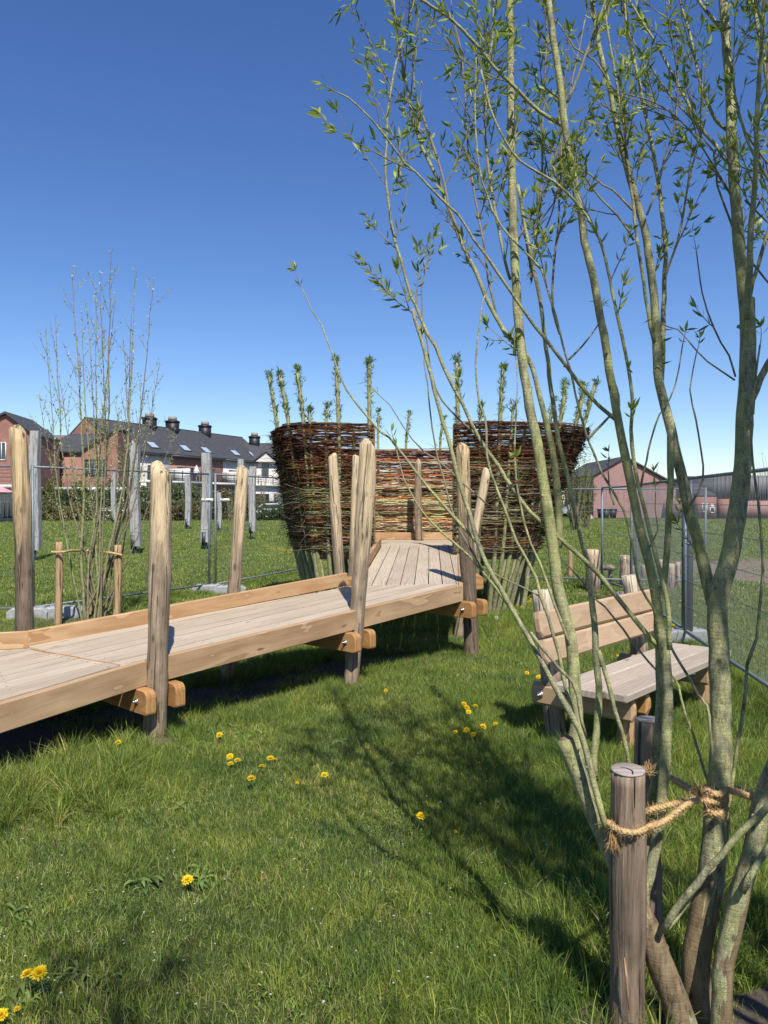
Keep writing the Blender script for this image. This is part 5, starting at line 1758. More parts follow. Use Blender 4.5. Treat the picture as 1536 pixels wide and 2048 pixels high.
# stems traced from the photo: (Y at first point, Y at last point, width px first, width px last, [points], twigginess)
ST = {
 'L': (2.20, 2.30, 62, 36, [(1392, 2150), (1385, 2110), (1352, 2010), (1322, 1930), (1291, 1850), (1262, 1790), (1235, 1730), (1207, 1670), (1176, 1600), (1151, 1535), (1136, 1500), (1131, 1478)], 0),
 'S1': (2.29, 2.85, 30, 9, [(1160, 1545), (1148, 1479), (1153, 1444), (1151, 1357), (1140, 1270), (1122, 1200), (1109, 1102), (1098, 1023), (1087, 944), (1074, 865), (1056, 780), (1046, 720), (1038, 650), (1035, 608), (1030, 530), (1026, 450), (1022, 341), (1019, 246), (1018, 160), (1016, 0), (1013, -200), (1006, -420), (1000, -640)], 1),
 'A': (2.20, 2.45, 15, 9, [(1212, 1655), (1190, 1560), (1171, 1480), (1163, 1455), (1142, 1421), (1124, 1390), (1095, 1338), (1061, 1273), (1030, 1220), (1004, 1174), (978, 1127), (963, 1091), (948, 1036), (924, 970), (903, 891), (879, 820), (864, 755), (853, 716), (843, 680), (830, 640), (826, 618)], 0),
 'D': (2.40, 2.60, 13, 4, [(1325, 1300), (1304, 1280), (1262, 1228), (1227, 1182), (1206, 1155), (1166, 1115), (1127, 1083), (1087, 1049), (1058, 1023), (1035, 994), (1013, 959), (992, 925), (963, 886), (945, 852), (926, 810), (905, 773), (887, 734), (869, 693), (853, 667), (831, 612), (820, 594), (809, 557), (799, 521), (792, 500), (783, 458), (775, 401), (770, 344), (772, 286), (775, 229), (783, 172), (795, 115), (809, 72), (820, 29), (832, -15), (845, -140)], 1),
 'D2': (2.50, 2.55, 6, 3, [(974, 895), (942, 859), (919, 838), (887, 801), (871, 770), (862, 735), (857, 690), (850, 660), (845, 630), (844, 578), (851, 534), (850, 520)], .6),
 'E': (2.42, 2.50, 17, 13, [(1300, 1690), (1301, 1598), (1309, 1560), (1312, 1479), (1317, 1374), (1316, 1322), (1311, 1252), (1312, 1229), (1328, 1148), (1332, 1107), (1337, 1040), (1341, 958), (1341, 900), (1340, 860)], 0),
 'K': (2.32, 2.60, 26, 11, [(1330, 1900), (1296, 1850), (1288, 1800), (1291, 1777), (1300, 1747), (1312, 1687), (1326, 1607), (1330, 1566), (1334, 1520), (1335, 1479), (1337, 1392), (1335, 1322), (1322, 1230), (1307, 1148), (1288, 1067), (1272, 985), (1262, 936), (1252, 877), (1242, 828), (1234, 785), (1218, 686), (1205, 621), (1192, 546), (1176, 478), (1172, 445), (1154, 356), (1136, 267), (1124, 178), (1110, 89), (1098, 0), (1080, -140), (1066, -300), (1060, -450)], 1),
 'K2': (2.30, 2.40, 13, 5, [(1338, 1300), (1334, 1216), (1320, 1142), (1307, 1094), (1288, 1012), (1274, 958), (1264, 890), (1262, 858), (1266, 809), (1262, 760), (1254, 712), (1246, 673), (1236, 629), (1225, 582), (1212, 512), (1202, 478), (1186, 447), (1176, 429), (1153, 400), (1139, 386), (1110, 362), (1080, 346), (1041, 321), (1010, 280), (980, 215), (962, 140)], .8),
 'M': (2.50, 2.62, 17, 8, [(1190, 1560), (1188, 1510), (1192, 1461), (1197, 1392), (1195, 1322), (1188, 1235), (1178, 1135), (1166, 1089), (1145, 1010), (1127, 930), (1114, 878), (1103, 812), (1097, 775), (1093, 725), (1087, 690), (1082, 647), (1074, 582), (1064, 530), (1054, 478), (1046, 430), (1041, 395), (1035, 370)], .5),
 'M2': (2.62, 2.7, 7, 3, [(1050, 460), (1061, 533), (1070, 490), (1079, 400), (1085, 300), (1090, 170), (1093, 60), (1090, -60)], 1),
 'Z': (2.45, 2.40, 12, 9, [(1197, 1300), (1204, 1325), (1216, 1367), (1230, 1420), (1244, 1461), (1258, 1524), (1268, 1580), (1285, 1680)], 0),
 'N': (2.44, 2.70, 17, 4, [(1117, 1095), (1120, 1049), (1116, 970), (1108, 904), (1095, 838), (1079, 785), (1067, 738), (1056, 712), (1038, 694), (1012, 666), (991, 629), (970, 587), (952, 543), (936, 512), (918, 470), (900, 421), (883, 378), (866, 338), (846, 295), (835, 263), (823, 223), (815, 183), (809, 143), (800, 100), (792, 43), (789, 0), (785, -90)], 1),
 'N2': (2.55, 2.7, 7, 3, [(918, 465), (898, 415), (889, 372), (875, 321), (860, 272), (843, 226), (832, 195), (826, 140), (828, 80), (838, 20), (842, -60)], 1),
 'N3': (2.6, 2.8, 6, 3, [(991, 629), (975, 560), (968, 500), (950, 420), (937, 330), (929, 250), (926, 180), (920, 100), (905, 30), (900, -40)], 1),
 'O': (2.52, 2.35, 11, 4, [(1236, 843), (1221, 830), (1201, 813), (1178, 789), (1160, 767), (1134, 731), (1103, 692), (1069, 650), (1046, 616), (1020, 580), (996, 546), (973, 512), (947, 478), (918, 430), (889, 404), (855, 370), (832, 344), (809, 324), (783, 289), (763, 261), (743, 238), (717, 212), (697, 195), (677, 186)], .8),
 'P': (2.58, 2.45, 10, 6, [(1130, 254), (1110, 243), (1080, 223), (1058, 203), (1018, 163), (987, 132), (958, 97), (924, 60), (889, 29), (843, 0), (800, -40), (760, -90)], .7),
 'Q': (2.58, 2.7, 7, 6, [(1135, 203), (1157, 151), (1175, 98), (1193, 53), (1211, 0), (1235, -90), (1250, -180)], .8),
 'F': (2.48, 2.85, 28, 6, [(1428, 1210), (1418, 1175), (1407, 1121), (1394, 1067), (1379, 1020), (1371, 980), (1363, 945), (1353, 905), (1342, 859), (1332, 819), (1326, 790), (1320, 762), (1316, 719), (1313, 664), (1310, 609), (1305, 544), (1298, 500), (1288, 445), (1270, 380), (1255, 327), (1240, 267), (1231, 232), (1222, 184), (1211, 142), (1199, 89), (1190, 30), (1183, -60), (1178, -200), (1170, -330)], 1),
 'F2': (2.6, 2.75, 10, 4, [(1309, 685), (1301, 653), (1294, 605), (1285, 544), (1278, 500), (1272, 460), (1266, 400), (1258, 340), (1250, 280), (1238, 200), (1222, 110), (1210, 20), (1200, -80)], .8),
 'F3': (2.62, 2.9, 14, 5, [(1322, 765), (1324, 719), (1325, 653), (1326, 598), (1327, 544), (1329, 520), (1323, 445), (1312, 356), (1297, 267), (1285, 208), (1273, 148), (1258, 74), (1249, 0), (1243, -120), (1240, -260)], 1),
 'F4': (2.62, 2.75, 7, 3, [(1330, 555), (1350, 500), (1366, 440), (1372, 400), (1385, 340), (1399, 290), (1416, 215)], .5),
 'G': (2.25, 2.50, 60, 31, [(1408, 2150), (1400, 2060), (1393, 1984), (1392, 1919), (1403, 1853), (1414, 1787), (1423, 1722), (1428, 1628), (1436, 1569), (1439, 1494), (1439, 1420), (1437, 1350), (1433, 1280), (1431, 1229), (1436, 1180), (1450, 1134), (1464, 1067), (1475, 985), (1484, 904), (1487, 850), (1490, 800), (1492, 740), (1494, 680), (1494, 598)], 0),
 'H1': (2.50, 2.95, 26, 12, [(1493, 640), (1489, 600), (1484, 558), (1476, 480), (1472, 430), (1467, 350), (1463, 237), (1457, 148), (1451, 59), (1447, 0), (1440, -150), (1436, -300), (1428, -480), (1420, -640)], 1),
 'H2': (2.40, 2.40, 15, 8, [(1494, 640), (1493, 570), (1499, 445), (1507, 327), (1515, 208), (1524, 104), (1531, 0), (1545, -150), (1550, -330)], 1),
 'H3': (2.50, 2.7, 11, 6, [(1500, 600), (1506, 566), (1517, 533), (1526, 500), (1540, 450), (1556, 380), (1575, 250), (1590, 60)], .8),
 'H4': (2.46, 2.4, 17, 9, [(1500, 830), (1505, 800), (1513, 780), (1522, 757), (1540, 725), (1565, 680), (1590, 600), (1610, 480)], .8),
 'R1': (2.62, 2.8, 9, 4, [(1456, 326), (1433, 290), (1412, 267), (1377, 208), (1347, 151), (1317, 95), (1282, 42), (1258, 0), (1230, -60)], .8),
 'R2': (2.63, 2.85, 6, 3, [(1450, 315), (1430, 291), (1392, 246), (1347, 199), (1306, 142), (1273, 95), (1255, 50)], .8),
 'R3': (2.65, 2.8, 9, 5, [(1454, 260), (1436, 245), (1427, 232), (1410, 193), (1398, 154), (1389, 104), (1377, 59), (1362, 0), (1345, -90)], 1),
 'R4': (2.68, 2.8, 9, 6, [(1444, 60), (1439, 53), (1415, 24), (1398, 0), (1370, -60), (1350, -160)], 1),
 'R5': (2.62, 2.6, 5, 3, [(1466, 400), (1440, 350), (1420, 320), (1395, 280), (1360, 240), (1310, 205), (1260, 190)], .8),
 'U1': (2.45, 2.6, 12, 7, [(1560, 560), (1550, 400), (1536, 200), (1525, 110), (1516, 59), (1505, 0), (1490, -120), (1480, -260)], 1),
 'U2': (2.4, 2.5, 9, 5, [(1580, 420), (1545, 370), (1520, 330), (1498, 290), (1482, 245), (1470, 190)], .6),
 'T': (2.35, 2.40, 12, 5, [(1444, 1800), (1448, 1720), (1453, 1664), (1457, 1616), (1466, 1563), (1475, 1496), (1485, 1427), (1490, 1374), (1495, 1332), (1513, 1277), (1517, 1240), (1523, 1190), (1526, 1140), (1524, 1080), (1513, 972), (1505, 904), (1502, 850), (1510, 760), (1520, 690)], .2),
 'Tb': (2.42, 2.6, 8, 4, [(1418, 1590), (1415, 1562), (1410, 1543), (1397, 1505), (1386, 1466), (1371, 1429), (1360, 1389), (1355, 1370), (1344, 1352), (1310, 1339), (1279, 1304), (1244, 1259), (1209, 1214), (1192, 1200), (1176, 1179), (1163, 1161), (1124, 1118)], .15),
 'Tc': (2.28, 2.60, 9, 4, [(1329, 1868), (1353, 1840), (1375, 1809), (1397, 1770), (1408, 1733), (1415, 1702), (1428, 1665), (1433, 1640), (1431, 1608), (1430, 1564), (1425, 1499), (1421, 1455), (1419, 1433), (1415, 1411), (1397, 1389), (1382, 1361), (1362, 1328), (1338, 1283), (1307, 1217), (1279, 1172), (1261, 1083), (1247, 1026), (1234, 1002), (1217, 972), (1203, 947), (1189, 912), (1174, 877), (1162, 834), (1152, 795), (1142, 746), (1127, 694), (1114, 642), (1103, 611), (1093, 582), (1082, 543), (1067, 525), (1041, 499), (1020, 478), (1002, 455), (983, 421), (975, 395), (964, 367), (955, 309), (951, 229), (952, 143), (955, 60)], .7),
 'V': (2.15, 2.12, 40, 27, [(1440, 2160), (1443, 2048), (1445, 1984), (1447, 1930), (1458, 1886), (1471, 1831), (1484, 1777), (1502, 1722), (1512, 1690), (1522, 1640), (1545, 1590), (1580, 1500), (1610, 1350), (1630, 1100), (1640, 800), (1625, 400), (1600, 0)], .8),
 'V2': (2.25, 2.22, 22, 14, [(1438, 1960), (1446, 1880), (1452, 1831), (1469, 1766), (1487, 1711), (1500, 1656), (1505, 1616), (1519, 1569), (1536, 1530), (1560, 1450), (1580, 1250), (1570, 1000), (1560, 700)], .4),
 'V3': (2.1, 2.1, 16, 12, [(1484, 1785), (1500, 1750), (1518, 1720), (1545, 1680), (1600, 1560)], 0),
 'W': (2.18, 2.0, 17, 12, [(1327, 1864), (1340, 1836), (1366, 1794), (1393, 1766), (1412, 1739), (1441, 1713), (1466, 1682), (1502, 1646), (1536, 1616), (1580, 1560), (1640, 1470)], .2),
 'B': (2.36, 2.42, 9, 3, [(1035, 1228), (1012, 1205), (991, 1176), (965, 1145), (939, 1114), (925, 1100), (884, 1065), (851, 1031), (825, 992), (809, 957), (799, 924), (793, 900)], .25),
 'C': (2.38, 2.5, 9, 2.5, [(968, 1100), (948, 1075), (907, 1031), (874, 992), (842, 957), (809, 914), (777, 875), (762, 865), (736, 836), (715, 812), (692, 779), (676, 747), (663, 708), (653, 680), (642, 648), (622, 617), (614, 596), (603, 575)], .12),
 'AC': (2.5, 2.6, 5, 2.5, [(975, 1010), (930, 970), (900, 940), (874, 918), (851, 905), (825, 878), (806, 852), (793, 830), (780, 810), (758, 790)], .4),
 'AE': (2.37, 2.5, 7, 3, [(965, 1140), (947, 1110), (921, 1062), (900, 1007), (889, 957), (874, 904), (866, 850), (860, 806), (857, 768), (849, 729), (848, 700)], .2),
 'X': (2.30, 2.48, 11, 3.5, [(1146, 1430), (1134, 1379), (1127, 1348), (1119, 1309), (1108, 1273), (1098, 1234), (1082, 1192), (1072, 1156), (1054, 1119), (1033, 1080), (1011, 1017), (998, 983), (982, 944), (974, 909), (971, 838), (958, 806), (952, 750), (956, 700), (962, 647), (964, 608), (970, 590)], .25),
 'X2': (2.34, 2.5, 8, 3, [(1137, 1288), (1121, 1241), (1108, 1202), (1095, 1163), (1082, 1124), (1064, 1085), (1045, 1020), (1032, 944), (1032, 865), (1035, 785), (1032, 720)], .25),
 'Y': (2.26, 2.28, 8, 9, [(1060, 1265), (1082, 1296), (1116, 1335), (1145, 1364), (1155, 1392), (1163, 1439), (1172, 1475)], 0),
 'AA': (2.38, 2.36, 5, 4, [(965, 1135), (999, 1155), (1041, 1174), (1067, 1187), (1085, 1197)], 0),
 'AG': (2.5, 2.6, 6, 3, [(1139, 740), (1150, 700), (1165, 672), (1196, 648), (1192, 680), (1170, 705), (1148, 742)], 0) if False else (2.55, 2.6, 6, 3, [(1138, 718), (1165, 690), (1196, 650), (1199, 640)], .2),
 'AH': (2.5, 2.65, 7, 3, [(1120, 668), (1105, 620), (1107, 560), (1112, 500), (1118, 450), (1121, 400), (1124, 330), (1120, 250), (1112, 160), (1108, 60)], .9),
 'AI': (2.45, 2.6, 8, 4, [(1175, 878), (1215, 835), (1238, 810), (1232, 770)], 0),
 'AJ': (2.4, 2.55, 6, 3, [(1282, 975), (1290, 940), (1302, 880), (1317, 830), (1330, 815), (1350, 770), (1360, 720), (1365, 690)], .8),
 'AK': (2.42, 2.5, 5, 3, [(1470, 760), (1440, 740), (1415, 722), (1392, 700), (1372, 676), (1355, 658), (1340, 655)], 1),
 'AL': (2.43, 2.55, 5, 3, [(1472, 752), (1460, 710), (1445, 685), (1430, 655), (1415, 620), (1405, 585), (1398, 540), (1393, 505)], 1),
 'AM': (2.42, 2.5, 6, 3, [(1380, 1010), (1405, 960), (1400, 900), (1390, 840), (1378, 780), (1385, 740), (1392, 710)], .7),
 'AN': (2.42, 2.5, 5, 3, [(1230, 1010), (1222, 985), (1218, 950), (1216, 935)], .4),
 'AO': (2.4, 2.42, 4, 3, [(1290, 1110), (1315, 1060), (1310, 1020), (1311, 980)], .9),
 'AP': (2.62, 2.5, 6, 3, [(1470, 470), (1452, 420), (1434, 370), (1430, 330), (1426, 300), (1400, 270), (1380, 200)], .8),
 'AQ': (2.62, 2.7, 6, 3, [(1294, 430), (1308, 395), (1318, 370), (1330, 310), (1345, 270), (1356, 205), (1357, 130), (1352, 60)], .9),
 'AR': (2.6, 2.7, 5, 3, [(1062, 560), (1075, 500), (1105, 430), (1117, 370), (1124, 330)], .7),
 'AS': (2.6, 2.7, 6, 3, [(1268, 480), (1235, 430), (1200, 395), (1165, 350), (1120, 300), (1090, 290)], .8),
 'AT': (2.6, 2.7, 6, 3, [(1265, 420), (1225, 380), (1205, 370), (1170, 340), (1130, 318), (1085, 285)], .6),
 'AU': (2.6, 2.7, 5, 3, [(1215, 160), (1190, 120), (1150, 95), (1120, 50), (1100, 30)], .7),
 'AV': (2.5, 2.6, 6, 4, [(1560, 640), (1520, 600), (1495, 545), (1470, 500), (1440, 470)], .4) if False else (2.5, 2.6, 6, 4, [(1500, 520), (1520, 545), (1545, 575), (1570, 610)], .5),
 'AW': (2.5, 2.6, 6, 3, [(1490, 400), (1520, 430), (1550, 455), (1580, 480)], .6),
 'AX': (2.55, 2.6, 7, 4, [(1474, 220), (1490, 260), (1503, 280), (1530, 320), (1560, 350)], .5),
 'AY': (2.6, 2.75, 8, 4, [(1020, 560), (1005, 500), (990, 420), (975, 340), (968, 250), (975, 140), (985, 60), (990, -60)], .9),
 'AZ': (2.6, 2.75, 6, 3, [(1034, 480), (1060, 430), (1082, 400), (1105, 330), (1130, 230), (1150, 130), (1170, 40)], .9),
}
PARENTW = {}
leaves = []       # (pos, dir, normal hint, length, colour, tree)


def px_path(Y0, Y1, w0, w1, pts):
    n = len(pts)
    q = np.array(pts, float)
    d = np.r_[0, np.cumsum(np.linalg.norm(np.diff(q, axis=0), axis=1))]; t = d / d[-1]
    Y = Y0 + (Y1 - Y0) * t
    P = np.array([at(x, y, yy) for (x, y), yy in zip(pts, Y)])
    wpx = w0 + (w1 - w0) * t ** .8
    wpx = np.where(wpx < 13, wpx * .80, wpx * .93)
    return np.c_[P, wpx / 2 / F * Y]


def add_twig(mb, p, d, L, r, rgn, leafy=1.0, lsize=.034, droop=0.0, sub=True):
    """a thin shoot with alternate leaves and a tuft at the tip"""
    n = max(4, int(L / .04))
    P = [p]; dd = d / np.linalg.norm(d)
    for i_ in range(n):
        dd = dd + rgn.normal(0, .06, 3) + np.array([0, 0, .05 - droop]); dd /= np.linalg.norm(dd)
        P.append(P[-1] + dd * L / n)
    P = np.array(P)
    mb.tube(P, np.linspace(r, r * .4, len(P)), 4, cap=False)
    T = np.gradient(P, axis=0); T /= np.linalg.norm(T, axis=1)[:, None]
    a = rgn.uniform(0, 6.28)
    s = .35 * L if leafy < 1 else .18 * L
    while s < L:
        i_ = min(n - 1, int(s / L * n)); q = P[i_] + T[i_] * (s - i_ * L / n)
        t = T[i_]
        x = np.cross(t, [0, .3, 1]); x /= np.linalg.norm(x) + 1e-9; y = np.cross(t, x)
        nl = rgn.integers(2, 4) if rgn.random() < .75 * leafy else 0
        for k_ in range(nl):
            a += 2.4 + rgn.normal(0, .4)
            rd = x * math.cos(a) + y * math.sin(a)
            dl = rd * rgn.uniform(.6, 1.1) + t * rgn.uniform(.5, 1.2) + np.array([0, 0, rgn.uniform(-.25, .1)])
            leaves.append((q, dl / np.linalg.norm(dl), rd, lsize * rgn.uniform(.5, 1.3)))
        if sub and L > .16 and rgn.random() < .22:
            rd = x * math.cos(a) + y * math.sin(a)
            add_twig(mb, q, t + rd * .8, L * rgn.uniform(.25, .5), r * .6, rgn, leafy, lsize, droop, False)
        s += rgn.uniform(.022, .042)
    for k_ in range(rgn.integers(3, 7)):
        dl = T[-1] + rgn.normal(0, .55, 3)
        leaves.append((P[-1], dl / np.linalg.norm(dl), rgn.normal(0, 1, 3), lsize * rgn.uniform(.6, 1.3)))


def build_stem(nm, spec, tree, old=False, part='branch', lim_px=None):
    Y0, Y1, w0, w1, pts, tw = spec
    Q = smooth_path(px_path(Y0, Y1, w0, w1, pts), .035)
    P, rad = Q[:, :3], Q[:, 3]
    n = len(P)
    # knees: little bends and nodes
    jit = np.cumsum(rw.normal(0, .0011, (n, 3)), axis=0); jit -= np.linspace(0, 1, n)[:, None] * jit[-1]
    P = P + jit
    node = np.ones(n); k = rw.integers(4, 9)
    while k < n - 2:
        node[k] += .11 if rad[k] < .01 else .06
        k += rw.integers(4, 11)
    V, Qd, T = tube(P, rad * node, 12 if rad.max() > .012 else (8 if rad.max() > .005 else 6), True, .045, rw)
    mb = MB(); mb.add(V, Qd, T)
    # cut stubs and bud scars
    for _ in range(int(n * .12)):
        i_ = rw.integers(1, n - 1)
        if rad[i_] < .004:
            continue
        t = P[i_ + 1] - P[i_]; t /= np.linalg.norm(t)
        rd = np.cross(t, rw.normal(0, 1, 3)); rd /= np.linalg.norm(rd)
        L_ = rw.choice([.004, .006, .012], p=[.5, .35, .15])
        mb.tube([P[i_] + rd * rad[i_] * .6, P[i_] + rd * (rad[i_] + L_ * .6) + t * L_ * .5], [rad[i_] * .35 + .001, rad[i_] * .22], 6)
    br = mb.build(part, M_bark_old if old else (M_bark if rad.max() > .0048 else M_twig), tree, smooth=True)
    if tw > 0:
        tb = MB()
        T_ = np.gradient(P, axis=0); T_ /= np.linalg.norm(T_, axis=1)[:, None]
        q = pix(P)
        i_ = 2
        while i_ < n - 1:
            y = q[i_, 1]
            dens = 0
            if y < -40:
                dens = 2.6
            elif y < 640:
                dens = 1.12 if y < 520 else .5
            elif y < 900:
                dens = .14
            elif y < 1200:
                dens = .07
            elif y < 1400:
                dens = .015
            if rad[i_] > .009:
                dens *= .6
            if rw.random() < dens * tw * .42:
                t = T_[i_]
                rd = np.cross(t, rw.normal(0, 1, 3)); rd /= np.linalg.norm(rd)
                d = t * rw.uniform(.9, 1.6) + rd * rw.uniform(.5, 1.0)
                L_ = rw.uniform(.05, .34) * (1 if y < 640 else .6)
                add_twig(tb, P[i_], d, L_, .0016 + .003 * L_, rw, 1.0, .039 if y < 900 else .035)
            i_ += 1
        # tip tuft
        if rad[-1] < .006:
            add_twig(tb, P[-1], T_[-1], .06, .0018, rw, 1.0, .036, sub=False)
        tb.build('twigs', M_twig, br, kind='stuff')
    return br


M_cut = flat_mat('cut_wood', (.23, .14, .09), .9, 0, 80, .4, .6)
for nm, spec in ST.items():
    build_stem(nm, spec, WILLOW, old=False, part='trunk' if nm in ('L', 'G', 'V') else 'branch')
# brown furrowed bark low down on the three trunks (older wood, its own shape)
for nm, lim in (('L', 1760), ('G', 1690), ('V', 1700)):
    Y0, Y1, w0, w1, pts, tw = ST[nm]
    Q = smooth_path(px_path(Y0, Y1, w0, w1, pts), .02)
    q = pix(Q[:, :3])
    keep = q[:, 1] > lim
    Q = Q[keep]
    n = len(Q)
    th = np.linspace(1, 0, n) ** .7
    sw = np.clip((np.arange(n)[::-1] if False else np.arange(n)[::-1]) / (n * .25), 0, 1)
    V, Qd, T = tube(Q[:, :3], Q[:, 3] * (.94 + .16 * sw + .03 * th), 20, False, .05, rw)
    mb = MB(); mb.add(V, Qd, T)
    mb.build('old_bark', M_bark_old, WILLOW, smooth=True)
# torn cut end of the left limb
mb = MB()
c = at(1131, 1480, 2.30)
mb.tube([c + [.012, 0, -.02], c, c + [-.006, 0, .012]], [.027, .026, .012], 9, lump=.2, rng=rw)
mb.build('cut_end', M_cut, WILLOW)

# neighbouring willows just out of view: the photograph shows their shade on the lawn
neigh = []


def neighbour(loc, n, z0, z1, lean, label, seed, spread=1.0, crown=.5, ntw=20):
    r2 = np.random.default_rng(seed)
    T_ = thing('willow_tree', label, 'tree', (loc[0], loc[1], 0))
    k0 = len(leaves); tb = MB()
    for q_ in range(n):
        a = r2.uniform(0, 6.283); sp = r2.uniform(.2, 1.0) * spread
        b0 = np.array([loc[0], loc[1], -.05]); tp = b0 + np.array([math.cos(a) * sp + lean[0], math.sin(a) * sp * .7 + lean[1], r2.uniform(z0, z1)])
        P = smooth_path(np.array([b0, b0 * .5 + tp * .5 + [math.cos(a) * .12, math.sin(a) * .12, .1], tp]), .12)
        tb.tube(P, np.linspace(.026, .005, len(P)), 7, lump=.03, rng=r2)
        for k_ in range(ntw):
            i_ = min(len(P) - 1, r2.integers(int(len(P) * crown), len(P)))
            d = r2.normal(0, 1, 3); d[2] = abs(d[2]) + .7
            add_twig(tb, P[i_], d / np.linalg.norm(d), r2.uniform(.12, .4), .0025, r2, 1.0, .038)
    tb.build('branches', M_bark, T_, smooth=True)
    neigh.append((leaves[k0:], T_))
    del leaves[k0:]


neighbour((.1, -.95), 26, 3.2, 5.2, (-.1, 0), 'neighbouring willow behind the camera whose shade lies on the lower left lawn', 5)
neighbour((1.95, .95), 17, 3.7, 5.0, (-.72, .08), 'neighbouring willow beyond the right edge, shading the grass before the tied willow', 6, .62, .74, 26)


# leaves: the 300 that show largest are single objects, the rest one mass
def leaf_template(w, curl, fold):
    xs_ = [0, .12, .35, .6, .82, 1.0]
    ws = [.02, .45, 1, .86, .45, 0]
    V = []; Fs = []
    for x, ww in zip(xs_, ws):
        z = -curl * x * x
        if ww == 0:
            V.append((x, 0, z))
        else:
            V += [(x, ww * w / 2, z + fold * ww * w), (x, 0, z), (x, -ww * w / 2, z + fold * ww * w)]
    for i_ in range(4):
        a = i_ * 3
        Fs += [(a, a + 1, a + 4, a + 3), (a + 1, a + 2, a + 5, a + 4)]
    Fs += [(12, 13, 15), (13, 14, 15)]
    return np.array(V, float), Fs


M_leafs = []
for k, c in enumerate(range(4)):
    M_leafs.append(attr_mat(f'willow_leaf_{k}', .42, .45, spec=.4))
leafcols = [(.20, .26, .06), (.30, .35, .07), (.13, .185, .065), (.42, .43, .10)]
tmpl = [leaf_template(.21, .12, .15), leaf_template(.24, .3, .1), leaf_template(.18, -.1, .25), leaf_template(.23, .2, .12)]
tm_mesh = [mesh_np('leaf', V, Fs, M_leafs[k], True, col=np.tile(leafcols[k], (len(V), 1))) for k, (V, Fs) in enumerate(tmpl)]


def leaf_frame(d, nh):
    x = d / np.linalg.norm(d)
    z = nh - x * (nh @ x)
    if np.linalg.norm(z) < 1e-3:
        z = np.array([0, 0, 1.]) - x * x[2]
    z = z / np.linalg.norm(z) + np.array([0, 0, .6]); z -= x * (z @ x); z /= np.linalg.norm(z)
    y = np.cross(z, x)
    return np.stack([x, y, z], 1)


def place_leaves(lst, tree, nobj):
    pos = np.array([l[0] for l in lst]); ln = np.array([l[3] for l in lst])
    tip = pos + np.array([l[1] for l in lst]) * ln[:, None]
    q0, q1 = pix(pos), pix(tip)
    size = np.linalg.norm(q0[:, :2] - q1[:, :2], axis=1)
    vis = (q0[:, 0] > 8) & (q0[:, 0] < 1528) & (q0[:, 1] > 8) & (q0[:, 1] < 2040) & (q0[:, 2] > .3)
    order = np.argsort(-(size * vis))
    single = set(order[:nobj].tolist()) if nobj else set()
    Vs, Qs, Ts, Cs, n0 = [], [], [], [], 0
    for i_, (p, d, nh, L_) in enumerate(lst):
        Fm = leaf_frame(d, np.asarray(nh))
        k = int(rw.choice(4, p=[.4, .27, .23, .10]))
        if i_ in single:
            M = mat4(Fm * L_, p)
            link('leaf', tm_mesh[k], tree, M)
            continue
        V, _ = tmpl[k]
        Vs.append(V[[0, 6, 7, 8, 9, 11, 15]] @ (Fm * L_).T + p)
        Ts.append(np.array([[0, 2, 1], [0, 3, 2], [1, 2, 4], [2, 3, 5], [4, 2, 6], [2, 5, 6]]) + n0); n0 += 7
        Cs.append(np.tile(np.array(leafcols[k]) * rw.uniform(.7, 1.3), (7, 1)))
    if Vs:
        obj('foliage', np.concatenate(Vs), [np.concatenate(Ts)], M_leafattr, tree, col=np.concatenate(Cs), kind='stuff')


place_leaves(leaves, WILLOW, 290)
for l_, t_ in neigh:
    place_leaves(l_, t_, 0)
NLEAF = len(leaves)


# ------------------------------------------------------------------ stakes and coir rope
def stake(name, base, top, r, mat, label, group, flat=True):
    T_ = thing(name, label, 'stake', base * np.array([1, 1, 0]), group)
    d = top - base; d = d / np.linalg.norm(d)
    log('shaft', base * np.array([1, 1, 0]) - d * .12, top, r * 1.04, r, mat, T_, rw, .006, 'flat', k=20, n=26, lump=.022)
    m_ = MB()
    # worn end-grain disc with a bevelled rim and a drying crack
    V, Q, T = tube([top, top + d * .004, top + d * .006], [r * .985, r * .95, r * .90], 20, True)
    m_.add(V, Q, T); m_.build('end_grain', M_end, T_)
    return T_


SG = 'round stakes holding the tied willow'
st1b, st1t = at(1252, 2090, 2.24), at(1256, 1541, 2.20)
S1T = stake('tree_stake', st1b, st1t, .0495, M_stake, 'thick round stake in the right foreground with rope around it', SG)
m_ = MB()
cr = np.array([st1t + [.004, -.0485 + .001, z] for z in (-.0, -.04, -.09)])
m_.tube(cr, [.0026, .002, .0005], 5); 
cr2 = np.array([st1t + [.0, -.045, .0068], st1t + [.006, -.02, .0068], st1t + [-.004, .0, .0068], st1t + [-.02, .008, .0068]])
m_.tube(cr2, [.0018, .0016, .0012, .0005], 4)
m_.build('drying_crack', M_black, S1T)
# splintered bark strip low on the stake
m_ = MB()
p0 = at(1240, 1905, 2.20) + [0, -.045, 0]
m_.tube([p0 + [0, .004, .01], p0 + [.003, -.006, -.04], p0 + [.008, -.002, -.09], p0 + [.012, .003, -.14]], [.001, .0035, .003, .001], 5)
m_.build('splinter', M_curb, S1T)
st2b, st2t = at(1300, 1965, 2.60), at(1297, 1440, 2.62)
stake('tree_stake', st2b, st2t, .043, M_stake, 'dark shaded stake behind the willow stems, under the end of the bench', SG)
st3b, st3t = at(1700, 2000, 2.5), at(1700, 1500, 2.5)
stake('tree_stake', st3b, st3t, .045, M_stake, 'third stake just outside the right edge, where the rope runs to', SG)


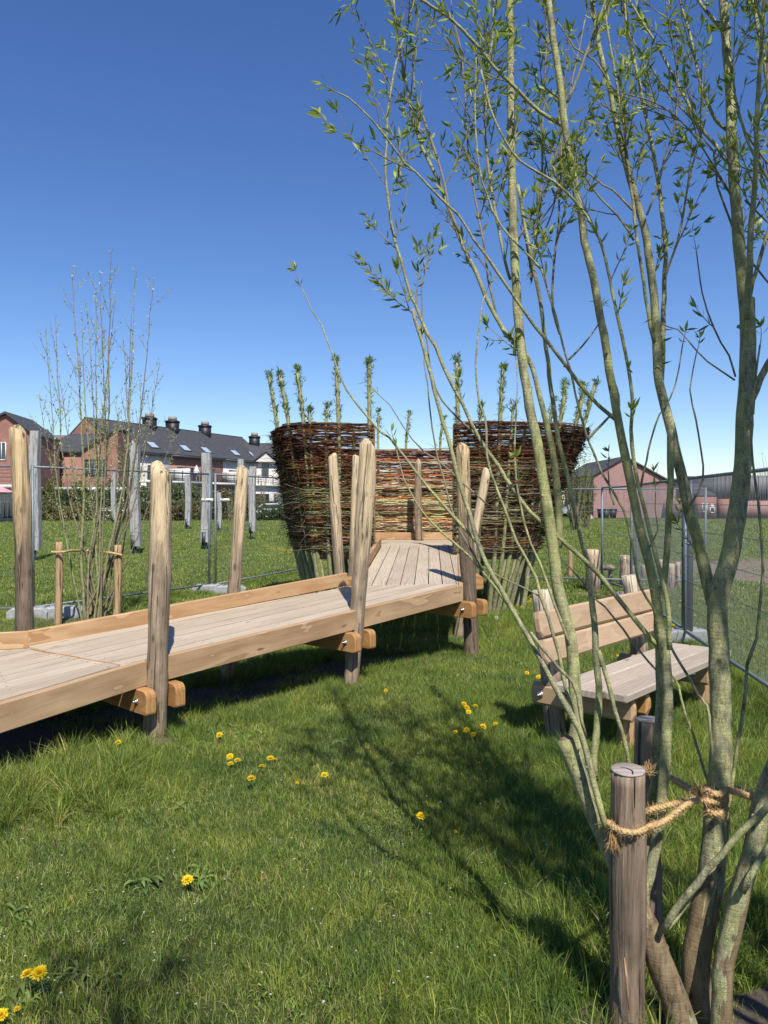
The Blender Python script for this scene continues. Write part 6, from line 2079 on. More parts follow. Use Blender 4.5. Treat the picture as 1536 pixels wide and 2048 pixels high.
def rope(name, pts, r, parent, rgn, fib=520, strands=3, pitch=.035):
    P = smooth_path(np.array(pts), .008)
    n = len(P)
    T = np.gradient(P, axis=0); T /= np.linalg.norm(T, axis=1)[:, None]
    s = np.r_[0, np.cumsum(np.linalg.norm(np.diff(P, axis=0), axis=1))]
    ref = np.array([0, 0, 1.0]); U = np.cross(T, ref); U /= np.linalg.norm(U, axis=1)[:, None] + 1e-9; W = np.cross(T, U)
    m_ = MB()
    for k in range(strands):
        a = s / pitch * 2 * math.pi + k * 2 * math.pi / strands
        Q = P + (U * np.cos(a)[:, None] + W * np.sin(a)[:, None]) * r * .5
        m_.tube(Q, r * .62 * (1 + rgn.normal(0, .05, n)), 6, np.array((.56, .38, .18)) * rgn.uniform(.85, 1.1))
    for _ in range(int(fib * s[-1] / .3)):
        i_ = rgn.integers(0, n)
        d = U[i_] * rgn.normal() + W[i_] * rgn.normal() + T[i_] * rgn.normal(0, 1.2); d /= np.linalg.norm(d)
        L_ = rgn.uniform(.006, .022)
        p = P[i_] + d * r * .6
        m_.tube([p, p + d * L_ * .5 + rgn.normal(0, .002, 3), p + d * L_ + rgn.normal(0, .005, 3)], [.0006, .0005, .0003], 3, np.array((.62, .42, .20)) * rgn.uniform(.7, 1.2), cap=False)
    m_.build(name, M_rope, parent, smooth=True)


def tuft(c, d, parent, rgn, n=90, L=.05, spread=.5):
    m_ = MB()
    for _ in range(n):
        dd = np.asarray(d, float) + rgn.normal(0, spread, 3); dd /= np.linalg.norm(dd)
        l_ = L * rgn.uniform(.4, 1)
        p = np.asarray(c) + rgn.normal(0, .005, 3)
        m_.tube([p, p + dd * l_ * .5, p + dd * l_ + rgn.normal(0, .006, 3)], [.001, .0007, .0004], 3, np.array((.55, .35, .16)) * rgn.uniform(.7, 1.3), cap=False)
    m_.build('frayed_end', M_rope, parent)


RP = thing('coir_rope', 'golden coir rope looped from the foreground stake to the willow stem', 'rope', at(1400, 1640, 2.25))
rr = np.random.default_rng(8)
A3 = lambda lst: [at(*p) for p in lst]
front = A3([(1212, 1660, 2.24), (1214, 1645, 2.215), (1228, 1655, 2.17), (1250, 1664, 2.135), (1276, 1664, 2.14), (1296, 1655, 2.19), (1330, 1642, 2.24), (1360, 1618, 2.25), (1395, 1600, 2.27), (1425, 1604, 2.28), (1448, 1600, 2.31), (1452, 1590, 2.37), (1438, 1584, 2.385), (1420, 1588, 2.36), (1412, 1600, 2.32)])
rope('rope_strand', front, .0092, RP, rr)
back = A3([(1212, 1658, 2.27), (1240, 1640, 2.31), (1285, 1628, 2.31), (1300, 1620, 2.30), (1340, 1610, 2.30), (1375, 1602, 2.31), (1402, 1595, 2.31), (1418, 1588, 2.35)])
rope('rope_strand', back, .0095, RP, rr)
right = A3([(1412, 1575, 2.36), (1418, 1585, 2.29), (1440, 1588, 2.275), (1456, 1580, 2.30), (1480, 1586, 2.27), (1510, 1597, 2.26), (1540, 1606, 2.27), (1600, 1618, 2.33), (1690, 1632, 2.42)])
rope('rope_strand', right, .0105, RP, rr)
right2 = A3([(1414, 1572, 2.38), (1440, 1566, 2.40), (1470, 1576, 2.38), (1500, 1588, 2.36), (1540, 1600, 2.36), (1600, 1610, 2.42), (1700, 1628, 2.54)])
rope('rope_strand', right2, .0105, RP, rr)
wrap = A3([(1414, 1618, 2.33), (1418, 1624, 2.28), (1436, 1628, 2.265), (1448, 1622, 2.29), (1453, 1614, 2.34)])
rope('rope_strand', wrap, .0095, RP, rr)
dark_ = A3([(1318, 1540, 2.57), (1345, 1556, 2.50), (1375, 1576, 2.42), (1402, 1592, 2.36), (1420, 1596, 2.34)])
rope('rope_strand', dark_, .0115, RP, rr)
tuft(at(1400, 1592, 2.25), (-.3, -.2, 1), RP, rr, 90, .04, .5)
tuft(at(1226, 1668, 2.165), (.1, -.3, -1), RP, rr, 110, .05, .35)
tuft(at(1296, 1545, 2.30), (-.2, -.1, 1), RP, rr, 60, .035, .6)

# ------------------------------------------------------------------ young staked willow on the left
YB = ground_at(184, 1240)
YD = YB[1]
YW = thing('young_willow', 'young many-stemmed willow with pale spring leaves, tied between three pale stakes', 'tree', (YB[0], YB[1], 0))
ry = np.random.default_rng(44)
leaves2 = []


def shoot(mb, p, d, L, r, level):
    n = max(4, int(L / .09))
    P = [p]; dd = d / np.linalg.norm(d)
    for i_ in range(n):
        dd = dd + ry.normal(0, .035, 3) + np.array([0, 0, .03]); dd /= np.linalg.norm(dd)
        P.append(P[-1] + dd * L / n)
    P = np.array(P)
    mb.tube(P, np.linspace(r, r * .35, len(P)), 5 if level == 0 else 4, cap=False)
    T = np.gradient(P, axis=0); T /= np.linalg.norm(T, axis=1)[:, None]
    if level < 2:
        m_ = int(L / (.17 if level == 0 else .12))
        for _ in range(m_):
            f = ry.uniform(.22, .97); i_ = min(n - 1, int(f * n))
            rd = np.cross(T[i_], ry.normal(0, 1, 3)); rd /= np.linalg.norm(rd)
            shoot(mb, P[i_], T[i_] * 1.25 + rd * ry.uniform(.3, .8), L * ry.uniform(.12, .34) * (1.15 - f * .6), r * .45, level + 1)
    for _ in range(int(L / (.034 if level else .09))):
        f = ry.uniform(.35, 1); i_ = min(n - 1, int(f * n))
        if P[i_][2] < 1.1 and ry.random() < .6:
            continue
        dl = ry.normal(0, .7, 3) + T[i_]
        leaves2.append((P[i_], dl / np.linalg.norm(dl), ry.uniform(.02, .045)))
    return P


targets = [((150, 545), 14), ((222, 520), 13), ((200, 560), 10), ((266, 545), 13), ((292, 570), 11), ((122, 645), 10), ((100, 680), 8), ((240, 690), 9), ((305, 745), 9), ((178, 640), 10), ((135, 760), 8), ((280, 800), 8), ((215, 760), 9), ((90, 810), 6), ((330, 870), 6), ((160, 620), 10), ((255, 640), 10), ((190, 600), 9), ((230, 600), 9)]
for k, ((tx, ty), w) in enumerate(targets):
    mb = MB()
    D_ = YD + ry.uniform(-.5, .5)
    tp = at(tx + (tx - 190) * .12, ty - 14, D_)
    b0 = YB + np.array([ry.uniform(-.16, .16), ry.uniform(-.12, .12), -.05])
    mid = b0 * .5 + tp * .5 + np.array([(tp[0] - YB[0]) * .12, 0, -.1]) + ry.normal(0, .05, 3)
    P = smooth_path(np.array([b0, b0 * .8 + tp * .2 + [(tp[0] - YB[0]) * .1, 0, 0], mid, tp]), .11)
    P = P + np.cumsum(ry.normal(0, .004, P.shape), axis=0)
    L_ = tp[2]
    r0 = w * .0016
    mb.tube(P, np.linspace(r0, .0026, len(P)), 6, cap=False, lump=.03, rng=ry)
    for _ in range(45):
        i_ = ry.integers(len(P) // 2, len(P)); dl = ry.normal(0, 1, 3); dl[2] += .6
        leaves2.append((P[i_], dl / np.linalg.norm(dl), ry.uniform(.025, .055)))
    T = np.gradient(P, axis=0); T /= np.linalg.norm(T, axis=1)[:, None]
    for _ in range(int(L_ * 3.4)):
        f = ry.uniform(.16, .98) ** .8; i_ = int(f * (len(P) - 1))
        rd = np.cross(T[i_], ry.normal(0, 1, 3)); rd /= np.linalg.norm(rd)
        shoot(mb, P[i_], T[i_] * 1.1 + rd * ry.uniform(.3, 1.0), ry.uniform(.25, 1.0) * (1.2 - f * .8), .0028, 1)
    br = mb.build('branch', M_twig if k % 3 else M_bark, YW, smooth=True)
lv = MB()
for p, d, L_ in leaves2:
    c = [(.66, .63, .50), (.52, .52, .32), (.36, .38, .18), (.72, .70, .60)][ry.integers(4)]
    add_leaf(lv, p, d, L_, np.array(c) * ry.uniform(.8, 1.2), w=.34)
lv.build('foliage', M_leafattr, YW, kind='stuff')
SG2 = 'pale stakes around the young willow'
YS = [((115, 1262), (118, 1084), 9.75, .048, 'left one of the three pale stakes around the young willow'), ((232, 1245), (236, 1090), 10.05, .052, 'right one of the three pale stakes around the young willow'),
      ((181, 1225), (180, 1098), 10.7, .045, 'middle rear stake around the young willow, reddish and rough')]
spts = []
for (bx_, tx_, D_, r_, lb) in YS:
    tp = at(tx_[0], tx_[1], D_); b0 = at(bx_[0], bx_[1], D_) * np.array([1, 1, 0])
    T_ = thing('tree_stake', lb, 'stake', b0, SG2)
    log('shaft', b0 - [0, 0, .1], tp, r_, r_ * .92, M_stake_l, T_, ry, .012, 'flat', k=10, n=12)
    spts.append(tp - [0, 0, .12])
RY = thing('coir_rope', 'thin golden rope joining the three pale stakes around the young willow', 'rope', spts[0])
a_, b_, c_ = spts
rope('rope_strand', [a_ + [-.07, -.06, 0], a_ + [.0, -.07, -.005], a_ + [.1, -.04, .0], (a_ * .55 + c_ * .45) + [0, 0, .05], c_ + [.0, -.06, .09], c_ * .5 + b_ * .5 + [0, 0, .05], b_ + [-.06, -.06, .02], b_ + [.07, -.05, -.01]], .014, RY, rr, fib=60, pitch=.09)

# ------------------------------------------------------------------ dandelions
rd_ = np.random.default_rng(3)


def flower_meshes():
    out = []
    for v in range(3):
        m_ = MB()
        for ring, (nr_, L_, el, z) in enumerate(((24, .021, .12, 0), (20, .0165, .5, .002), (14, .011, .95, .004), (8, .006, 1.3, .005))):
            for k in range(nr_):
                a = k * 2 * math.pi / nr_ + rd_.normal(0, .08) + ring
                d = np.array([math.cos(a) * math.cos(el), math.sin(a) * math.cos(el), math.sin(el) + rd_.normal(0, .06)])
                s_ = np.array([-math.sin(a), math.cos(a), 0]) * .0019
                l_ = L_ * rd_.uniform(.85, 1.1)
                b0 = np.array([math.cos(a), math.sin(a), 0]) * .002 + [0, 0, z]
                c = np.array((.82, .60, .012)) * rd_.uniform(.85, 1.1) if ring < 2 else np.array((.78, .48, .008))
                m_.add([b0 - s_ * .6, b0 + s_ * .6, b0 + d * l_ * .8 + s_, b0 + d * l_ * .8 - s_, b0 + d * l_], [[0, 1, 2, 3]], [[3, 2, 4]], col=c)
        V = np.concatenate(m_.V)
        out.append(mesh_np('flower_head', V, [np.concatenate(m_.Q), np.concatenate(m_.T)], M_flower, col=np.concatenate(m_.C)))
    return out


FHM = flower_meshes()


def dandelion(px, py, label, tilt=None, h=.06, s=1.0, cup=True):
    g0 = ground_at(px, py, h); g0[2] = 0
    T_ = thing('dandelion', label, 'flower', g0, 'yellow dandelions in the grass')
    top = g0 + np.array([0, 0, h])
    b0 = g0 + np.array([rd_.normal(0, .012), rd_.uniform(.0, .03), 0])
    m_ = MB()
    P = smooth_path(np.array([b0, (b0 + top) / 2 + [rd_.normal(0, .006), 0, 0], top]), .01)
    m_.tube(P, .0019, 5, (.25, .26, .10))
    m_.tube([top - [0, 0, .009], top], [.0035, .0055], 8, (.10, .16, .04))
    m_.build('stem', M_stem, T_, smooth=True)
    n = np.array([rd_.normal(0, .25), -.45 + rd_.normal(0, .2), 1.0]) if tilt is None else np.array(tilt, float)
    n /= np.linalg.norm(n); x = np.cross([0, 1, 0], n); x /= np.linalg.norm(x); y = np.cross(n, x)
    link('flower_head', FHM[rd_.integers(3)], T_, mat4(np.stack([x, y, n], 1) * s, top))


for a in ((375, 1760, 'single open dandelion in a bare-looking rosette, lower left of the middle', (.0, -.5, 1), .05, 1.1), (78, 1946, 'largest dandelion in the lower left corner', (.2, -.55, 1), .11, 1.15),
          (55, 1948, 'side-on dandelion touching the largest one at lower left', (-.3, -.1, 1), .11, 1.0), (34, 2018, 'small dandelion bud near the bottom left corner', (0, -.2, 1), .06, .5),
          (3, 2030, 'dandelion cut by the left edge at the bottom', (0, -.5, 1), .07, .95),
          (236, 1485, 'dandelion alone under the near edge of the ramp, left of the first ramp post', None, .06, .9), (439, 1470, 'dandelion alone right of the first ramp post', None, .06, 1.0),
          (460, 1513, 'upper left dandelion of the group below the ramp', None, .06, .9), (475, 1521, 'right dandelion of the three lying close together', (0, -.1, 1), .05, .9), (461, 1528, 'lower dandelion of the three lying close together', (0, -.1, 1), .05, .85),
          (541, 1517, 'dandelion at the right of the group below the ramp', None, .06, 1.0), (550, 1520, 'half hidden dandelion touching the right end of the group', (0, .2, 1), .05, .8), (524, 1533, 'flattened dandelion in the middle of the group', (0, .1, 1), .04, .9),
          (503, 1557, 'lowest dandelion of the group below the ramp', (0, -.1, 1), .05, 1.05), (649, 1550, 'dandelion alone on the lawn, straight below the second ramp post', None, .05, .9), (594, 1566, 'tiny dandelion between the group and the lone one', None, .03, .5),
          (842, 1632, 'dandelion alone in the shade in the middle of the lawn', None, .05, 1.0), (772, 1381, 'small closed dandelion near the second ramp post', None, .05, .7),
          (928, 1408, 'dandelion at the top of the patch left of the bench', None, .06, .9), (933, 1415, 'brightest dandelion of the patch left of the bench', None, .05, 1.0), (950, 1412, 'flat dandelion at the right of that patch', (0, .0, 1), .05, .9),
          (937, 1424, 'lower dandelion of the patch left of the bench', None, .05, .9), (966, 1453, 'right dandelion of the lower row left of the bench', None, .06, 1.0), (991, 1448, 'dandelion nearest the bench in the lower row', None, .06, .8),
          (933, 1460, 'left dandelion of the lower row left of the bench', None, .05, 1.0), (947, 1469, 'lowest dandelion of the row left of the bench', None, .04, .8), (911, 1464, 'orange tinted dandelion at the far left of the lower row', None, .04, .7),
          (1054, 1346, 'dandelion left of the bench leg, alone', None, .06, .9), (1077, 1354, 'left of two dandelions touching the bench arm plank', None, .06, .9), (1084, 1351, 'right of two dandelions touching the bench arm plank', None, .07, 1.0),
          (1238, 1313, 'dandelion seen between the bench back and seat', None, .06, 1.0), (1346, 1250, 'dandelion behind the bench by the tall dark fence upright', None, .06, 1.0), (911, 1663, 'small shaded dandelion right of the lone one', None, .03, .45)):
    px, py, lb, tl, h_, s_ = a
    dandelion(px, py, lb, tl, h_ + (.035 if py < 1640 else 0), s_ * (1.1 if py < 1640 else 1))
# seed clock
g0 = ground_at(993, 1236, .14); g0[2] = 0
T_ = thing('dandelion_clock', 'white dandelion seed head right of the third ramp post', 'flower', g0)
m_ = MB(); m_.tube([g0, g0 + [0, 0, .14]], .0022, 5, (.22, .24, .1)); m_.build('stem', M_stem, T_)
m_ = MB()
for _ in range(110):
    d = rd_.normal(0, 1, 3); d /= np.linalg.norm(d); c = g0 + [0, 0, .145]
    m_.tube([c, c + d * .02], [.0003, .0006], 3, (.7, .7, .68), cap=False)
    s_ = np.cross(d, rd_.normal(0, 1, 3)); s_ /= np.linalg.norm(s_)
    m_.add([c + d * .02 - s_ * .005, c + d * .023, c + d * .02 + s_ * .005], None, [[0, 1, 2]], col=(.75, .75, .72))
m_.build('seed_head', M_stem, T_, kind='stuff')
# tiny white starwort flowers in the near lawn
m_ = MB()
for _ in range(170):
    c = ground_at(rd_.uniform(0, 1300), 1480 + 540 * rd_.random() ** 1.4, .035) + [0, 0, rd_.uniform(-.01, .02)]
    for k in range(5):
        a = k * 1.2566 + rd_.normal(0, .2); r_ = .0036 * rd_.uniform(.7, 1.2)
        d = np.array([math.cos(a), math.sin(a), .25]); s_ = np.array([-math.sin(a), math.cos(a), 0])
        m_.add([c, c + d * r_ * .7 + s_ * r_ * .4, c + d * r_ * 1.4, c + d * r_ * .7 - s_ * r_ * .4], [[0, 1, 2, 3]], col=(.72, .72, .70))
o = m_.build('small_white_flowers', M_flower, None, kind='stuff'); o['label'] = 'tiny white flowers sprinkled in the near grass'
# far yellow patch of small flowers, beyond counting
m_ = MB()
for _ in range(420):
    far_ = rd_.random()
    if far_ < .5:
        c = ground_at(rd_.normal(566, 22), rd_.normal(1099, 3), .06)
    elif far_ < .62:
        c = ground_at(rd_.uniform(460, 585), rd_.uniform(1060, 1120), .06)
    elif far_ < .82:
        c = ground_at(rd_.normal(1040, 22), rd_.normal(1198, 8), .09)
    else:
        c = ground_at(rd_.uniform(1120, 1400), rd_.uniform(1060, 1230), .06)
    c = c + [0, 0, rd_.uniform(-.02, .02)]
    r_ = .018 * rd_.uniform(.6, 1.2)
    V = [c] + [c + np.array([math.cos(a) * r_, math.sin(a) * r_ * .8, -.006 + rd_.normal(0, .003)]) for a in np.arange(6) * math.pi / 3]
    m_.add(V, None, [[0, 1 + k, 1 + (k + 1) % 6] for k in range(6)], col=np.array((.80, .58, .015)) * rd_.uniform(.8, 1.1))
o = m_.build('small_yellow_flowers', M_flower, None, kind='stuff')
o['label'] = 'scattered small yellow flowers on the far lawn'

# ------------------------------------------------------------------ grass
rg_ = np.random.default_rng(12)


def grass_material():
    m, nt, b, o = new_mat('grass_blades')
    h = NB(nt)
    a = h.n('ShaderNodeAttribute', attribute_name='Col')
    g = h.n('ShaderNodeNewGeometry')
    n1 = h.noise(g.outputs['Position'], 1.6, 4, .6)
    n2 = h.noise(g.outputs['Position'], 7, 3, .6)
    f = h.math('ADD', h.math('MULTIPLY', n1, .6), h.math('MULTIPLY', n2, .4))
    tone = h.ramp(f, [(.36, (.50, .66, .62)), (.46, (.85, .95, .85)), (.56, (1.15, 1.12, .95)), (.66, (1.75, 1.5, 1.5))])
    c = h.mix(1, a.outputs['Color'], tone, 'MULTIPLY')
    h.l(c, b.inputs['Base Color'])
    b.inputs['Roughness'].default_value = .55
    b.inputs['Specular IOR Level'].default_value = .28
    t = h.n('ShaderNodeBsdfTranslucent')
    h.l(h.mix(1, c, (1.3, 1.35, .5), 'MULTIPLY'), t.inputs[0])
    mx = h.n('ShaderNodeMixShader'); mx.inputs[0].default_value = .30
    h.l(b.outputs[0], mx.inputs[1]); h.l(t.outputs[0], mx.inputs[2]); h.l(mx.outputs[0], o.inputs[0])
    return m


M_grass = grass_material()
GCOL = np.array([(.165, .225, .038), (.215, .265, .05), (.12, .175, .033), (.28, .30, .085), (.085, .135, .034)])
DRY = np.array([(.38, .33, .18), (.30, .26, .14), (.46, .41, .25)])


def blades(n, R_, hmin, hmax, w, lean, dry=.06, segs=3, clump=0):
    """one patch of n blades inside radius R_"""
    a = rg_.uniform(0, 2 * math.pi, n); rr = R_ * np.sqrt(rg_.random(n))
    if clump:
        cc = rg_.normal(0, R_ * .5, (clump, 2)); k = rg_.integers(0, clump, n)
        base = cc[k] + rg_.normal(0, R_ * .10, (n, 2))
    else:
        base = np.stack([rr * np.cos(a), rr * np.sin(a)], 1)
    H = rg_.uniform(hmin, hmax, n) * (1 - .25 * rg_.random(n))
    W = w * rg_.uniform(.6, 1.3, n)
    la = rg_.uniform(0, 2 * math.pi, n); ll = np.abs(rg_.normal(0, lean, n)) + lean * .25
    if clump:
        la = np.arctan2(base[:, 1] - cc[k][:, 1], base[:, 0] - cc[k][:, 0]) + rg_.normal(0, .5, n)
    face = rg_.uniform(0, math.pi, n)
    sx_, sy_ = np.cos(face) * W / 2, np.sin(face) * W / 2
    rows = []
    for j_ in range(segs + 1):
        t = j_ / segs
        ang = ll * t
        x = base[:, 0] + np.cos(la) * H * ll * t * t * .8
        y = base[:, 1] + np.sin(la) * H * ll * t * t * .8
        z = H * t * np.cos(np.clip(ll * t * .75, 0, 1.45)) - .006
        wd = (1 - t) ** .6 if t < 1 else 0
        if j_ < segs:
            rows.append(np.stack([np.stack([x - sx_ * wd, y - sy_ * wd, z], 1), np.stack([x + sx_ * wd, y + sy_ * wd, z], 1)], 1))
        else:
            rows.append(np.stack([x, y, z], 1)[:, None, :])
    V = np.concatenate(rows, 1)            # n, 2*segs+1, 3
    m_ = 2 * segs + 1
    i0 = np.arange(n)[:, None] * m_
    q = []
    for j_ in range(segs - 1):
        q.append(np.stack([i0[:, 0] + 2 * j_, i0[:, 0] + 2 * j_ + 1, i0[:, 0] + 2 * j_ + 3, i0[:, 0] + 2 * j_ + 2], 1))
    tr = np.stack([i0[:, 0] + 2 * segs - 2, i0[:, 0] + 2 * segs - 1, i0[:, 0] + 2 * segs], 1)
    c = GCOL[rg_.integers(0, len(GCOL), n)] * rg_.uniform(.55, 1.6, (n, 1))
    isd = rg_.random(n) < dry
    c[isd] = DRY[rg_.integers(0, 3, isd.sum())] * rg_.uniform(.7, 1.2, (isd.sum(), 1))
    return V.reshape(-1, 3), (np.concatenate(q) if q else np.zeros((0, 4), int)), tr, np.repeat(c, m_, 0)


def broadleaf(n, R_, L_):
    m_ = MB()
    for _ in range(n):
        a = rg_.uniform(0, 6.28); c = np.array([*(rg_.normal(0, R_, 2)), .003])
        d = np.array([math.cos(a), math.sin(a), rg_.uniform(.15, .7)])
        l = L_ * rg_.uniform(.6, 1.2); s_ = np.array([-math.sin(a), math.cos(a), 0]); w = l * rg_.uniform(.09, .16)
        pts = [(0, .1, 0), (.3, .6, .18), (.6, 1.0, .24), (.85, .7, .18), (1.0, 0, .06)]
        V = []
        for t, ww, z in pts:
            p = c + np.array([d[0], d[1], 0]) * l * t + np.array([0, 0, z * l * d[2] * 2.6])
            V += [p - s_ * w * ww + [0, 0, .004 * ww], p, p + s_ * w * ww + [0, 0, .004 * ww]]
        Q = []
        for j_ in range(4):
            k = j_ * 3
            Q += [[k, k + 1, k + 4, k + 3], [k + 1, k + 2, k + 5, k + 4]]
        m_.add(V, Q, col=np.array((.15, .205, .06)) * rg_.uniform(.6, 1.5))
    return m_


PATCH = bpy.data.collections.new('grass_patches')      # sources only, never linked into the scene


def src(name, V, Q, T, C, mat=None):
    me = mesh_np(name, V, [g for g in (Q, T) if len(g)], mat or M_grass, True, col=C)
    o = bpy.data.objects.new(name, me); PATCH.objects.link(o)


for k in range(4):
    src(f'a{k}_short', *blades(330, .17, .02, .055, .0030, .75, .13))
for k in range(3):
    src(f'b{k}_mid', *blades(300, .17, .035, .08, .0028, .60, .05))
for k in range(3):
    src(f'c{k}_long', *blades(260, .16, .06, .15, .0034, .65, .04, 4, clump=7))
for k in range(3):
    src(f'd{k}_lawnfar', *blades(300, .45, .02, .055, .008, .7, .12, 2))
for k in range(2):
    src(f'e{k}_straw', *blades(90, .16, .015, .04, .0026, 1.25, .8))
for k in range(3):
    m_ = broadleaf(8, .02, .048)
    src(f'f{k}_rosette', np.concatenate(m_.V), np.concatenate(m_.Q), np.zeros((0, 3), int), np.concatenate(m_.C))
for k in range(2):                                   # creeping small round-leaved cover
    m_ = broadleaf(120, .10, .018)
    src(f'g{k}_clover', np.concatenate(m_.V), np.concatenate(m_.Q), np.zeros((0, 3), int), np.concatenate(m_.C) * 1.15)
for k in range(2):
    src(f'h{k}_tussock', *blades(170, .10, .10, .24, .0040, .75, .08, 4, clump=3))
IDX = {'short': (0, 4), 'mid': (4, 7), 'long': (7, 10), 'far': (10, 13), 'straw': (13, 15), 'rosette': (15, 18), 'clover': (18, 20), 'tussock': (20, 22)}


def vnoise(x, y, s, seed=0):
    r_ = np.random.default_rng(seed)
    out = np.zeros_like(x)
    for k in range(5):
        a = r_.uniform(0, 6.28); f = s * (1.0 + .5 * k)
        out += np.sin((x * math.cos(a) + y * math.sin(a)) * f + r_.uniform(0, 6.28)) / (1 + .4 * k)
    return out / 2.6


pts, idx, scl = [], [], []


def scatter(kind, x, y, s, sv_=.2, zoff=0.0):
    n = len(x)
    lo_, hi_ = IDX[kind]
    fade = np.clip(1 - (np.abs(x) / 30), 0, 1) * np.clip(1 - np.abs(y - 5) / 40, 0, 1)
    pts.append(np.stack([x, y, gz(x, y) * fade + zoff], 1)); idx.append(rg_.integers(lo_, hi_, n))
    scl.append(s * rg_.uniform(1 - sv_, 1 + sv_, n))


def wedge(n, y0, y1, margin=.62, pad=.8):
    """points in the part of the lawn that can be seen, evenly spread"""
    y = np.sqrt(rg_.uniform((y0) ** 2, (y1) ** 2, n)); x = rg_.uniform(-1, 1, n) * (y * margin + pad)
    return x, y


def free(x, y):
    """not on the bare soil"""
    e1 = ((x - 1.02) / .5) ** 2 + ((y - 2.15) / .40) ** 2
    e2 = ((x - 9.7) / 3.1) ** 2 + ((y - 17.0) / 4.7) ** 2
    k = np.ones(len(x), bool)
    k &= (e1 > 1) | (rg_.random(len(x)) < .25)
    for a_, b_, c_ in ((N1, N2, F1), (N0, N1, F1 + d0 * .8)):
        u_ = (b_ - a_)[:2]; L_ = np.linalg.norm(u_); u_ = u_ / L_; v_ = np.array([-u_[1], u_[0]])
        if v_ @ (c_ - a_)[:2] < 0: v_ = -v_
        w_ = v_ @ (c_ - a_)[:2]
        P_ = np.stack([x, y], 1) - a_[:2]
        s_, t_ = P_ @ u_, P_ @ v_
        inside = (s_ > -.05) & (s_ < L_ + .05) & (t_ > .16) & (t_ < w_ + .12)
        k &= ~inside | (rg_.random(len(x)) < .10)
    for x_, y_, r_ in ((-1.50, 4.98, .17), (-.28, 6.42, .13), (.88, 7.62, .14)):
        k &= ((x - x_ - .06) ** 2 + (y - y_) ** 2 > (r_ * .5) ** 2) | (rg_.random(len(x)) < .5)
    k &= (e2 > 1) | (rg_.random(len(x)) < .12)
    return k


x, y = wedge(3300, 1.2, 6.5)
k = free(x, y); x, y = x[k], y[k]
nz = vnoise(x, y, 2.2, 4)
shade = (x > .2 + (y - 3) * .05)                      # lusher, longer grass towards the willow and the bench
long_ = (nz + .8 * shade + rg_.normal(0, .35, len(x))) > .55
scatter('short', x[~long_], y[~long_], 1.0)
scatter('mid', x[long_], y[long_], 1.0)
x, y = wedge(1900, 1.2, 6.5)
k = free(x, y) & ((vnoise(x, y, 2.2, 4) + .9 * (x > .2) + rg_.normal(0, .4, len(x))) > .35); scatter('mid', x[k], y[k], .95)
x, y = wedge(1200, 1.2, 6.5)
k = free(x, y) & ((vnoise(x, y, 3.1, 8) + .9 * (x > .5) + rg_.normal(0, .3, len(x))) > .7); scatter('long', x[k], y[k], .85)
x, y = wedge(1500, 1.2, 7); k = free(x, y) & (vnoise(x, y, 3.7, 19) > .1); scatter('straw', x[k], y[k], 1.0)
x, y = wedge(700, 1.2, 7); k = free(x, y) & (vnoise(x, y, 2.9, 29) > .0); scatter('clover', x[k], y[k], 1.0)
x, y = wedge(120, 1.4, 7); k = free(x, y) & (vnoise(x, y, 1.9, 39) > .2); scatter('rosette', x[k], y[k], .9, .4)
x, y = wedge(5200, 6.3, 13, .58, .6)
k = free(x, y); scatter('short', x[k], y[k], 1.25)
x, y = wedge(1500, 6.3, 13, .58, .6)
k = free(x, y) & (vnoise(x, y, 2.2, 4) > .1); scatter('mid', x[k], y[k], 1.1)
x, y = wedge(9000, 11, 34, .56, .5)
k = free(x, y); scatter('far', x[k], y[k], 1.2, .3)
x, y = wedge(9000, 30, 64, .54, .5); scatter('far', x, y, 2.3, .3)
# longer growth where the mower does not reach


def along(p, q, n, wdt, kind, s, off=(0, 0)):
    t = rg_.random(n); p = np.array(p[:2]); q = np.array(q[:2])
    P = p + (q - p) * t[:, None] + rg_.normal(0, wdt, (n, 2)) + np.array(off)
    scatter(kind, P[:, 0], P[:, 1], s)


along(N0 + on * .3, N1 - dn * .0 + on * .35, 40, .12, 'tussock', .9)
along(N0 + on * .3, N1 + on * .35, 60, .16, 'long', 1.1)
along(N0 + on * .3, N0 * .2 + N1 * .8 + on * .35, 110, .18, 'tussock', 1.05)

along(N1, N2, 100, .22, 'long', .85, on[:2] * .0)

along(F0 - on * .2, F1 - on * .3, 60, .15, 'long', 1.1)
along(F1 - on * .25, F2 - on * .25, 130, .15, 'long', 1.1)
along(PA, PB, 110, .10, 'long', .9); along(PB, PC, 90, .10, 'long', .8)
along(QB, QA, 90, .12, 'long', 1.0); along(QA, QC, 60, .12, 'long', .9)
along(BFL, BFR, 150, .25, 'long', 1.05, BBV[:2] * .2)
along(BFL - BBU * .3, BFR, 40, .2, 'tussock', .8, BBV[:2] * .1)
along((-1.2, 10.6), (-1.2, 12.5), 60, .3, 'long', 1.2)
along((.8, 9.6), (2.3, 10.6), 160, .35, 'long', 1.2)
along((1.2, 8.2), (2.2, 9.6), 80, .4, 'mid', 1.4)
for (bp, D, *_r) in near:
    c = at(bp[0], bp[1], D); along(c + [-.1, 0, 0], c + [.1, 0, 0], 9, .10, 'mid', 1.0)
    along(c + [.1, -.05, 0], c + [.5, .0, 0], 8, .12, 'rosette', 1.6)
for (px, py, n_, s_) in ((500, 1480, 6, 1.5), (330, 1615, 6, 1.3), (375, 1765, 5, 1.3), (110, 1990, 6, 1.2), (1100, 1990, 7, 1.2), (1050, 1335, 7, 1.4), (820, 1320, 7, 1.3), (700, 1480, 3, 1.2), (40, 1880, 3, 1.6), (400, 1500, 4, 1.3)):
    c = ground_at(px, py); along(c, c, n_, .06, 'rosette', s_)
c = st1b; along(c + [-.35, .1, 0], c + [-.1, -.1, 0], 20, .1, 'mid', 1.2)
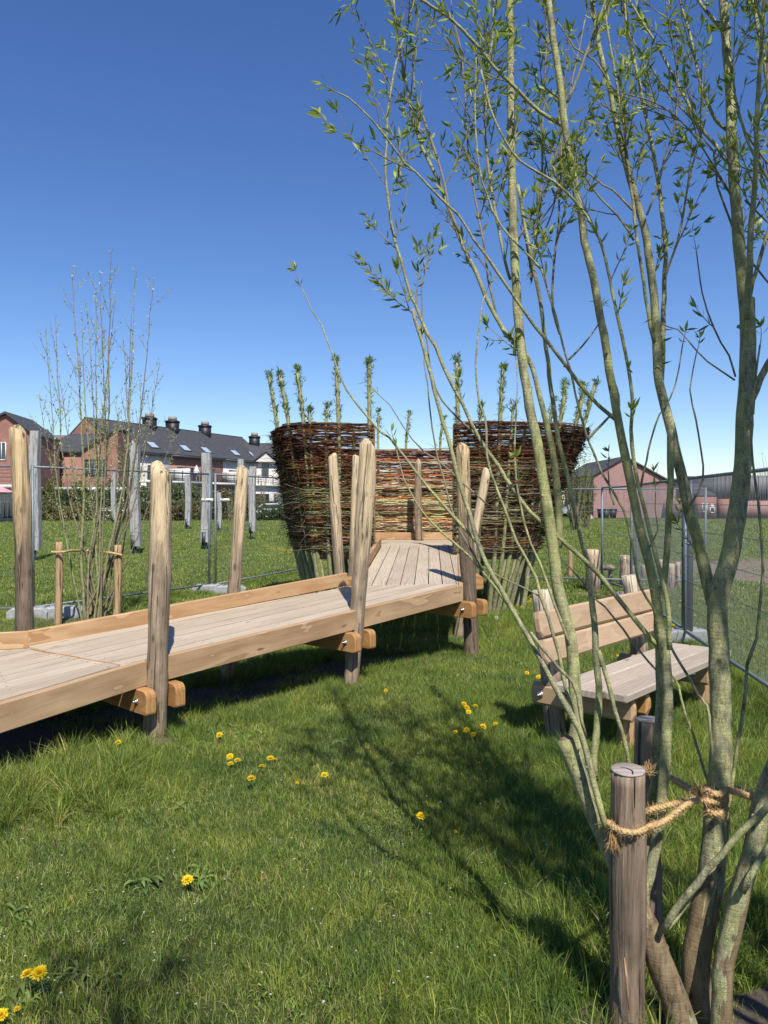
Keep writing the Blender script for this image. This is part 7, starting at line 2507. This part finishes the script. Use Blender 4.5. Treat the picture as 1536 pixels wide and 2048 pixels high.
along((.55, 2.5, 0), (1.5, 2.9, 0), 60, .12, 'long', 1.2)

PT, ID, SCL = np.concatenate(pts), np.concatenate(idx), np.concatenate(scl)
me = bpy.data.meshes.new('grass')
me.vertices.add(len(PT)); me.vertices.foreach_set('co', PT.astype(np.float32).reshape(-1))
a1 = me.attributes.new('idx', 'INT', 'POINT'); a1.data.foreach_set('value', ID.astype(np.int32))
a2 = me.attributes.new('scl', 'FLOAT', 'POINT'); a2.data.foreach_set('value', SCL.astype(np.float32))
a3 = me.attributes.new('rot', 'FLOAT_VECTOR', 'POINT')
rot = np.zeros((len(PT), 3), np.float32); rot[:, 2] = rg_.uniform(0, 6.283, len(PT)); rot[:, 0] = rg_.normal(0, .06, len(PT)); rot[:, 1] = rg_.normal(0, .06, len(PT))
a3.data.foreach_set('vector', rot.reshape(-1))
me.materials.append(M_grass)
GO = bpy.data.objects.new('grass', me); COL.objects.link(GO)
GO['kind'] = 'stuff'; GO['label'] = 'uneven lawn grass with weeds, longer under the ramp and around the bench'
ng = bpy.data.node_groups.new('scatter_grass', 'GeometryNodeTree')
ng.interface.new_socket('Geometry', in_out='INPUT', socket_type='NodeSocketGeometry')
ng.interface.new_socket('Geometry', in_out='OUTPUT', socket_type='NodeSocketGeometry')
gi, go = ng.nodes.new('NodeGroupInput'), ng.nodes.new('NodeGroupOutput')
ci = ng.nodes.new('GeometryNodeCollectionInfo'); ci.inputs['Collection'].default_value = PATCH
ci.inputs['Separate Children'].default_value = True; ci.inputs['Reset Children'].default_value = True
ip = ng.nodes.new('GeometryNodeInstanceOnPoints'); ip.inputs['Pick Instance'].default_value = True


def named(t, nm):
    n = ng.nodes.new('GeometryNodeInputNamedAttribute'); n.data_type = t; n.inputs['Name'].default_value = nm
    return n.outputs['Attribute']


ng.links.new(gi.outputs[0], ip.inputs['Points']); ng.links.new(ci.outputs[0], ip.inputs['Instance'])
ng.links.new(named('INT', 'idx'), ip.inputs['Instance Index'])
er = ng.nodes.new('FunctionNodeEulerToRotation'); ng.links.new(named('FLOAT_VECTOR', 'rot'), er.inputs[0])
ng.links.new(er.outputs[0], ip.inputs['Rotation'])
ng.links.new(named('FLOAT', 'scl'), ip.inputs['Scale'])
ng.links.new(ip.outputs[0], go.inputs[0])
md = GO.modifiers.new('scatter', 'NODES'); md.node_group = ng

# small loose things on the lawn
m_ = MB()
for _ in range(260):
    x, y = wedge(1, 1.6, 7); 
    p = np.array([x[0], y[0], gz(x[0], y[0]) + rg_.uniform(.004, .03)])
    a = rg_.uniform(0, 6.28); L_ = rg_.uniform(.02, .09); d = np.array([math.cos(a), math.sin(a), rg_.normal(0, .15)])
    m_.tube([p, p + d * L_ * .5 + [0, 0, .004], p + d * L_], [.0009, .0009, .0005], 3, np.array((.42, .35, .22)) * rg_.uniform(.6, 1.2), cap=False)
m_.build('dry_straw', M_rope, None, kind='stuff', label='scattered dry stalks on the lawn')
